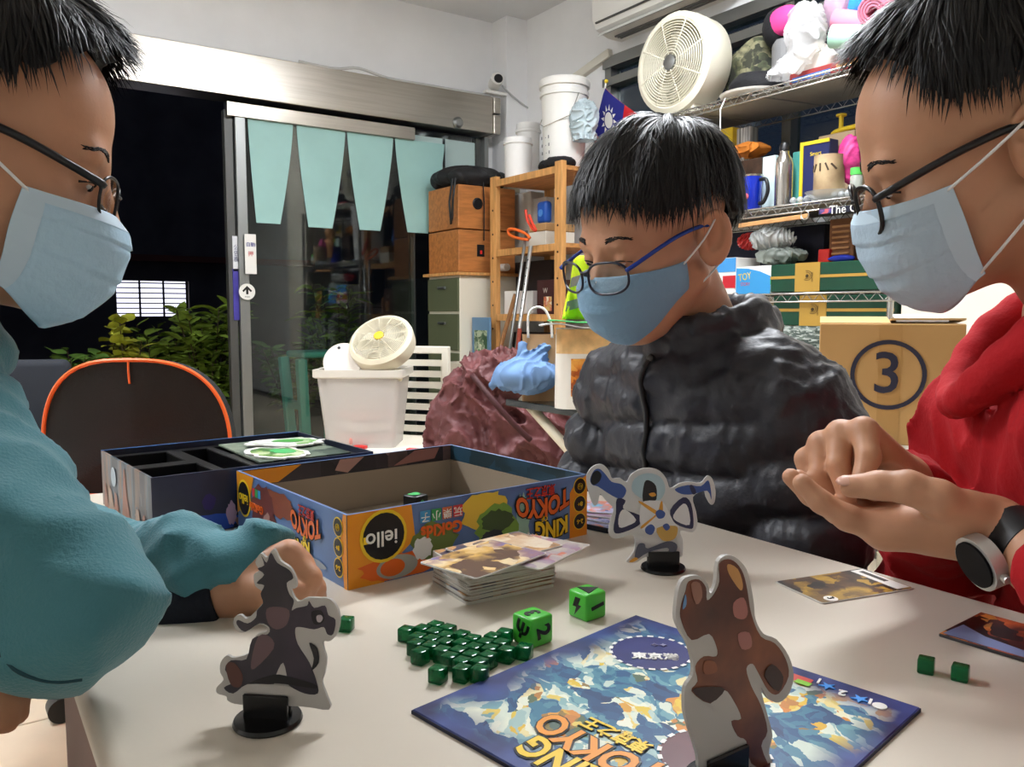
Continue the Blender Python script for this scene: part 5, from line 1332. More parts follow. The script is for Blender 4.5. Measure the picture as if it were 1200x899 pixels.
# local: +x along N->L, +y along N->R
BS, BT = .2245, .0032
def board_mat():
    m = bpy.data.materials.new('board_art'); m.use_nodes = True; nt = m.node_tree; L = nt.links.new
    b = nt.nodes['Principled BSDF']; b.inputs['Roughness'].default_value = .3
    tc = nt.nodes.new('ShaderNodeTexCoord'); mp = nt.nodes.new('ShaderNodeMapping'); mp.inputs['Rotation'].default_value = (0, 0, .5); L(tc.outputs['Object'], mp.inputs[0])
    nz = nt.nodes.new('ShaderNodeTexNoise'); nz.inputs['Scale'].default_value = 16; nz.inputs['Detail'].default_value = 6; L(mp.outputs[0], nz.inputs['Vector'])
    mx = nt.nodes.new('ShaderNodeMix'); mx.data_type = 'VECTOR'; mx.inputs[0].default_value = .05; L(mp.outputs[0], mx.inputs[4]); L(nz.outputs['Color'], mx.inputs[5])
    m2 = nt.nodes.new('ShaderNodeMapping'); m2.inputs['Scale'].default_value = (1.7, 1, 1); L(mx.outputs[1], m2.inputs[0])
    v = nt.nodes.new('ShaderNodeTexVoronoi'); v.inputs['Scale'].default_value = 40; v.distance = 'CHEBYCHEV'; L(m2.outputs[0], v.inputs['Vector'])
    v2 = nt.nodes.new('ShaderNodeTexVoronoi'); v2.inputs['Scale'].default_value = 85; v2.distance = 'MANHATTAN'; L(m2.outputs[0], v2.inputs['Vector'])
    sp = nt.nodes.new('ShaderNodeSeparateColor'); L(v.outputs['Color'], sp.inputs[0]); sp2 = nt.nodes.new('ShaderNodeSeparateColor'); L(v2.outputs['Color'], sp2.inputs[0])
    ad = nt.nodes.new('ShaderNodeMath'); ad.operation = 'MULTIPLY_ADD'; ad.inputs[1].default_value = .72; L(sp.outputs[0], ad.inputs[0])
    ad2 = nt.nodes.new('ShaderNodeMath'); ad2.operation = 'MULTIPLY'; ad2.inputs[1].default_value = .28; L(sp2.outputs[1], ad2.inputs[0]); L(ad2.outputs[0], ad.inputs[2])
    cr = nt.nodes.new('ShaderNodeValToRGB'); el = cr.color_ramp.elements
    st = [(0, (24, 44, 88)), (.22, (36, 84, 128)), (.42, (62, 124, 150)), (.52, (120, 170, 176)), (.60, (206, 220, 206)), (.69, (236, 236, 214)), (.76, (226, 196, 60)), (.83, (214, 130, 44)), (.9, (90, 110, 60)), (1, (40, 80, 140))]
    while len(el) < len(st): el.new(.5)
    for e, (p, c) in zip(el, st): e.position = p; e.color = S(c)
    L(ad.outputs[0], cr.inputs[0])
    # darker printed border towards the board edge
    s2 = nt.nodes.new('ShaderNodeSeparateXYZ'); L(tc.outputs['Object'], s2.inputs[0])
    def edge(out):
        a = nt.nodes.new('ShaderNodeMath'); a.operation = 'SUBTRACT'; a.inputs[1].default_value = BS / 2; L(out, a.inputs[0])
        c = nt.nodes.new('ShaderNodeMath'); c.operation = 'ABSOLUTE'; L(a.outputs[0], c.inputs[0]); return c.outputs[0]
    mm = nt.nodes.new('ShaderNodeMath'); mm.operation = 'MAXIMUM'; L(edge(s2.outputs[0]), mm.inputs[0]); L(edge(s2.outputs[1]), mm.inputs[1])
    am = nt.nodes.new('ShaderNodeMath'); am.operation = 'MULTIPLY_ADD'; am.inputs[1].default_value = .05; L(nz.outputs['Fac'], am.inputs[0]); L(mm.outputs[0], am.inputs[2])
    rp = nt.nodes.new('ShaderNodeMapRange'); rp.inputs[1].default_value = .104; rp.inputs[2].default_value = .128; L(am.outputs[0], rp.inputs[0])
    bl = nt.nodes.new('ShaderNodeTexNoise'); bl.inputs['Scale'].default_value = 30; L(tc.outputs['Object'], bl.inputs['Vector'])
    cb = nt.nodes.new('ShaderNodeValToRGB'); cb.color_ramp.elements[0].position = .35; cb.color_ramp.elements[0].color = S(30, 36, 84); cb.color_ramp.elements[1].position = .7; cb.color_ramp.elements[1].color = S(66, 84, 150); L(bl.outputs['Fac'], cb.inputs[0])
    fm = nt.nodes.new('ShaderNodeMix'); fm.data_type = 'RGBA'; L(rp.outputs[0], fm.inputs[0]); L(cr.outputs[0], fm.inputs[6]); L(cb.outputs[0], fm.inputs[7]); L(fm.outputs[2], b.inputs['Base Color'])
    return m
B().box((BS / 2, BS / 2 - .004, BT / 2), (BS, BS - .008, BT), bevel=.0006, seg=1).build('board', [board_mat()], gbd)
B().box((BS / 2, BS / 2 - .004, BT * .42), (BS + .0008, BS - .0072, BT * .7)).build('board_edge', mat('board_dark_edge', (22, 26, 54), .6), gbd)
inv = gbd.matrix_basis.inverted()
def bl(px, py): return inv @ OH(px, py, TT + BT)
def dashring(cx, cy, rx, ry, m, n=22, w=.0013, rot=0):
    bb = B()
    for i in range(n):
        for k in range(3):
            a0 = 2 * PI * (i + k * .18) / n; a1 = 2 * PI * (i + (k + 1) * .18) / n
            bb.face([(cx + (rx + s) * math.cos(a), cy + (ry + s) * math.sin(a), BT + .0006) for a, s in ((a0, -w), (a0, w), (a1, w), (a1, -w))])
    return bb.build('dashed_ring', m, gbd)
q = bl(763, 765); e1 = bl(716, 765); e2 = bl(810, 765)
rr_ = (e2 - e1).length / 2
bb = B(); bb.face([(q.x + rr_ * math.cos(2 * PI * i / 36), q.y + rr_ * math.sin(2 * PI * i / 36), BT + .0003) for i in range(36)]); bb.build('zone_print', mat('zone_navy', (44, 48, 110), .35, var=.15, vscale=20), gbd)
dashring(q.x, q.y, rr_, rr_, m_wht)
q2 = bl(768, 771); text_obj('東京灣', .011, m_wht, gbd, (q2.x, q2.y, BT + .0008), (0, 0, R(-58 + 180 + 8)), 'lettering', offset=.0003)
q3 = bl(772, 757); text_obj('✦✧', .007, mat('zone_grey', (140, 140, 170), .4), gbd, (q3.x, q3.y, BT + .0008), (0, 0, R(-50)), 'lettering')
q = bl(838, 888); rr2 = rr_ * 1.05
bb = B(); bb.face([(q.x + rr2 * math.cos(2 * PI * i / 36), q.y + rr2 * math.sin(2 * PI * i / 36), BT + .0003) for i in range(36)]); bb.build('zone_print', mat('zone_maroon', (96, 40, 44), .35, var=.15, vscale=20), gbd)
dashring(q.x, q.y, rr2, rr2, m_wht)
# title: reads along -y(local), tops towards +x(local)
def btitle(body, px, py, size, m, offs=0.0, bend=0.0):
    q = bl(px, py)
    for dz, mm, o in ((.0005, m_ink, size * .075), (.0009, m, size * .03)):
        text_obj(body, size, mm, gbd, (q.x, q.y, BT + dz), (0, 0, R(-90)), 'title_lettering', offset=o, sx=.82, bend=bend, extrude=.0001)
btitle('KING', 658, 895, .029, m_yel, bend=-4)
btitle('TOKYO', 694, 879, .030, m_orng, bend=-4)
btitle('東京之王', 722, 862, .014, m_yel)
for t, px, py, m_ in (('1', 960, 799, m_wht), ('★', 970, 805, mat('star_blue', (70, 150, 230), .4)), ('2', 987, 813, m_wht), ('★', 1008, 820, MATS['star_blue']), ('1', 1020, 823, m_wht), ('●', 1031, 828, m_wht)):
    q = bl(px, py); text_obj(t, .0105, m_, gbd, (q.x, q.y, BT + .0006), (0, 0, R(-90 + 12)), 'lettering', offset=.0003)
q = bl(940, 797); bb = B(); bb.face([(q.x + a, q.y + c, BT + .0006) for a, c in ((-.004, -.009), (.005, -.008), (.005, .007), (-.004, .006))]); bb.build('token_print', mat('token_red', (200, 70, 60), .4), gbd)
bb = B(); bb.face([(q.x + a + .005, q.y + c + .003, BT + .0009) for a, c in ((-.003, -.005), (.003, -.005), (.003, .005), (-.003, .005))]); bb.build('token_print', mat('token_lime', (130, 190, 50), .4), gbd)
# ---------------------------------------------------------------- cards
m_edge = mat('card_edge', (196, 192, 184), .5, var=.25, vscale=200, stretch=(.05, .05, 1))
def rrect(w, d, r=.003): return [(x, y) for x, y, _ in ring(w, d, 0, r)]
def card(label, c, w, d, rz, m, th=.0012, group=None, extras=None, tilt=(0, 0), name='game_card', cat='card'):
    r = thing(name, label, cat, c, group=group, rot=(tilt[0], tilt[1], rz))
    Mx = Matrix.Translation((0, 0, th / 2)) @ Matrix.Rotation(PI / 2, 4, 'X')
    B().prism(rrect(w, d), th, Mx).build('card', m_edge, r)
    B().prism([(x * .97, y * .975) for x, y in rrect(w, d)], .0002, Matrix.Translation((0, 0, th + .0001)) @ Matrix.Rotation(PI / 2, 4, 'X')).build('picture', m, r)
    return r
pa, pb2, pc = OH(548, 709, TT), OH(667, 683, TT), OH(512, 686, TT)
cw, cdp = (pb2 - pa).length, (pc - pa).length
cc_ = (pb2 + pc) / 2; crz = math.atan2((pb2 - pa).y, (pb2 - pa).x)
cdp = .066; cw = .09
cc_ = pa + (pb2 - pa).normalized() * cw / 2 + Vector((-math.sin(crz), math.cos(crz), 0)) * cdp / 2
arts = [art('card_a', [(.25, (90, 60, 40)), (.42, (214, 170, 90)), (.55, (236, 214, 170)), (.7, (150, 110, 120)), (.85, (110, 110, 170))], 60, seed=1),
        art('card_b', [(.3, (60, 60, 84)), (.5, (200, 150, 90)), (.7, (230, 214, 190))], 60, seed=3), art('card_c', [(.3, (190, 180, 170)), (.5, (150, 120, 150)), (.7, (210, 110, 60))], 60, seed=9)]
rg = random.Random(4)
NC = 22
first = None
for i in range(NC):
    z = TT + i * .00137
    jx, jy, jr = (rg.uniform(-.0018, .0018), rg.uniform(-.0015, .0015), rg.uniform(-.03, .03)) if i < NC - 4 else (0, 0, 0)
    if first is None:
        first = card('plain card within the main deck beside the lid', (cc_.x + jx, cc_.y + jy, z), cw, cdp, crz + jr, arts[1], .0013, 'cards in the main deck')
    else:
        c2 = copy_tree(first); c2.location = (cc_.x + jx, cc_.y + jy, z); c2.rotation_euler = (0, 0, crz + jr)
zt2 = TT + NC * .00137
tc1 = OH(575, 652, zt2)
card('orange and grey art card skewed second from the deck top', (OH(628, 647, zt2).x, OH(628, 647, zt2).y, zt2 + .0001), .088, .064, crz + .42, arts[2], .0012)
zt2 += .0016
card('deck card showing white panel and grey art under the topmost', (cc_.x + .012, cc_.y - .0, zt2), .088, .064, crz + .16, arts[1], .0012)
zt2 += .0016
card('topmost deck card with golden painted art overhanging the deck', (OH(568, 655, zt2).x, OH(568, 655, zt2).y, zt2), .092, .066, crz + .30, arts[0], .0012)
tl_ = [OH(*p, TT) for p in ((905, 683), (966, 709), (1073, 690), (1010, 668))]
cc2 = sum(tl_, Vector()) / 4; ax = ((tl_[2] - tl_[1]) + (tl_[3] - tl_[0])); wx = ax.length / 2; wy = ((tl_[0] - tl_[1]) + (tl_[3] - tl_[2])).length / 2
r = card('single card with yellow and brown art lying before the cupped hands', (cc2.x, cc2.y, TT), wx, wy, math.atan2(ax.y, ax.x), art('card_lone', [(.25, (40, 30, 26)), (.45, (96, 66, 40)), (.6, (190, 150, 50)), (.75, (120, 90, 40))], 70, seed=12))
B().box((wx * .40, 0, .0015), (wx * .14, wy * .9, .0003)).build('text_panel', m_wht, r)
B().box((wx * .405, wy * .12, .0018), (wx * .05, wy * .5, .0002)).build('title_bar', mat('ink_dk', (60, 56, 50), .5), r)
B().cyl((-wx * .36, -wy * .40, .0015), .006, .0004).build('cost_disc', m_wht, r)
text_obj('3', .009, m_ink, r, (-wx * .36, -wy * .40, .0021), (0, 0, R(-90)), 'lettering')
pb_c = OH(1100, 746, TT); pb_d = (OH(1178, 706, TT) - pb_c).normalized()
prz = math.atan2(pb_d.y, pb_d.x) - PI / 2
r = thing('player_board', 'thick character board with fiery art near the watch', 'game board', (pb_c.x, pb_c.y, TT), prz)
B().box((.05, .036, .0012), (.10, .072, .0024), bevel=.0004, seg=1).build('board', mat('pb_edge', (60, 58, 62), .6), r)
B().box((.05, .036, .0025), (.099, .071, .0004)).build('picture', art('pb_art', [(.25, (34, 24, 26)), (.42, (90, 40, 30)), (.55, (200, 90, 40)), (.66, (236, 160, 70)), (.8, (70, 50, 56))], 48, seed=14), r)
bb = B(); bb.face([(.002, .002, .0029), (.07, .002, .0029), (.06, .014, .0029), (.025, .02, .0029), (.004, .032, .0029)]); bb.build('print_patch', mat('pb_sky', (130, 146, 190), .4), r)
p = OH(708, 618, TT)
r = thing('player_board', 'blue and orange art board half hidden behind the lid', 'game board', (p.x + .01, p.y + .03, TT), R(15))
B().box((0, 0, .003), (.075, .10, .006), bevel=.0004, seg=1).build('board', mat('pb_edge2', (30, 32, 40), .6), r)
B().box((0, 0, .0062), (.074, .099, .0005)).build('picture', art('pb_art2', [(.3, (50, 60, 130)), (.45, (190, 190, 220)), (.6, (206, 110, 60)), (.75, (80, 160, 190))], 70, seed=15), r)
for k in range(3):
    card(['bright art card lying on the half hidden board', 'white and violet card askew on the half hidden board', 'uppermost card on the half hidden board'][k], (p.x + .012 + .004 * k, p.y + .035 + .008 * k, TT + .007 + .0018 * k), .06, .085, R(15 + 14 * k), MATS['pb_art2'] if k != 1 else arts[2])
# ---------------------------------------------------------------- energy cubes and dice
def cube_mat():
    m = bpy.data.materials.new('cube_green'); m.use_nodes = True; b = m.node_tree.nodes['Principled BSDF']
    b.inputs['Base Color'].default_value = S(18, 120, 66); b.inputs['Roughness'].default_value = .12; b.inputs['Transmission Weight'].default_value = .55; b.inputs['IOR'].default_value = 1.35
    return m
m_cube = cube_mat(); CS = .0104
tops = [(110, 290), (172, 285), (230, 270), (290, 283), (170, 325), (225, 300), (232, 330), (280, 322), (330, 315), (170, 355), (225, 365), (285, 350), (340, 350), (175, 385), (280, 380), (315, 400), (355, 385), (400, 370), (385, 405), (365, 430), (435, 435), (360, 462), (430, 462), (410, 340), (440, 350), (465, 375), (455, 405), (485, 330), (540, 305), (530, 380), (530, 350), (637, 370), (245, 470)]
pos = [OH(450 + x / 3.871, 660 + y / 3.871, TT + CS).xy for x, y in tops]
for _ in range(60):
    for i in range(len(pos)):
        for j in range(i):
            d = pos[i] - pos[j]; L_ = d.length
            if L_ < CS * 1.13:
                s_ = d.normalized() * (CS * 1.13 - L_) * .5 if L_ > 1e-6 else Vector((.001, 0)); pos[i] = pos[i] + s_; pos[j] = pos[j] - s_
proto = B().box((0, 0, CS / 2), (CS, CS, CS), bevel=.0012, seg=2).build('energy_cube', m_cube, smooth=40)
for i, q in enumerate(pos):
    o = proto if i == 0 else proto.copy()
    if i: COL.objects.link(o)
    o.location = (q.x, q.y, TT); o.rotation_euler = (0, 0, rg.uniform(-.10, .10) + .45)
    lab = 'small translucent green cube in the heap beside the board'
    if i == len(pos) - 1: lab = 'green cube lying a little apart in front of the heap'
    if i == len(pos) - 2: lab = 'green cube touching the die marked two'
    tag(o, lab, 'cube', 'green energy cubes')
for (px, py, lab) in ((406, 739, 'lone green cube beside the dark cardboard figure'), (1085, 788, 'green cube of a pair by the fiery board, the one nearer the game board'), (1125, 797, 'green cube of a pair by the fiery board, the one farther from the game board')):
    o = proto.copy(); COL.objects.link(o); q = OH(px, py, TT); o.location = (q.x, q.y, TT); o.rotation_euler.z = rg.uniform(.2, .9); tag(o, lab, 'cube', 'green energy cubes')
m_die = mat('die_green', (76, 190, 60), .3, sss=0)
DS = .0222
def die(label, px, py, rz, front, side, top):
    q = OH(px, py, TT); r = thing('game_die', label, 'die', (q.x, q.y, TT), rz, group='green dice')
    B().box((0, 0, DS / 2), (DS, DS, DS), bevel=.0024, seg=3).build('body', m_die, r, smooth=40)
    e = DS / 2 + .0002
    if front: text_obj(front[0], .018, m_ink, r, (0, -e, DS / 2), (PI / 2, front[1], 0), 'symbol', offset=.0006)
    if side and side[0] != 'bolt': text_obj(side[0], .017, m_ink, r, (-e, 0, DS / 2), (PI / 2, side[1], -PI / 2), 'symbol', offset=.0005)
    if side and side[0] == 'bolt':
        B().prism([(-.002, .007), (.004, .007), (.001, .001), (.005, .001), (-.003, -.008), (-.001, -.001), (-.005, -.001)], .0003, Matrix.Translation((-e, 0, DS / 2)) @ Matrix.Rotation(-PI / 2, 4, 'Z')).build('symbol', m_ink, r)
    if top: text_obj(top[0], .017, m_ink, r, (0, 0, DS + .0002), (0, 0, top[1]), 'symbol', offset=.0005)
    return r
die('green die showing two and a claw mark', 624, 752, R(8), ('2', R(80)), ('Ψ', R(20)), ('3', R(80)))
die('green die showing one and a lightning bolt', 688, 722, R(4), ('1', R(80)), ('bolt', 0), ('▲', R(20)))
q = lid.matrix_basis @ Vector((.19, .19, T))
r = thing('black_die', 'black die with green mark inside the open lid', 'die', (q.x, q.y, TT + .004), R(20))
B().box((0, 0, DS / 2), (DS, DS, DS), bevel=.0024, seg=3).build('body', m_ink, r, smooth=40)
text_obj('♥', .015, m_green, r, (0, 0, DS + .0002), (0, 0, 0), 'symbol')
text_obj('2', .015, m_green, r, (0, -DS / 2 - .0002, DS / 2), (PI / 2, 0, 0), 'symbol')
# ---------------------------------------------------------------- cardboard standees in black feet
def catmull2(pts, n=3): return [(p.x, p.y) for p in spline([(x, y, 0) for x, y in pts], n, True)]
m_board = mat('standee_board', (176, 172, 166), .5)
m_foot = mat('foot_black', (14, 14, 15), .25)
def standee(label, base_px, yaw, crop, outline, prints, foot_r, slot_w, base_z=TT, foot_dir=0, name='cardboard_standee', border=None):
    """outline given in crop pixels; laid on an upright plane through the foot, then given board thickness"""
    x0, y0, sc = crop
    bp = OH(*base_px, base_z)
    r = thing(name, label, 'cardboard figure', (bp.x, bp.y, base_z), yaw)
    ux = Vector((math.cos(yaw), math.sin(yaw), 0)); nn = Vector((-ux.y, ux.x, 0))
    def loc(px, py):
        rr, _ = ray(x0 + px / sc, y0 + py / sc); t = (bp - ORG).dot(nn) / rr.dot(nn); q = ORG + rr * t - bp
        return (q.dot(ux), q.z)
    TH = .0021
    ol = catmull2([loc(*p) for p in outline], 3)
    B().prism(ol, TH).build('board', border or m_board, r)
    for k, (pts, m_) in enumerate(prints):
        for s_ in (-1, 1):
            o = B().prism(catmull2([loc(*p) for p in pts], 3), .00012, Matrix.Translation((0, s_ * (TH / 2 + .00012 + .00009 * k), 0))).build('print', m_, r)
    B().lathe([(foot_r * .97, 0), (foot_r, .0012), (foot_r * .96, .0032), (foot_r * .3, .004)], n=32).build('foot', m_foot, r, smooth=40)
    for s_ in (-1, 1): B().box((0, s_ * .0027, .010), (slot_w, .0026, .0155), bevel=.0006, seg=1).build('foot_clip', m_foot, r)
    return r
dk = art('st_dark', [(.3, (22, 19, 26)), (.5, (40, 34, 46)), (.66, (62, 50, 64)), (.8, (84, 64, 70))], 70, cells=False, rough=.4)
dk2 = mat('st_black', (16, 15, 19), .4); dk3 = mat('st_mauve', (96, 74, 78), .4); dk4 = mat('st_rust', (88, 52, 44), .4)
standee('dark purple-black cardboard figure beside the fist', (314, 846), -YAW - R(8), (230, 620, 3.596),
    [(275, 100), (300, 118), (330, 82), (358, 132), (398, 160), (422, 205), (424, 245), (402, 255), (430, 302), (470, 288), (522, 288), (562, 292), (592, 322), (607, 372), (600, 430), (570, 468), (538, 472), (540, 505), (551, 545), (542, 610), (532, 645), (552, 700), (562, 758), (440, 744), (200, 738), (138, 722), (130, 702), (92, 690), (90, 664), (118, 632), (104, 600), (106, 560), (132, 530), (162, 540), (225, 520), (240, 470), (262, 440), (300, 428), (298, 408), (258, 400), (214, 430), (178, 430), (160, 400), (166, 368), (192, 360), (216, 376), (252, 345), (276, 318), (292, 296), (282, 262), (252, 238), (246, 190), (268, 172), (252, 138)],
    [([(278, 110), (300, 140), (318, 98), (345, 140), (395, 170), (412, 205), (385, 225), (395, 270), (415, 300), (405, 340), (425, 330), (470, 320), (478, 300), (500, 330), (545, 320), (560, 360), (590, 380), (580, 440), (555, 440), (540, 410), (500, 420), (440, 410), (420, 420), (430, 480), (480, 560), (510, 640), (515, 690), (460, 690), (400, 660), (390, 640), (370, 560), (340, 610), (330, 650), (220, 650), (160, 690), (120, 665), (160, 640), (125, 590), (150, 550), (215, 545), (240, 460), (305, 440), (310, 410), (270, 395), (210, 430), (175, 400), (180, 380), (220, 395), (255, 370), (260, 340), (285, 310), (275, 270), (290, 235), (258, 225), (290, 190), (262, 165), (290, 150)], dk),
     ([(300, 335), (345, 325), (395, 340), (385, 400), (340, 420), (305, 390)], dk3), ([(225, 645), (330, 610), (400, 620), (500, 650), (505, 668), (380, 650), (300, 645)], dk2),
     ([(265, 450), (315, 450), (330, 500), (250, 585), (235, 560)], dk3), ([(130, 570), (165, 560), (200, 610), (190, 660), (150, 650)], dk4), ([(480, 475), (515, 500), (520, 560), (490, 590), (500, 540)], dk2),
     ([(490, 345), (530, 340), (545, 375), (530, 395), (500, 395)], dk2), ([(512, 362), (530, 358), (538, 372), (528, 388), (514, 384)], mat('st_spot', (170, 160, 164), .4)),
     ([(225, 648), (400, 658), (400, 692), (225, 680)], m_board)], .0205, .028)
bw1 = art('st_brown', [(.3, (52, 26, 20)), (.48, (96, 50, 32)), (.62, (134, 76, 44)), (.78, (84, 44, 34))], 60, cells=False, rough=.4)
bw2 = mat('st_tan', (190, 140, 84), .4); bw3 = mat('st_dkbrown', (44, 22, 18), .4); bw4 = mat('st_pink', (160, 104, 96), .4)
standee('brown hairy cardboard figure standing on the game board', (848, 918), -YAW + R(34), (750, 640, 3.429),
    [(178, 124), (232, 118), (265, 150), (276, 188), (298, 150), (308, 62), (345, 34), (386, 50), (422, 92), (440, 160), (452, 235), (458, 292), (490, 350), (542, 372), (592, 440), (611, 520), (592, 592), (552, 626), (512, 612), (480, 565), (488, 610), (510, 690), (526, 760), (512, 830), (545, 900), (560, 960), (440, 975), (300, 965), (235, 900), (225, 830), (180, 690), (172, 620), (178, 560), (204, 520), (208, 470), (188, 392), (160, 345), (138, 292), (140, 230), (152, 160)],
    [([(188, 140), (230, 132), (258, 165), (262, 215), (290, 190), (312, 140), (310, 70), (345, 50), (380, 66), (408, 110), (425, 180), (440, 270), (478, 360), (535, 388), (578, 450), (590, 520), (550, 590), (510, 580), (470, 510), (445, 470), (420, 490), (440, 560), (480, 640), (505, 740), (480, 800), (510, 890), (440, 870), (420, 780), (385, 760), (360, 700), (400, 690), (370, 620), (330, 575), (275, 630), (200, 580), (225, 540), (215, 480), (250, 440), (300, 440), (300, 400), (270, 350), (200, 375), (160, 300), (155, 250), (175, 180)], bw1),
     ([(345, 70), (385, 90), (405, 150), (395, 175), (350, 110)], bw2), ([(368, 225), (408, 205), (425, 260), (410, 290), (372, 280)], bw4), ([(385, 350), (430, 345), (440, 400), (400, 410)], bw4), ([(250, 460), (290, 460), (300, 500), (250, 510)], mat('st_brown2', (130, 74, 46), .4)),
     ([(195, 150), (230, 145), (240, 200), (215, 230)], mat('st_rose', (142, 100, 84), .4)), ([(490, 520), (545, 580), (565, 520), (520, 470)], bw3), ([(200, 575), (270, 625), (330, 570), (260, 560)], bw3),
     ([(160, 250), (165, 210), (172, 190), (175, 230)], mat('st_bluetint', (90, 130, 170), .4))], .0205, .030, base_z=TT + BT)
st_w = mat('st_white', (222, 222, 224), .4); st_b = mat('st_blue', (58, 84, 150), .4); st_n = mat('st_navy', (38, 38, 74), .4); st_o = mat('st_orange', (214, 150, 50), .4); st_g = mat('st_gold', (200, 160, 80), .4)
standee('white and blue cardboard figure with two horns by the dark jacket', (777, 667), -YAW + R(4), (660, 520, 5.29),
    [(144, 232), (150, 180), (190, 136), (240, 128), (282, 165), (302, 215), (350, 212), (392, 236), (420, 190), (480, 156), (540, 150), (600, 170), (640, 220), (662, 275), (720, 245), (780, 236), (850, 242), (890, 200), (922, 216), (942, 290), (936, 362), (912, 376), (884, 330), (868, 292), (802, 330), (822, 420), (830, 500), (800, 548), (724, 538), (740, 600), (738, 672), (724, 700), (620, 700), (510, 700), (452, 735), (392, 732), (420, 690), (442, 640), (430, 562), (350, 584), (300, 582), (280, 540), (298, 450), (310, 400), (262, 350), (228, 312), (212, 372), (186, 378), (160, 312)],
    [([(165, 220), (190, 165), (225, 155), (262, 190), (300, 235), (360, 250), (390, 290), (360, 340), (300, 320), (215, 265), (180, 255)], st_b), ([(170, 235), (180, 185), (210, 165), (236, 190), (225, 230), (190, 255)], m_ink),
     ([(690, 280), (770, 255), (850, 262), (895, 225), (912, 280), (915, 345), (890, 290), (800, 312), (730, 310)], st_b), ([(780, 262), (800, 256), (822, 300), (800, 312)], st_n),
     ([(330, 340), (385, 350), (370, 400), (470, 440), (485, 480), (440, 520), (340, 555), (310, 530), (325, 430)], st_n), ([(345, 440), (380, 405), (450, 470), (400, 505), (345, 515)], st_w),
     ([(660, 410), (740, 330), (790, 370), (805, 500), (780, 525), (690, 490)], st_n), ([(680, 440), (740, 370), (772, 400), (780, 500), (700, 478)], st_w),
     ([(425, 290), (440, 215), (520, 180), (600, 205), (630, 280), (590, 350), (500, 345)], mat('st_dome', (170, 196, 206), .3)), ([(490, 350), (500, 240), (530, 225), (572, 260), (575, 340), (540, 362)], m_ink), ([(528, 308), (560, 300), (572, 318), (545, 326)], st_o),
     ([(480, 370), (560, 350), (620, 365), (680, 480), (710, 520), (560, 545), (480, 520)], st_w), ([(470, 365), (485, 358), (600, 430), (590, 448)], st_o), ([(600, 360), (612, 360), (612, 430), (580, 440), (490, 520), (482, 505), (575, 430)], st_o),
     ([(568, 425), (595, 405), (628, 425), (618, 455), (585, 460)], st_b), ([(575, 520), (690, 505), (705, 540), (680, 590), (610, 595)], st_g), ([(505, 520), (540, 495), (565, 520), (545, 560), (510, 550)], st_b), ([(612, 505), (640, 490), (658, 515), (635, 535)], st_b),
     ([(460, 620), (500, 615), (520, 645), (640, 600), (700, 620), (690, 670), (650, 672), (640, 640), (520, 670), (450, 715), (440, 690)], mat('st_slate', (84, 88, 104), .4)), ([(405, 725), (440, 700), (460, 710), (425, 730)], st_o)], .0215, .030, border=mat('st_border', (206, 206, 206), .45))
# ================================================================== PEOPLE
m_skin = mat('skin', (192, 142, 110), .5, var=.05, vscale=30, sss=.12, bump=.03, bscale=240)
m_skin2 = mat('skin_b', (192, 140, 108), .5, var=.05, vscale=30, sss=.12, bump=.03, bscale=240)
m_hair = mat('black_hair', (16, 14, 14), .46, spec=.35)
m_brow = mat('brow_hair', (34, 26, 22), .7)
m_eye = mat('eye_white', (214, 206, 200), .25); m_iris = mat('iris', (26, 18, 14), .15)
def rotm(yaw, pitch, roll): return Matrix.Rotation(R(yaw), 3, 'Z') @ Matrix.Rotation(R(pitch), 3, 'X') @ Matrix.Rotation(R(roll), 3, 'Y')

def head_vq(s, lids=1.0):
    """head in its own axes: face towards -Y, up Z, own left +X"""
    f = Field((-.115, -.135, -.2), (.115, .13, .15), .0029)
    f.ell((0, .014, .045), (.077, .093, .088), k=0).ell((0, -.042, .040), (.060, .045, .058), k=.03)
    f.ell((0, -.034, -.03), (.060, .058, .075), k=.03).ell((0, -.046, -.085), (.042, .045, .034), k=.02).ell((0, -.078, -.098), (.019, .016, .015), k=.015)
    for q in (-1, 1):
        f.cap((q * .055, .004, -.05), (q * .022, -.068, -.094), .017, .016, .02)
        f.ell((q * .043, -.056, -.020), (.021, .022, .019), k=.02)
    f.cap((-.034, -.080, .022), (.034, -.080, .022), .012, .012, .015)
    for q in (-1, 1):
        f.ell((q * .032, -.103, .003), (.019, .014, .011), k=.012, op='sub')
        f.ell((q * .032, -.0765, .0035), (.0155, .0150, .0125), k=.004)
    f.cap((0, -.088, .014), (0, -.108, -.026), .0075, .0115, .010)
    for q in (-1, 1): f.ell((q * .010, -.100, -.031), (.0085, .010, .007), k=.006)
    f.ell((0, -.091, -.056), (.022, .010, .0055), k=.006).ell((0, -.089, -.066), (.019, .010, .0065), k=.006)
    for q in (-1, 1):
        rt = Euler((R(-14), 0, -q * R(28))).to_matrix()
        f.ell((q * .084, .020, -.004), (.0075, .0225, .036), rt, k=.006)
        f.ell((q * .0890, .0165, .003), (.0085, .0140, .0225), rt, k=.002, op='sub')
        f.ell((q * .0815, .0235, .004), (.0050, .0060, .014), rt, k=.003)
        f.ell((q * .0790, .006, -.006), (.006, .005, .009), rt, k=.003)
    f.cap((0, .022, -.06), (0, .05, -.19), .050, .054, .025)
    V, Q = f.mesh(); return relax(V, Q, 1, .4) * s, Q

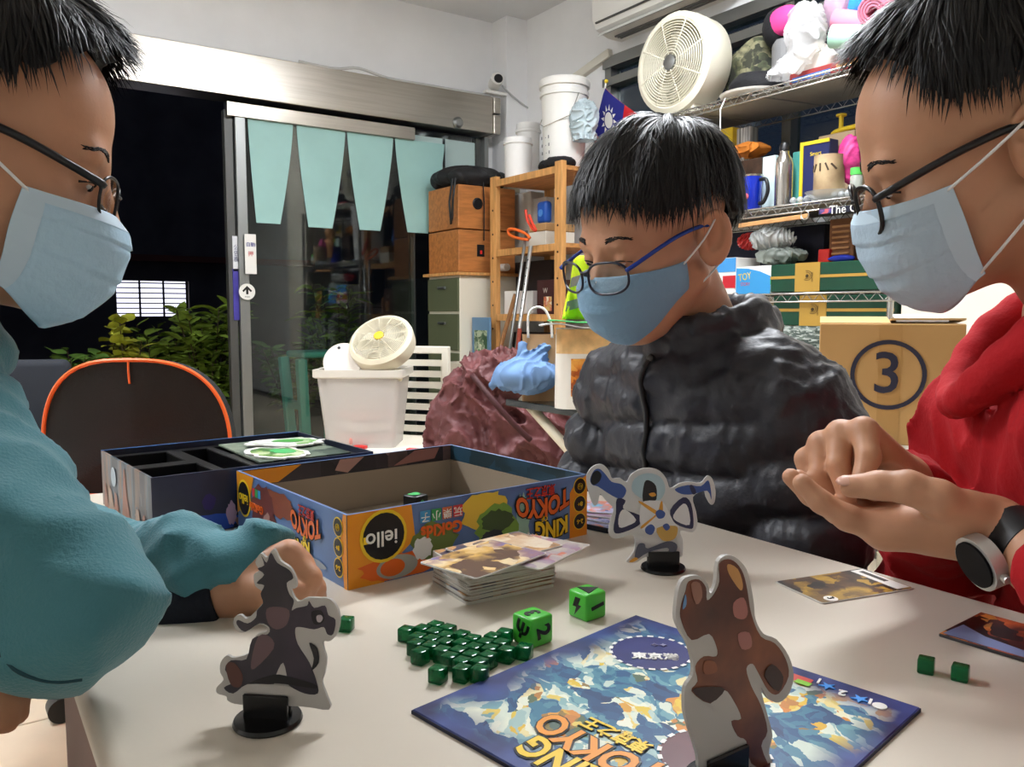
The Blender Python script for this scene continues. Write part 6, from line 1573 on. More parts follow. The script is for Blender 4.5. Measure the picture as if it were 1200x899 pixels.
class Head:
    def snap(h, x, y, z, lift=.0006):
        L = h.L; i = int(((L - np.array((x, y, z)) * h.s) ** 2).sum(1).argmin()); q = Vector(L[i]) / h.s
        d = Vector((q.x, q.y, q.z)); n = Vector((q.x * .6, q.y, 0)).normalized(); return h(*(d + n * lift))
    def __init__(h, pos, yaw, pitch, roll, s):
        h.M = rotm(yaw, pitch, roll); h.pos = Vector(pos); h.s = s
        h.mat = Matrix.Translation(h.pos) @ h.M.to_4x4()
    def __call__(h, x, y, z): return h.pos + h.M @ (Vector((x, y, z)) * h.s)
    def vq(h):
        V, Q = head_vq(h.s); h.L = V.copy(); return V @ np.array(h.M).T + np.array(h.pos), Q
def hair(h, parent, end, seed, n=2600, puff=.016, jag=.05, fwd_tuft=0.0, crown=(0, .35), width=.0032, lift=.004, mat_=None, sweep=0.0, top=0.0, tilt=22, twist=.10):
    """cap of hair plus overlapping strands; end(phi) gives the polar angle (deg) where hair stops; phi=0 is the face side"""
    rg = np.random.RandomState(seed)
    c = Vector((0, .014, .045)); rr = Vector((.077 + puff * .8, .093 + puff, .088 + puff + top))
    ct = math.radians(tilt)   # crown tilted backwards
    Rx = Matrix.Rotation(-ct, 3, 'X')
    nz = waves(seed + 3, 6, .25, .9)
    def pt(th, ph, off):
        d = Rx @ Vector((math.sin(th) * math.sin(ph), -math.sin(th) * math.cos(ph), math.cos(th)))
        bulge = .004 * float(nz(ph * 2.2, th * 2.0, 0.0)) if True else 0
        return c + Vector((d.x * (rr.x + off + bulge), d.y * (rr.y + off + bulge), d.z * (rr.z + off + bulge)))
    bb = B(); NU, NV = 72, 16
    jg = [float(rg.uniform(-1, 1)) * jag for _ in range(NU)]
    def g(u, v):
        ph = (u - .5) * 2 * PI; e = math.radians(end(ph)) * (1 + jg[int(u * NU) % NU] * .6)
        vv = min(1.0, v / .8); th = .02 + (e - .02) * vv
        off = -.001 if v <= .8 else -.013 * (v - .8) / .2
        return h(*pt(th, ph, off))
    bb.grid(g, NU, NV, True)
    o = bb.build('hair', mat_ or m_hair, parent, smooth=True)
    # strands
    vs, fs = [], []
    for i in range(n):
        ph = rg.uniform(-PI, PI); e = math.radians(end(ph)) * (1 + rg.uniform(-1.0, .7) * jag)
        t0 = e * rg.uniform(.0, .72); t1 = min(e * 1.10, t0 + e * rg.uniform(.35, .7)); L = 7
        wv = width * rg.uniform(.6, 1.3); of = rg.uniform(-.001, lift); tw = rg.normal() * twist + sweep; tip_up = rg.uniform(0, 1) ** 3 * .010
        front = max(0, math.cos(ph)); base = len(vs)
        for k in range(L):
            t = k / (L - 1); th = t0 + (t1 - t0) * t; p2 = ph + tw * t
            q = pt(th, p2, of + tip_up * t * t + (fwd_tuft * front ** 2 * max(0, th / e - .6) ** 1.5 * rg.uniform(.8, 1.2) if fwd_tuft else 0) * (1 if t1 > e * .8 else .3))
            sd = (pt(th, p2 + .03, of) - pt(th, p2 - .03, of)).normalized()
            w = wv * (1 - t ** 2.2) * (.45 + .55 * min(1, t * 4))
            nrm = (q - c).normalized()
            for a, b_ in ((-1, 0), (0, .45), (1, 0)): vs.append(h(*(q + sd * (a * w) + nrm * (b_ * w))))
        for k in range(L - 1):
            a = base + 3 * k
            fs += [(a, a + 1, a + 4, a + 3), (a + 1, a + 2, a + 5, a + 4)]
    st = vq_obj('hair_strands', np.array([tuple(v) for v in vs]), np.array(fs), mat_ or m_hair, o)
    st['kind'] = 'stuff'
    return o
def mask(h, parent, m, rows, xh=.068, ys=-.030, pleat=.0016, top_dip=.010, bot_rise=.026, puff_seed=1, wr=.0012, band=None, peak=1.0, npl=3, edge=None, ear=(.078, .01), loops=True, low=-.118, taper=.10):
    """pleated surgical mask; rows = [(v, z, y_front)]"""
    vs_ = [r[0] for r in rows]
    nz = waves(puff_seed, 6, 10, 26)
    def P(u, v, lift=0.0):
        z = float(np.interp(v, vs_, [r[1] for r in rows])); yf = float(np.interp(v, vs_, [r[2] for r in rows]))
        a = u * PI / 2; cs = max(0, math.cos(a)); sn = math.sin(a)
        x = xh * (abs(sn) ** .95) * (1 if u > 0 else -1) * (1 - taper * v * v)
        y = ys + (yf - ys) * cs ** (.62 * peak)
        z += -top_dip * u * u * (1 - v) ** 2 + bot_rise * u * u * v * v
        saw = ((v * (npl + .5)) % 1.0); pl = pleat * (saw - .5) * (1 if .12 < v < .92 else 0) * (cs ** .3)
        y -= (pl + wr * float(nz(x * 1.0, z * 1.0, u * .03)) + lift) * (.4 + .6 * cs); x += (lift + pl * .5) * sn
        return Vector((x, y, z))
    bb = B(); bb.grid(lambda u, v: h(*P(u * 2 - 1, v)), 41, 46)
    o = bb.build('face_mask', m, parent, smooth=True, solid=.0014)
    me = edge or mat('mask_edge', (192, 212, 226), .75)
    if band:
        B().grid(lambda u, v: h(*P(u * 2 - 1, v * band, .0014)), 31, 4).build('mask_top_band', me, o, smooth=True)
        for q in (-1, 1): B().grid(lambda u, v: h(*P(q * (1 - u * .06), v, .0012)), 4, 30).build('mask_side_band', me, o, smooth=True)
    if loops:
        for q in (-1, 1):
            for v0, e in ((.04, (q * .086, .030, .022)), (.96, (q * .086, .034, -.028))):
                a = P(q * .99, v0); pts = [a, a.lerp(Vector(e), .5) + Vector((q * .006, 0, 0)), Vector(e)]
                B().tube([h(*p) for p in spline(pts, 4)], .0013, 5).build('ear_loop', mat('loop_white', (232, 232, 230), .7), o, smooth=True)
    return o, P
def glasses(h, parent, mfr, w=.046, ht=.034, y=-.103, z=.0, cx=.033, r=.0016, tilt=8, arm_in=None, marm=None, ear_z=.012, arm_r=.0034):
    t = math.tan(R(tilt))
    def LP(q, a):
        ca, sa = math.cos(a), math.sin(a); x = w / 2 * math.copysign(abs(ca) ** .75, ca); zz = ht / 2 * math.copysign(abs(sa) ** .75, sa)
        return Vector((q * cx + x, y + abs(q * cx + x) ** 2 * 3.2 + t * -zz * -1, z + zz))
    root = None
    for q in (-1, 1):
        pts = [h(*LP(q, 2 * PI * i / 36)) for i in range(36)]
        o = B().tube(pts, r * h.s, 8, closed=True).build('spectacle_frame' if root is None else 'rim', mfr, parent if root is None else root, smooth=True)
        if root is None: root = o
        bb = B(); c = sum((LP(q, 2 * PI * i / 36) for i in range(36)), Vector()) / 36 + Vector((0, -.001, 0))
        cv = bb.bm.verts.new(h(*c)); rg_ = [bb.bm.verts.new(p) for p in pts]
        for i in range(36): bb.bm.faces.new((cv, rg_[i], rg_[(i + 1) % 36]))
        bb.build('lens', m_lens, root, smooth=True)
        hg = LP(q, R(20) if q > 0 else R(160)); sx = q * .0795
        arm = [hg, Vector((q * (cx + w / 2 + .004), hg.y + .006, hg.z + .002)), Vector((sx * .97, -.03, ear_z + .002)), Vector((sx, .018, ear_z)), Vector((sx * 1.0, .036, ear_z - .022))]
        a_ = B(); pts = spline(arm, 6); a_.tube([h(*p) for p in pts], [arm_r * h.s] * len(pts), 6); a_.build('temple_arm', marm or mfr, root, smooth=True)
        B().tube([h(q * .010, y + .012, z - .004), h(q * .011, y + .006, z - .008)], .0016, 6).build('nose_pad', mfr, root)
    br = [LP(-1, R(20)), Vector((0, y - .001, z + ht * .22)), LP(1, R(160))]
    B().tube([h(*p) for p in spline(br, 5)], r * h.s, 6).build('bridge', mfr, root, smooth=True)
    return root
def face_bits(h, parent, open_=.3):
    for q in (-1, 1):
        pts = [(q * .0195, -.0918, .0275), (q * .027, -.0924, .0300), (q * .038, -.0885, .0315), (q * .050, -.0785, .0265)]
        cv = spline(pts, 14); bb = B(); rgb = random.Random(5)
        for i, p in enumerate(cv):
            t = i / (len(cv) - 1)
            for k in range(3):
                dz = rgb.uniform(-.0022, .0022) * (1 - .6 * t); a = h.snap(p.x, p.y, p.z + dz); e = h.snap(p.x + q * .0045, p.y + .002, p.z + dz + (.002 if t < .4 else -.0008))
                if (e - a).length > 1e-4: bb.tube([a, (a + e) / 2, e], [.0005, .00065, .0002], 4)
        bb.build('eyebrow', m_brow, parent, smooth=True)
        e = B(); e.sph(h(q * .032, -.0862, -.0008), .0072 * h.s, (1.35, .6, open_ + .25), n=12, rot=h.M.to_euler())
        ey = e.build('eye', m_eye, parent, smooth=True)
        B().sph(h(q * .032, -.0882, -.0015), .0052 * h.s, (1, .6, open_ + .45), n=12, rot=h.M.to_euler()).build('iris', m_iris, ey, smooth=True)
        pts = [(q * .0205, -.0875, -.0015), (q * .026, -.0912, .0022), (q * .034, -.0915, .0030), (q * .041, -.087, .0020), (q * .0465, -.0805, -.001)]
        B().tube([h(*p) for p in spline(pts, 4)], .0011, 5).build('eyelashes', m_brow, ey, smooth=True)
def fingers(f, chains, k=.004):
    for pts, r0, r1 in chains:
        n = len(pts); rs = [r0 + (r1 - r0) * i / (n - 1) for i in range(n)]
        f.chain(pts, rs, k)
def nails(chains, parent, dirs, m):
    pass
def PX(*a): return [np.array(F(*p)) for p in a]
m_nail = mat('nail', (206, 158, 138), .35)

# ------------------------------------------------------------------ person in the black puffer jacket
h1 = Head((.7515, .770, 1.0765), -95, 20.5, 3.8, .985)
Vh, Qh = h1.vq()
nb = np.array(h1(0, .05, -.17))
f = Field((.62, .45, .55), (1.05, 1.12, .98), .007)
f.cap(nb, nb + [.02, 0, -.06], .055, .07, .02).cap((.86, .66, .86), (.86, .92, .86), .07, .07, .04).cap((.87, .79, .82), (.89, .79, .6), .12, .12, .05, flat=((1, 0, 0), .75))
Vb, Qb = f.mesh()
p1 = vq_obj('person', *join_vq([(Vh, Qh), (Vb, Qb)]), m_skin2)
tag(p1, 'seated person in black puffer jacket, glasses and blue mask looking down', 'person')
face_bits(h1, p1, .12)
def end1(ph):
    a = abs(ph)
    return float(np.interp(math.degrees(a), [0, 25, 45, 62, 75, 95, 120, 150, 180], [95, 97, 98, 100, 93, 80, 80, 91, 95]))
hair(h1, p1, end1, 11, 6500, puff=.022, jag=.10, sweep=.10, width=.0020, lift=.005, top=-.008, tilt=27, twist=.20)
mk_blue = mat('mask_blue_grey', (128, 164, 190), .8, bump=.15, bscale=160)
mask(h1, p1, mk_blue, [(0, -.012, -.110), (.15, -.026, -.125), (.4, -.052, -.130), (.7, -.082, -.122), (.9, -.104, -.102), (1, -.112, -.086)], xh=.071, ys=-.020, taper=.34, pleat=.0004, puff_seed=5, wr=.0007, peak=1.15, band=None, top_dip=.008, bot_rise=.040)
glasses(h1, p1, mat('navy_frame', (22, 24, 44), .3), w=.061, ht=.038, cx=.037, y=-.122, z=-.010, arm_r=.0026, marm=mat('blue_arm', (26, 60, 150), .25))
# jacket
m_puff = mat('black_puffer', (42, 42, 48), .46, bump=.3, bscale=40, var=.06, vscale=16)
def quilt_z(amp, sp, ph=0.0, tilt=(0, 0)):
    return lambda t, x, y, z: amp * (np.abs(np.sin(PI * (z + ph + tilt[0] * (x - .8) + tilt[1] * (y - .76)) / sp)) ** .45 - .7)
def quilt_t(amp, n, ph=0.0): return lambda t, x, y, z: amp * (np.abs(np.sin(PI * (t * n + ph))) ** .55 - .6)
f = Field((.60, .42, .40), (1.10, 1.16, 1.03), .0045)
qz = quilt_z(.022, .066, .02, (.1, .10))
f.cap((.835, .80, .845), (.86, .80, .45), .118, .128, .0, disp=qz, flat=((1, 0, 0), .80))
f.cap((.835, .70, .845), (.86, .71, .45), .112, .122, .03, disp=qz, flat=((1, 0, 0), .80))
f.cap((.84, .655, .875), (.84, .885, .885), .068, .070, .05, disp=lambda t, x, y, z: .012 * (np.abs(np.sin(PI * (y - .62) / .062)) ** .5 - .7))
# arms
shL, elL, wrL = (.845, .625, .860), (.835, .575, .640), (.775, .70, .60)
shR, elR, wrR = (.845, .925, .865), (.825, .985, .655), (.775, .86, .60)
for sh_, el_, wr_ in ((shL, elL, wrL), (shR, elR, wrR)):
    f.cap(sh_, el_, .074, .066, .018, disp=quilt_t(.020, 3.4, .2)); f.cap(el_, wr_, .066, .050, .02, disp=quilt_t(.016, 2.6))
# stand-up collar
cN = np.array(h1(0, .040, -.150)); cU = np.array(h1(0, .032, -.112))
for i in range(16):
    a0, a1 = 2 * PI * i / 16, 2 * PI * (i + 1) / 16
    for zc, rr_, rad, k in ((cN + [0, 0, -.030], .086, .024, .012), (cN + [.004, 0, .004], .080, .020, .008), (cU + [.010, 0, -.004], .076, .014, .006)):
        pa_ = zc + [rr_ * math.cos(a0), rr_ * 1.05 * math.sin(a0), .018 * math.cos(a0)]; pb_2 = zc + [rr_ * math.cos(a1), rr_ * 1.05 * math.sin(a1), .018 * math.cos(a1)]
        f.cap(pa_, pb_2, rad, rad, k)
f.warp(folds(101, 4, 8, .006, 1.6)).warp(folds(107, 12, 24, .0035, 1.8))
f.cap(np.array(h1(0, .03, -.06)), cN + [.0, 0, -.04], .062, .064, .006, op='sub')
V, Q = f.mesh(); V = relax(V, Q, 1, .35)
jk = vq_obj('puffer_jacket', V, Q, m_puff, p1)
# zip down the front: follow jacket surface towards -X at the middle
zp = []
for z in np.linspace(.93, .66, 12):
    yy = .762 + .012 * math.sin((z - .6) * 9); sel = V[(np.abs(V[:, 1] - yy) < .006) & (np.abs(V[:, 2] - z) < .006)]
    if len(sel): zp.append((sel[:, 0].min() - .0005, yy, z))
zp = spline(zp, 4)
B().tube(zp, .0042, 6).build('zipper', mat('zip_black', (12, 12, 13), .35), jk, smooth=True)
B().sph((zp[0][0] - .004, zp[0][1], zp[0][2] - .004), .005, n=8).build('snap_button', m_alu_dark, jk, smooth=True)
def trousers(parent, hip, knees, ankles, m, mshoe, rh=.085):
    pts = [np.array(hip), *map(np.array, knees), *map(np.array, ankles)]
    lo = np.min(pts, 0) - .16; hi = np.max(pts, 0) + .16
    f = Field(lo, hi, .012); f.ell(hip, (.13, .13, .09), k=.02)
    for kx, ak in zip(knees, ankles):
        f.cap(hip, kx, rh, .058, .04); f.cap(kx, ak, .058, .042, .03)
    f.warp(folds(7, 4, 8, .006)); V, Q = f.mesh(); o = vq_obj('trousers', V, Q, m, parent)
    for kx, ak in zip(knees, ankles):
        d = np.array(kx) - np.array(hip); d[2] = 0; d /= np.linalg.norm(d)
        g = Field(np.array(ak) - [.2, .2, .12], np.array(ak) + [.2, .2, .12], .007); g.cap(np.array(ak) + [0, 0, -.045], np.array(ak) + d * .13 + [0, 0, -.052], .042, .034, .02).cap(ak, np.array(ak) + [0, 0, -.04], .04, .042, .02).plane((0, 0, .002), (0, 0, -1))
        V, Q = g.mesh(); vq_obj('shoe', V, Q, mshoe, parent)
    return o
m_jean = mat('dark_jeans', (26, 28, 36), .85, bump=.2, bscale=160); m_shoe = mat('dark_shoe', (34, 34, 38), .6)
trousers(p1, (.87, .76, .50), [(.52, .70, .53), (.52, .84, .53)], [(.56, .68, .085), (.56, .86, .085)], m_jean, m_shoe)

# ------------------------------------------------------------------ person in the red hoodie
h2 = Head((.727, .360, 1.122), -142.8, 23.7, 10.5, .93)
Vh, Qh = h2.vq()
nb = np.array(h2(0, .05, -.17))
fb_ = Field((.55, .10, .60), (1.02, .60, 1.02), .007)
fb_.cap(nb, nb + [.03, -.02, -.05], .055, .07, .02).cap(nb + [.04, -.03, -.06], nb + [.07, -.05, -.3], .10, .11, .04)
Vb, Qb = fb_.mesh()
# hands
fh = Field((.30, .05, .70), (.84, .70, .93), .0021)
wrA = F(1168, 622, .575); wrB = F(1062, 566, .70)
# lower hand, palm up (own left hand)
pmI, pmM, pmR, pmP = PX((1037, 622, .60), (1030, 614, .618), (1034, 607, .634), (1042, 602, .648))
wa = np.array(wrA)
for q_, rr_ in ((pmI, .0125), (pmM, .012), (pmR, .0115), (pmP, .0105)): fh.cap(wa + (q_ - wa) * .12, q_, .0185, rr_, .012)
fh.cap(wa, (pmI + pmP) / 2 * .6 + wa * .4, .020, .020, .012)
chA = [(PX((1037, 622, .60), (993, 607, .606), (962, 588, .612), (940, 566, .618)), .0108, .0072),
       (PX((1030, 614, .618), (982, 600, .626), (950, 580, .632), (927, 559, .638)), .0106, .0070),
       (PX((1034, 607, .634), (986, 594, .645), (954, 576, .652), (936, 560, .656)), .0100, .0068),
       (PX((1042, 602, .648), (1000, 590, .660), (972, 575, .668), (956, 563, .672)), .0090, .0062),
       (PX((1140, 606, .572), (1100, 585, .566), (1064, 571, .572), (1030, 569, .580), (998, 570, .588)), .0150, .0085)]
fingers(fh, chA, .0045)
fh.cap(chA[4][0][0], pmI, .016, .012, .012)
# upper hand, fingers pointing down into the palm (own right hand)
wb_ = np.array(wrB)
km = PX((1012, 505, .640), (985, 508, .655), (962, 520, .668), (945, 538, .678))
for q_, rr_ in zip(km, (.0115, .0112, .0105, .0095)): fh.cap(wb_ + (q_ - wb_) * .1, q_, .019, rr_, .010)
chB = [(PX((1012, 505, .640), (1018, 535, .622), (1008, 568, .612)), .0105, .0074), (PX((985, 508, .655), (982, 545, .640), (993, 582, .628)), .0105, .0074),
       (PX((962, 520, .668), (961, 556, .655), (979, 586, .645)), .0100, .0070), (PX((945, 538, .678), (949, 566, .668), (968, 588, .660)), .0090, .0066),
       (PX((1055, 552, .680), (1044, 560, .650), (1024, 575, .625)), .0130, .0085)]
fingers(fh, chB, .0035)
elA, elB = np.array(F(1340, 735, .47)), np.array(F(1130, 600, .90))
fh.cap(wa, wa + (elA - wa) * .35, .0205, .026, .01, flat=None); fh.cap(wb_, wb_ + (elB - wb_) * .35, .0200, .025, .01)
Vf, Qf = fh.mesh(); Vf = relax(Vf, Qf, 1, .4)
p2 = vq_obj('person', *join_vq([(Vh, Qh), (Vb, Qb), (Vf, Qf)]), m_skin)
tag(p2, 'seated person in red hoodie with glasses and mask cupping both hands', 'person')
def nail_on(chain, up, parent, s=1.0):
    t1, t0 = Vector(chain[0][-1]), Vector(chain[0][-2]); d = (t1 - t0).normalized(); up = Vector(up); up = (up - d * up.dot(d)).normalized(); sd = d.cross(up)
    M_ = Matrix((sd, d, up)).transposed(); r = chain[2]
    B().sph(t1 + d * (r * .35) + up * (r * .72), r * .72 * s, (.85, 1.15, .35), n=10, rot=M_.to_euler()).build('fingernail', m_nail, parent, smooth=True)
vc = (ORG - Vector(wrA)).normalized()
nail_on(chA[4], UP * .8 + vc * .7, p2, 1.05)
face_bits(h2, p2, .10)
def end2(ph):
    a = math.degrees(abs(ph)); return float(np.interp(a, [0, 25, 45, 62, 76, 95, 120, 150, 180], [64, 66, 73, 88, 88, 82, 96, 110, 114]))
hair(h2, p2, end2, 23, 7000, puff=.020, jag=.08, fwd_tuft=.045, width=.0019, lift=.005, sweep=.06)
mk_pale = mat('mask_pale_blue', (176, 198, 214), .8, bump=.12, bscale=160)
mask(h2, p2, mk_pale, [(0, -.006, -.112), (.12, -.018, -.123), (.4, -.050, -.128), (.7, -.085, -.122), (.9, -.112, -.104), (1, -.124, -.084)], xh=.070, ys=-.046, pleat=.0026, puff_seed=8, wr=.0010, band=.10, top_dip=.004, bot_rise=.030)
glasses(h2, p2, mat('black_frame', (16, 15, 17), .3), w=.052, ht=.046, y=-.114, z=-.007, r=.0021)
# hoodie
m_redc = mat('red_fleece', (172, 10, 22), .9, bump=.12, bscale=200)
f = Field((.42, -.02, .42), (1.10, .66, 1.06), .0048)
n2 = np.array([.762, .335, .955])
shR = np.array([.872, .420, .885]); shL = np.array([.665, .205, .885])
cen = np.array([.83, .29, .8])
f.cap(cen + [.0, -.01, .04], (.91, .24, .45), .125, .135, .0, flat=((-.75, .66, 0), .78))
f.cap(shR - [.02, .02, 0.01], shL + [.05, .03, .01], .058, .060, .05)
f.cap(shR, (.90, .47, .67), .054, .058, .03); f.cap((.90, .47, .67), wrB + (Vector(elB) - wrB) * .12, .050, .033, .025)
f.cap(shL, elA + [.01, -.02, 0], .060, .054, .03); f.cap(elA + [.01, -.02, 0], wa + (elA - wa) * .58, .050, .031, .02)
f.warp(folds(131, 4, 8, .010, 1.5)).warp(folds(137, 9, 18, .005, 1.6))
# hood lying round the neck: rolled collar crossing at the front
hc = n2 + [.016, -.016, .006]
fx_, fy_ = -.60, .80
for i in range(20):
    a0, a1 = -PI + 2 * PI * i / 20, -PI + 2 * PI * (i + 1) / 20
    def hp(a):
        fr_a = math.cos(a)                                   # 1 at the front
        r_ = .070 + .026 * (1 - fr_a) / 2
        return hc + np.array([r_ * (math.cos(a) * fx_ - math.sin(a) * fy_), r_ * (math.cos(a) * fy_ + math.sin(a) * fx_), .020 - .075 * max(0, fr_a) ** 1.3])
    rad = lambda a: .0145 + .018 * (1 - math.cos(a)) / 2
    f.cap(hp(a0), hp(a1), rad(a0), rad(a1), .008)
f.cap(hc + [.07, -.09, -.02], hc + [.10, -.12, -.10], .06, .05, .03)
f.cap(np.array(h2(0, .02, -.04)), n2 + [.022, -.026, -.035], .058, .048, .004, op='sub')
V, Q = f.mesh(); V = relax(V, Q, 1, .35)
hd2 = vq_obj('hoodie', V, Q, m_redc, p2)
# small dark emblem on the chest
# watch on the lower wrist
w0 = np.array(wa); wd = (elA - wa) / np.linalg.norm(elA - wa); wd = Vector(wd)
wt = thing('wrist_watch', 'black strapped watch with pale case on the wrist below the red cuff', 'watch', Vector(w0) + wd * .020)
wt.rotation_euler = wd.to_track_quat('Z', 'Y').to_euler()
B().lathe([(.0235, -.012), (.0255, -.011), (.0255, .011), (.0235, .012), (.0222, .010), (.0222, -.010)], n=32).build('strap', mat('strap_black', (26, 26, 28), .45), wt, smooth=40)
dn = wt.rotation_euler.to_matrix().inverted() @ (-UP * .75 - RIGHT * .3 + (ORG - Vector(w0)).normalized() * .95); dn.z = 0; dn.normalize()
ang = math.atan2(dn.y, dn.x)
B().cyl((dn.x * .030, dn.y * .030, 0), .0195, .010, (0, PI / 2, ang), 28).build('case', mat('watch_case', (196, 194, 190), .3, .5), wt, smooth=40)
B().cyl((dn.x * .0358, dn.y * .0358, 0), .0165, .002, (0, PI / 2, ang), 28).build('dial', mat('watch_dial', (10, 10, 13), .6, spec=.15), wt, smooth=40)
B().cyl((dn.x * .030, dn.y * .030, .021), .003, .005, (0, 0, 0), 10).build('crown', MATS['watch_case'], wt)
trousers(p2, (.90, .25, .50), [(.60, .42, .53), (.52, .26, .53)], [(.60, .44, .085), (.50, .24, .085)], m_jean, m_shoe)

# ------------------------------------------------------------------ person in the teal sweatshirt
h3 = Head((.0260, .770, 1.110), 79.3, 18.5, -.6, .925)
Vh, Qh = h3.vq()
nb = np.array(h3(0, .05, -.17))
fb_ = Field((-.28, .52, .6), (.12, 1.02, 1.0), .007)
fb_.cap(nb, nb + [-.03, .01, -.05], .054, .07, .02).cap(nb + [-.04, 0, -.06], nb + [-.07, .02, -.3], .10, .11, .04)
Vb, Qb = fb_.mesh()
fh = Field((.02, .48, .70), (.36, .80, .88), .0022)
ws_ = PX((262, 694, .662))[0]
km = PX((338, 650, .652), (350, 662, .662), (357, 677, .670), (358, 694, .676))
for q_, rr_ in zip(km, (.0120, .0118, .0112, .0105)): fh.cap(ws_ + (q_ - ws_) * .2, q_, .021, rr_, .012)
chC = [(PX((338, 650, .652), (362, 678, .648), (352, 704, .645), (328, 706, .645)), .0110, .0085), (PX((350, 662, .662), (367, 690, .660), (354, 712, .656), (332, 712, .655)), .0108, .0083),
       (PX((357, 677, .670), (368, 700, .668), (352, 716, .665), (334, 714, .664)), .0102, .0080), (PX((358, 694, .676), (362, 712, .675), (346, 720, .672), (332, 716, .670)), .0095, .0075),
       (PX((285, 690, .648), (312, 692, .636), (336, 690, .634), (350, 694, .636)), .0140, .0090)]
fingers(fh, chC, .0045)
fh.ell(ws_ * .45 + (km[0] + km[3]) / 2 * .55, (.028, .030, .024), k=.012)
fw_end = np.array(F(150, 664, .70))
fh.cap(ws_, ws_ + (fw_end - ws_) * .6, .023, .028, .012)
Vf, Qf = fh.mesh(); Vf = relax(Vf, Qf, 1, .4)
# near arm: hand hanging by the table edge
fg_ = Field((-.14, .30, .60), (.14, .62, .86), .0024)
hw = np.array(F(-24, 768, .475))
kk = PX((-22, 800, .472), (-8, 802, .476), (5, 800, .482), (16, 796, .490))
for q_ in kk: fg_.cap(hw, q_, .020, .0095, .01)
tipz = PX((-22, 842, .462), (-6, 848, .466), (8, 846, .474), (20, 836, .484))
chD = [([a, a * .5 + b_ * .5 + np.array([.0, -.002, 0]), b_], .0088, .0070) for a, b_ in zip(kk, tipz)]
fingers(fg_, chD, .003)
fg_.cap(hw, np.array(F(-34, 790, .462)), .014, .009, .008)
elN = np.array(F(100, 712, .50))
fg_.cap(hw, hw + (elN - hw) * .45, .021, .027, .01)
Vg, Qg = fg_.mesh(); Vg = relax(Vg, Qg, 1, .4)
p3 = vq_obj('person', *join_vq([(Vh, Qh), (Vb, Qb), (Vf, Qf), (Vg, Qg)]), m_skin2)
tag(p3, 'person in teal sweatshirt leaning on the table with a closed fist', 'person')
face_bits(h3, p3, .30)
def end3(ph):
    a = math.degrees(abs(ph)); return float(np.interp(a, [0, 25, 45, 62, 76, 95, 120, 150, 180], [68, 70, 75, 86, 88, 82, 96, 110, 114]))
hair(h3, p3, end3, 37, 7000, puff=.024, jag=.08, fwd_tuft=.05, width=.0019, lift=.005, sweep=-.05)
mk_sky = mat('mask_sky_blue', (176, 208, 228), .8, bump=.12, bscale=160)
mask(h3, p3, mk_sky, [(0, -.017, -.114), (.12, -.027, -.127), (.35, -.045, -.133), (.65, -.082, -.128), (.88, -.115, -.108), (1, -.128, -.086)], xh=.071, ys=-.048, pleat=.0024, puff_seed=12, wr=.0014, band=.11, top_dip=.004, bot_rise=.028)
glasses(h3, p3, mat('black_frame3', (18, 18, 20), .3), w=.050, ht=.038, y=-.110, z=-.007, r=.0014, marm=mat('blue_tip', (20, 22, 28), .3))
# sweatshirt
m_tealc = mat('teal_fleece', (66, 122, 132), .9, bump=.22, bscale=420, var=.05, vscale=14, sheen=.25)
f = Field((-.50, .34, .42), (.32, 1.10, 1.06), .0048)
tc_ = np.array([-.150, .80, .82])
f.cap(tc_ + [.0, 0, .03], tc_ + [-.16, .10, -.36], .120, .14, .0, flat=((.95, -.3, 0), .75))
sN = np.array(F(-120, 490, .575)); sF = np.array([-.09, .935, .89])
f.cap(sN, sF, .060, .062, .06)
# near sleeve: shoulder -> elbow -> wrist
mN = np.array(F(-22, 618, .528))
f.cap(sN, mN, .062, .056, .03); f.cap(mN, elN, .056, .040, .025)
f.cap(elN, np.array(F(50, 728, .488)), .041, .036, .02)
f.cap(np.array(F(50, 728, .488)), np.array(F(-6, 738, .475)), .036, .030, .02)
# far sleeve
eF = np.array(F(85, 650, .74))
f.cap(sF, eF, .062, .046, .03); f.cap(eF, np.array(F(200, 655, .675)), .046, .030, .025)
f.cap(np.array(F(200, 655, .675)), np.array(F(262, 668, .662)), .028, .030, .012)
f.cap(np.array(F(262, 664, .668)), np.array(F(300, 662, .664)), .029, .033, .010)
ax_ = elN - sN
f.warp(folds(151, 4, 8, .011, 1.4, axis=ax_, squash=1.3)).warp(folds(157, 8, 15, .0075, 1.5, axis=ax_, squash=1.5)).warp(folds(163, 16, 26, .002, 1.5))
# collar ring
c3 = np.array(h3(0, .042, -.150))
for i in range(18):
    a0, a1 = 2 * PI * i / 18, 2 * PI * (i + 1) / 18
    for dz, rr_, rad in ((-.020, .076, .022), (.012, .068, .016)):
        f.cap(c3 + [rr_ * math.cos(a0), rr_ * math.sin(a0), dz - .02 * math.cos(a0)], c3 + [rr_ * math.cos(a1), rr_ * math.sin(a1), dz - .02 * math.cos(a1)], rad, rad, .01)
f.cap(np.array(h3(0, .02, -.05)), c3 + [-.01, 0, -.05], .058, .058, .004, op='sub')
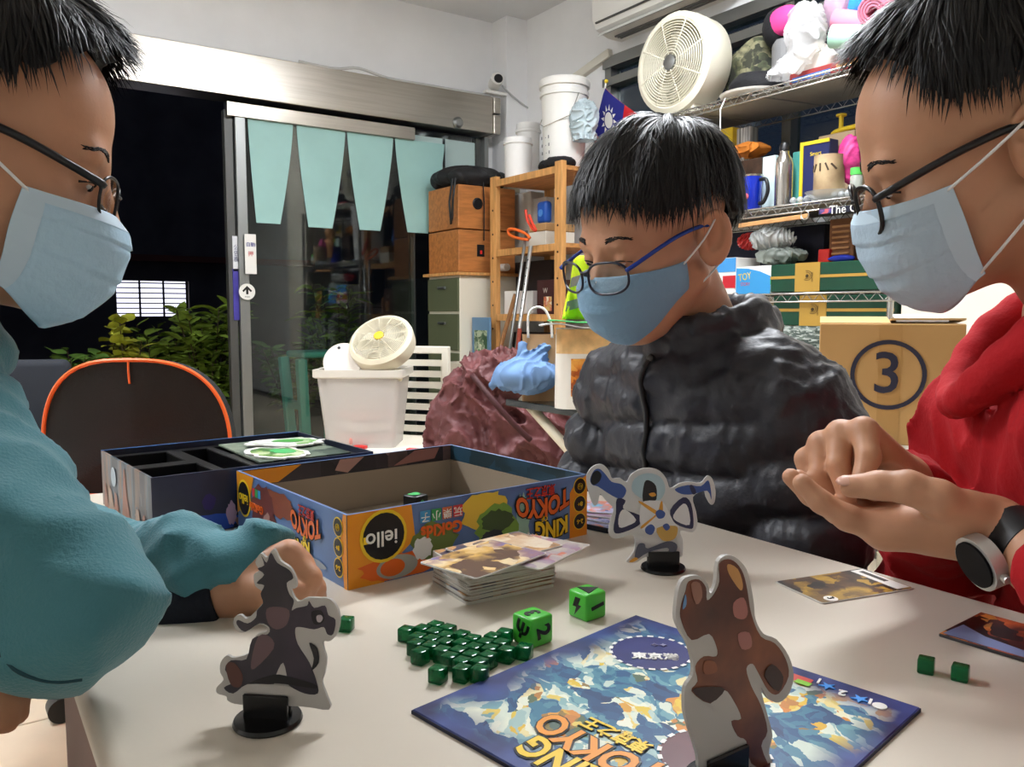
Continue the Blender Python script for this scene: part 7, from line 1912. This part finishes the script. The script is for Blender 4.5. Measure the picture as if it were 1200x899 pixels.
# open the cuff over the fist
fd = km.copy(); kc = (km[0] + km[3]) / 2; ud = (kc - ws_) / np.linalg.norm(kc - ws_)
f.cap(ws_ + ud * .004 - np.array([.004, -.006, .010]), kc + ud * .10 - np.array([.004, -.006, .010]), .030, .034, .004, op='sub')
V, Q = f.mesh(); V = relax(V, Q, 8, .5)
sw = vq_obj('sweatshirt', V, Q, m_tealc, p3)
sp_ = []
for a_, b_ in ((2, 748), (25, 768), (50, 788), (72, 802), (92, 812)):
    q_ = np.array(F(a_, b_, .46)); sp_.append(V[((V - q_) ** 2).sum(1).argmin()])
B().tube(spline(sp_, 4), .0013, 5).build('sleeve_seam', mat('seam_teal', (30, 66, 76), .9), sw, smooth=True)
# dark lining band at the fist
m_navy = mat('navy_rib', (20, 24, 34), .9, bump=.2, bscale=300)
cu = Field(ws_ - .09, ws_ + .09, .0035); cu.cap(ws_ + ud * -.050 + [-.003, -.006, -.004], ws_ + ud * .004 + [-.001, -.002, -.002], .029, .029, .0).cap(ws_ + ud * -.1, ws_ + ud * .06, .024, .024, .002, op='sub').plane(ws_ + ud * .000, ud)
V, Q = cu.mesh(); vq_obj('inner_cuff', V, Q, m_navy, sw)
trousers(p3, (-.34, .92, .50), [(-.08, .97, .51), (-.10, 1.13, .51)], [(-.1, .98, .085), (-.12, 1.14, .085)], m_jean, m_shoe)

# ------------------------------------------------------------------ stools they sit on
def stool(label, x, y, rz):
    r = thing('round_stool', label, 'stool', (x, y, 0), rz, group='stools round the table')
    B().lathe([(.15, .385), (.17, .39), (.175, .405), (.17, .42), (.05, .425)], n=32).build('seat', m_black, r, smooth=40)
    for k in range(4):
        a = PI / 4 + k * PI / 2; B().tube([(.11 * math.cos(a), .11 * math.sin(a), .39), (.17 * math.cos(a), .17 * math.sin(a), 0)], .011, 8).build('leg', m_alu, r, smooth=True)
    B().tube([(.143 * math.cos(2 * PI * i / 24), .143 * math.sin(2 * PI * i / 24), .18) for i in range(24)], .007, 6, closed=True).build('foot_ring', m_alu, r, smooth=True)
stool('stool under the person in the black jacket', .91, .77, 0)
stool('stool under the person in the red hoodie', .95, .22, .3)
stool('stool under the person in the teal sweatshirt', -.36, .93, .1)
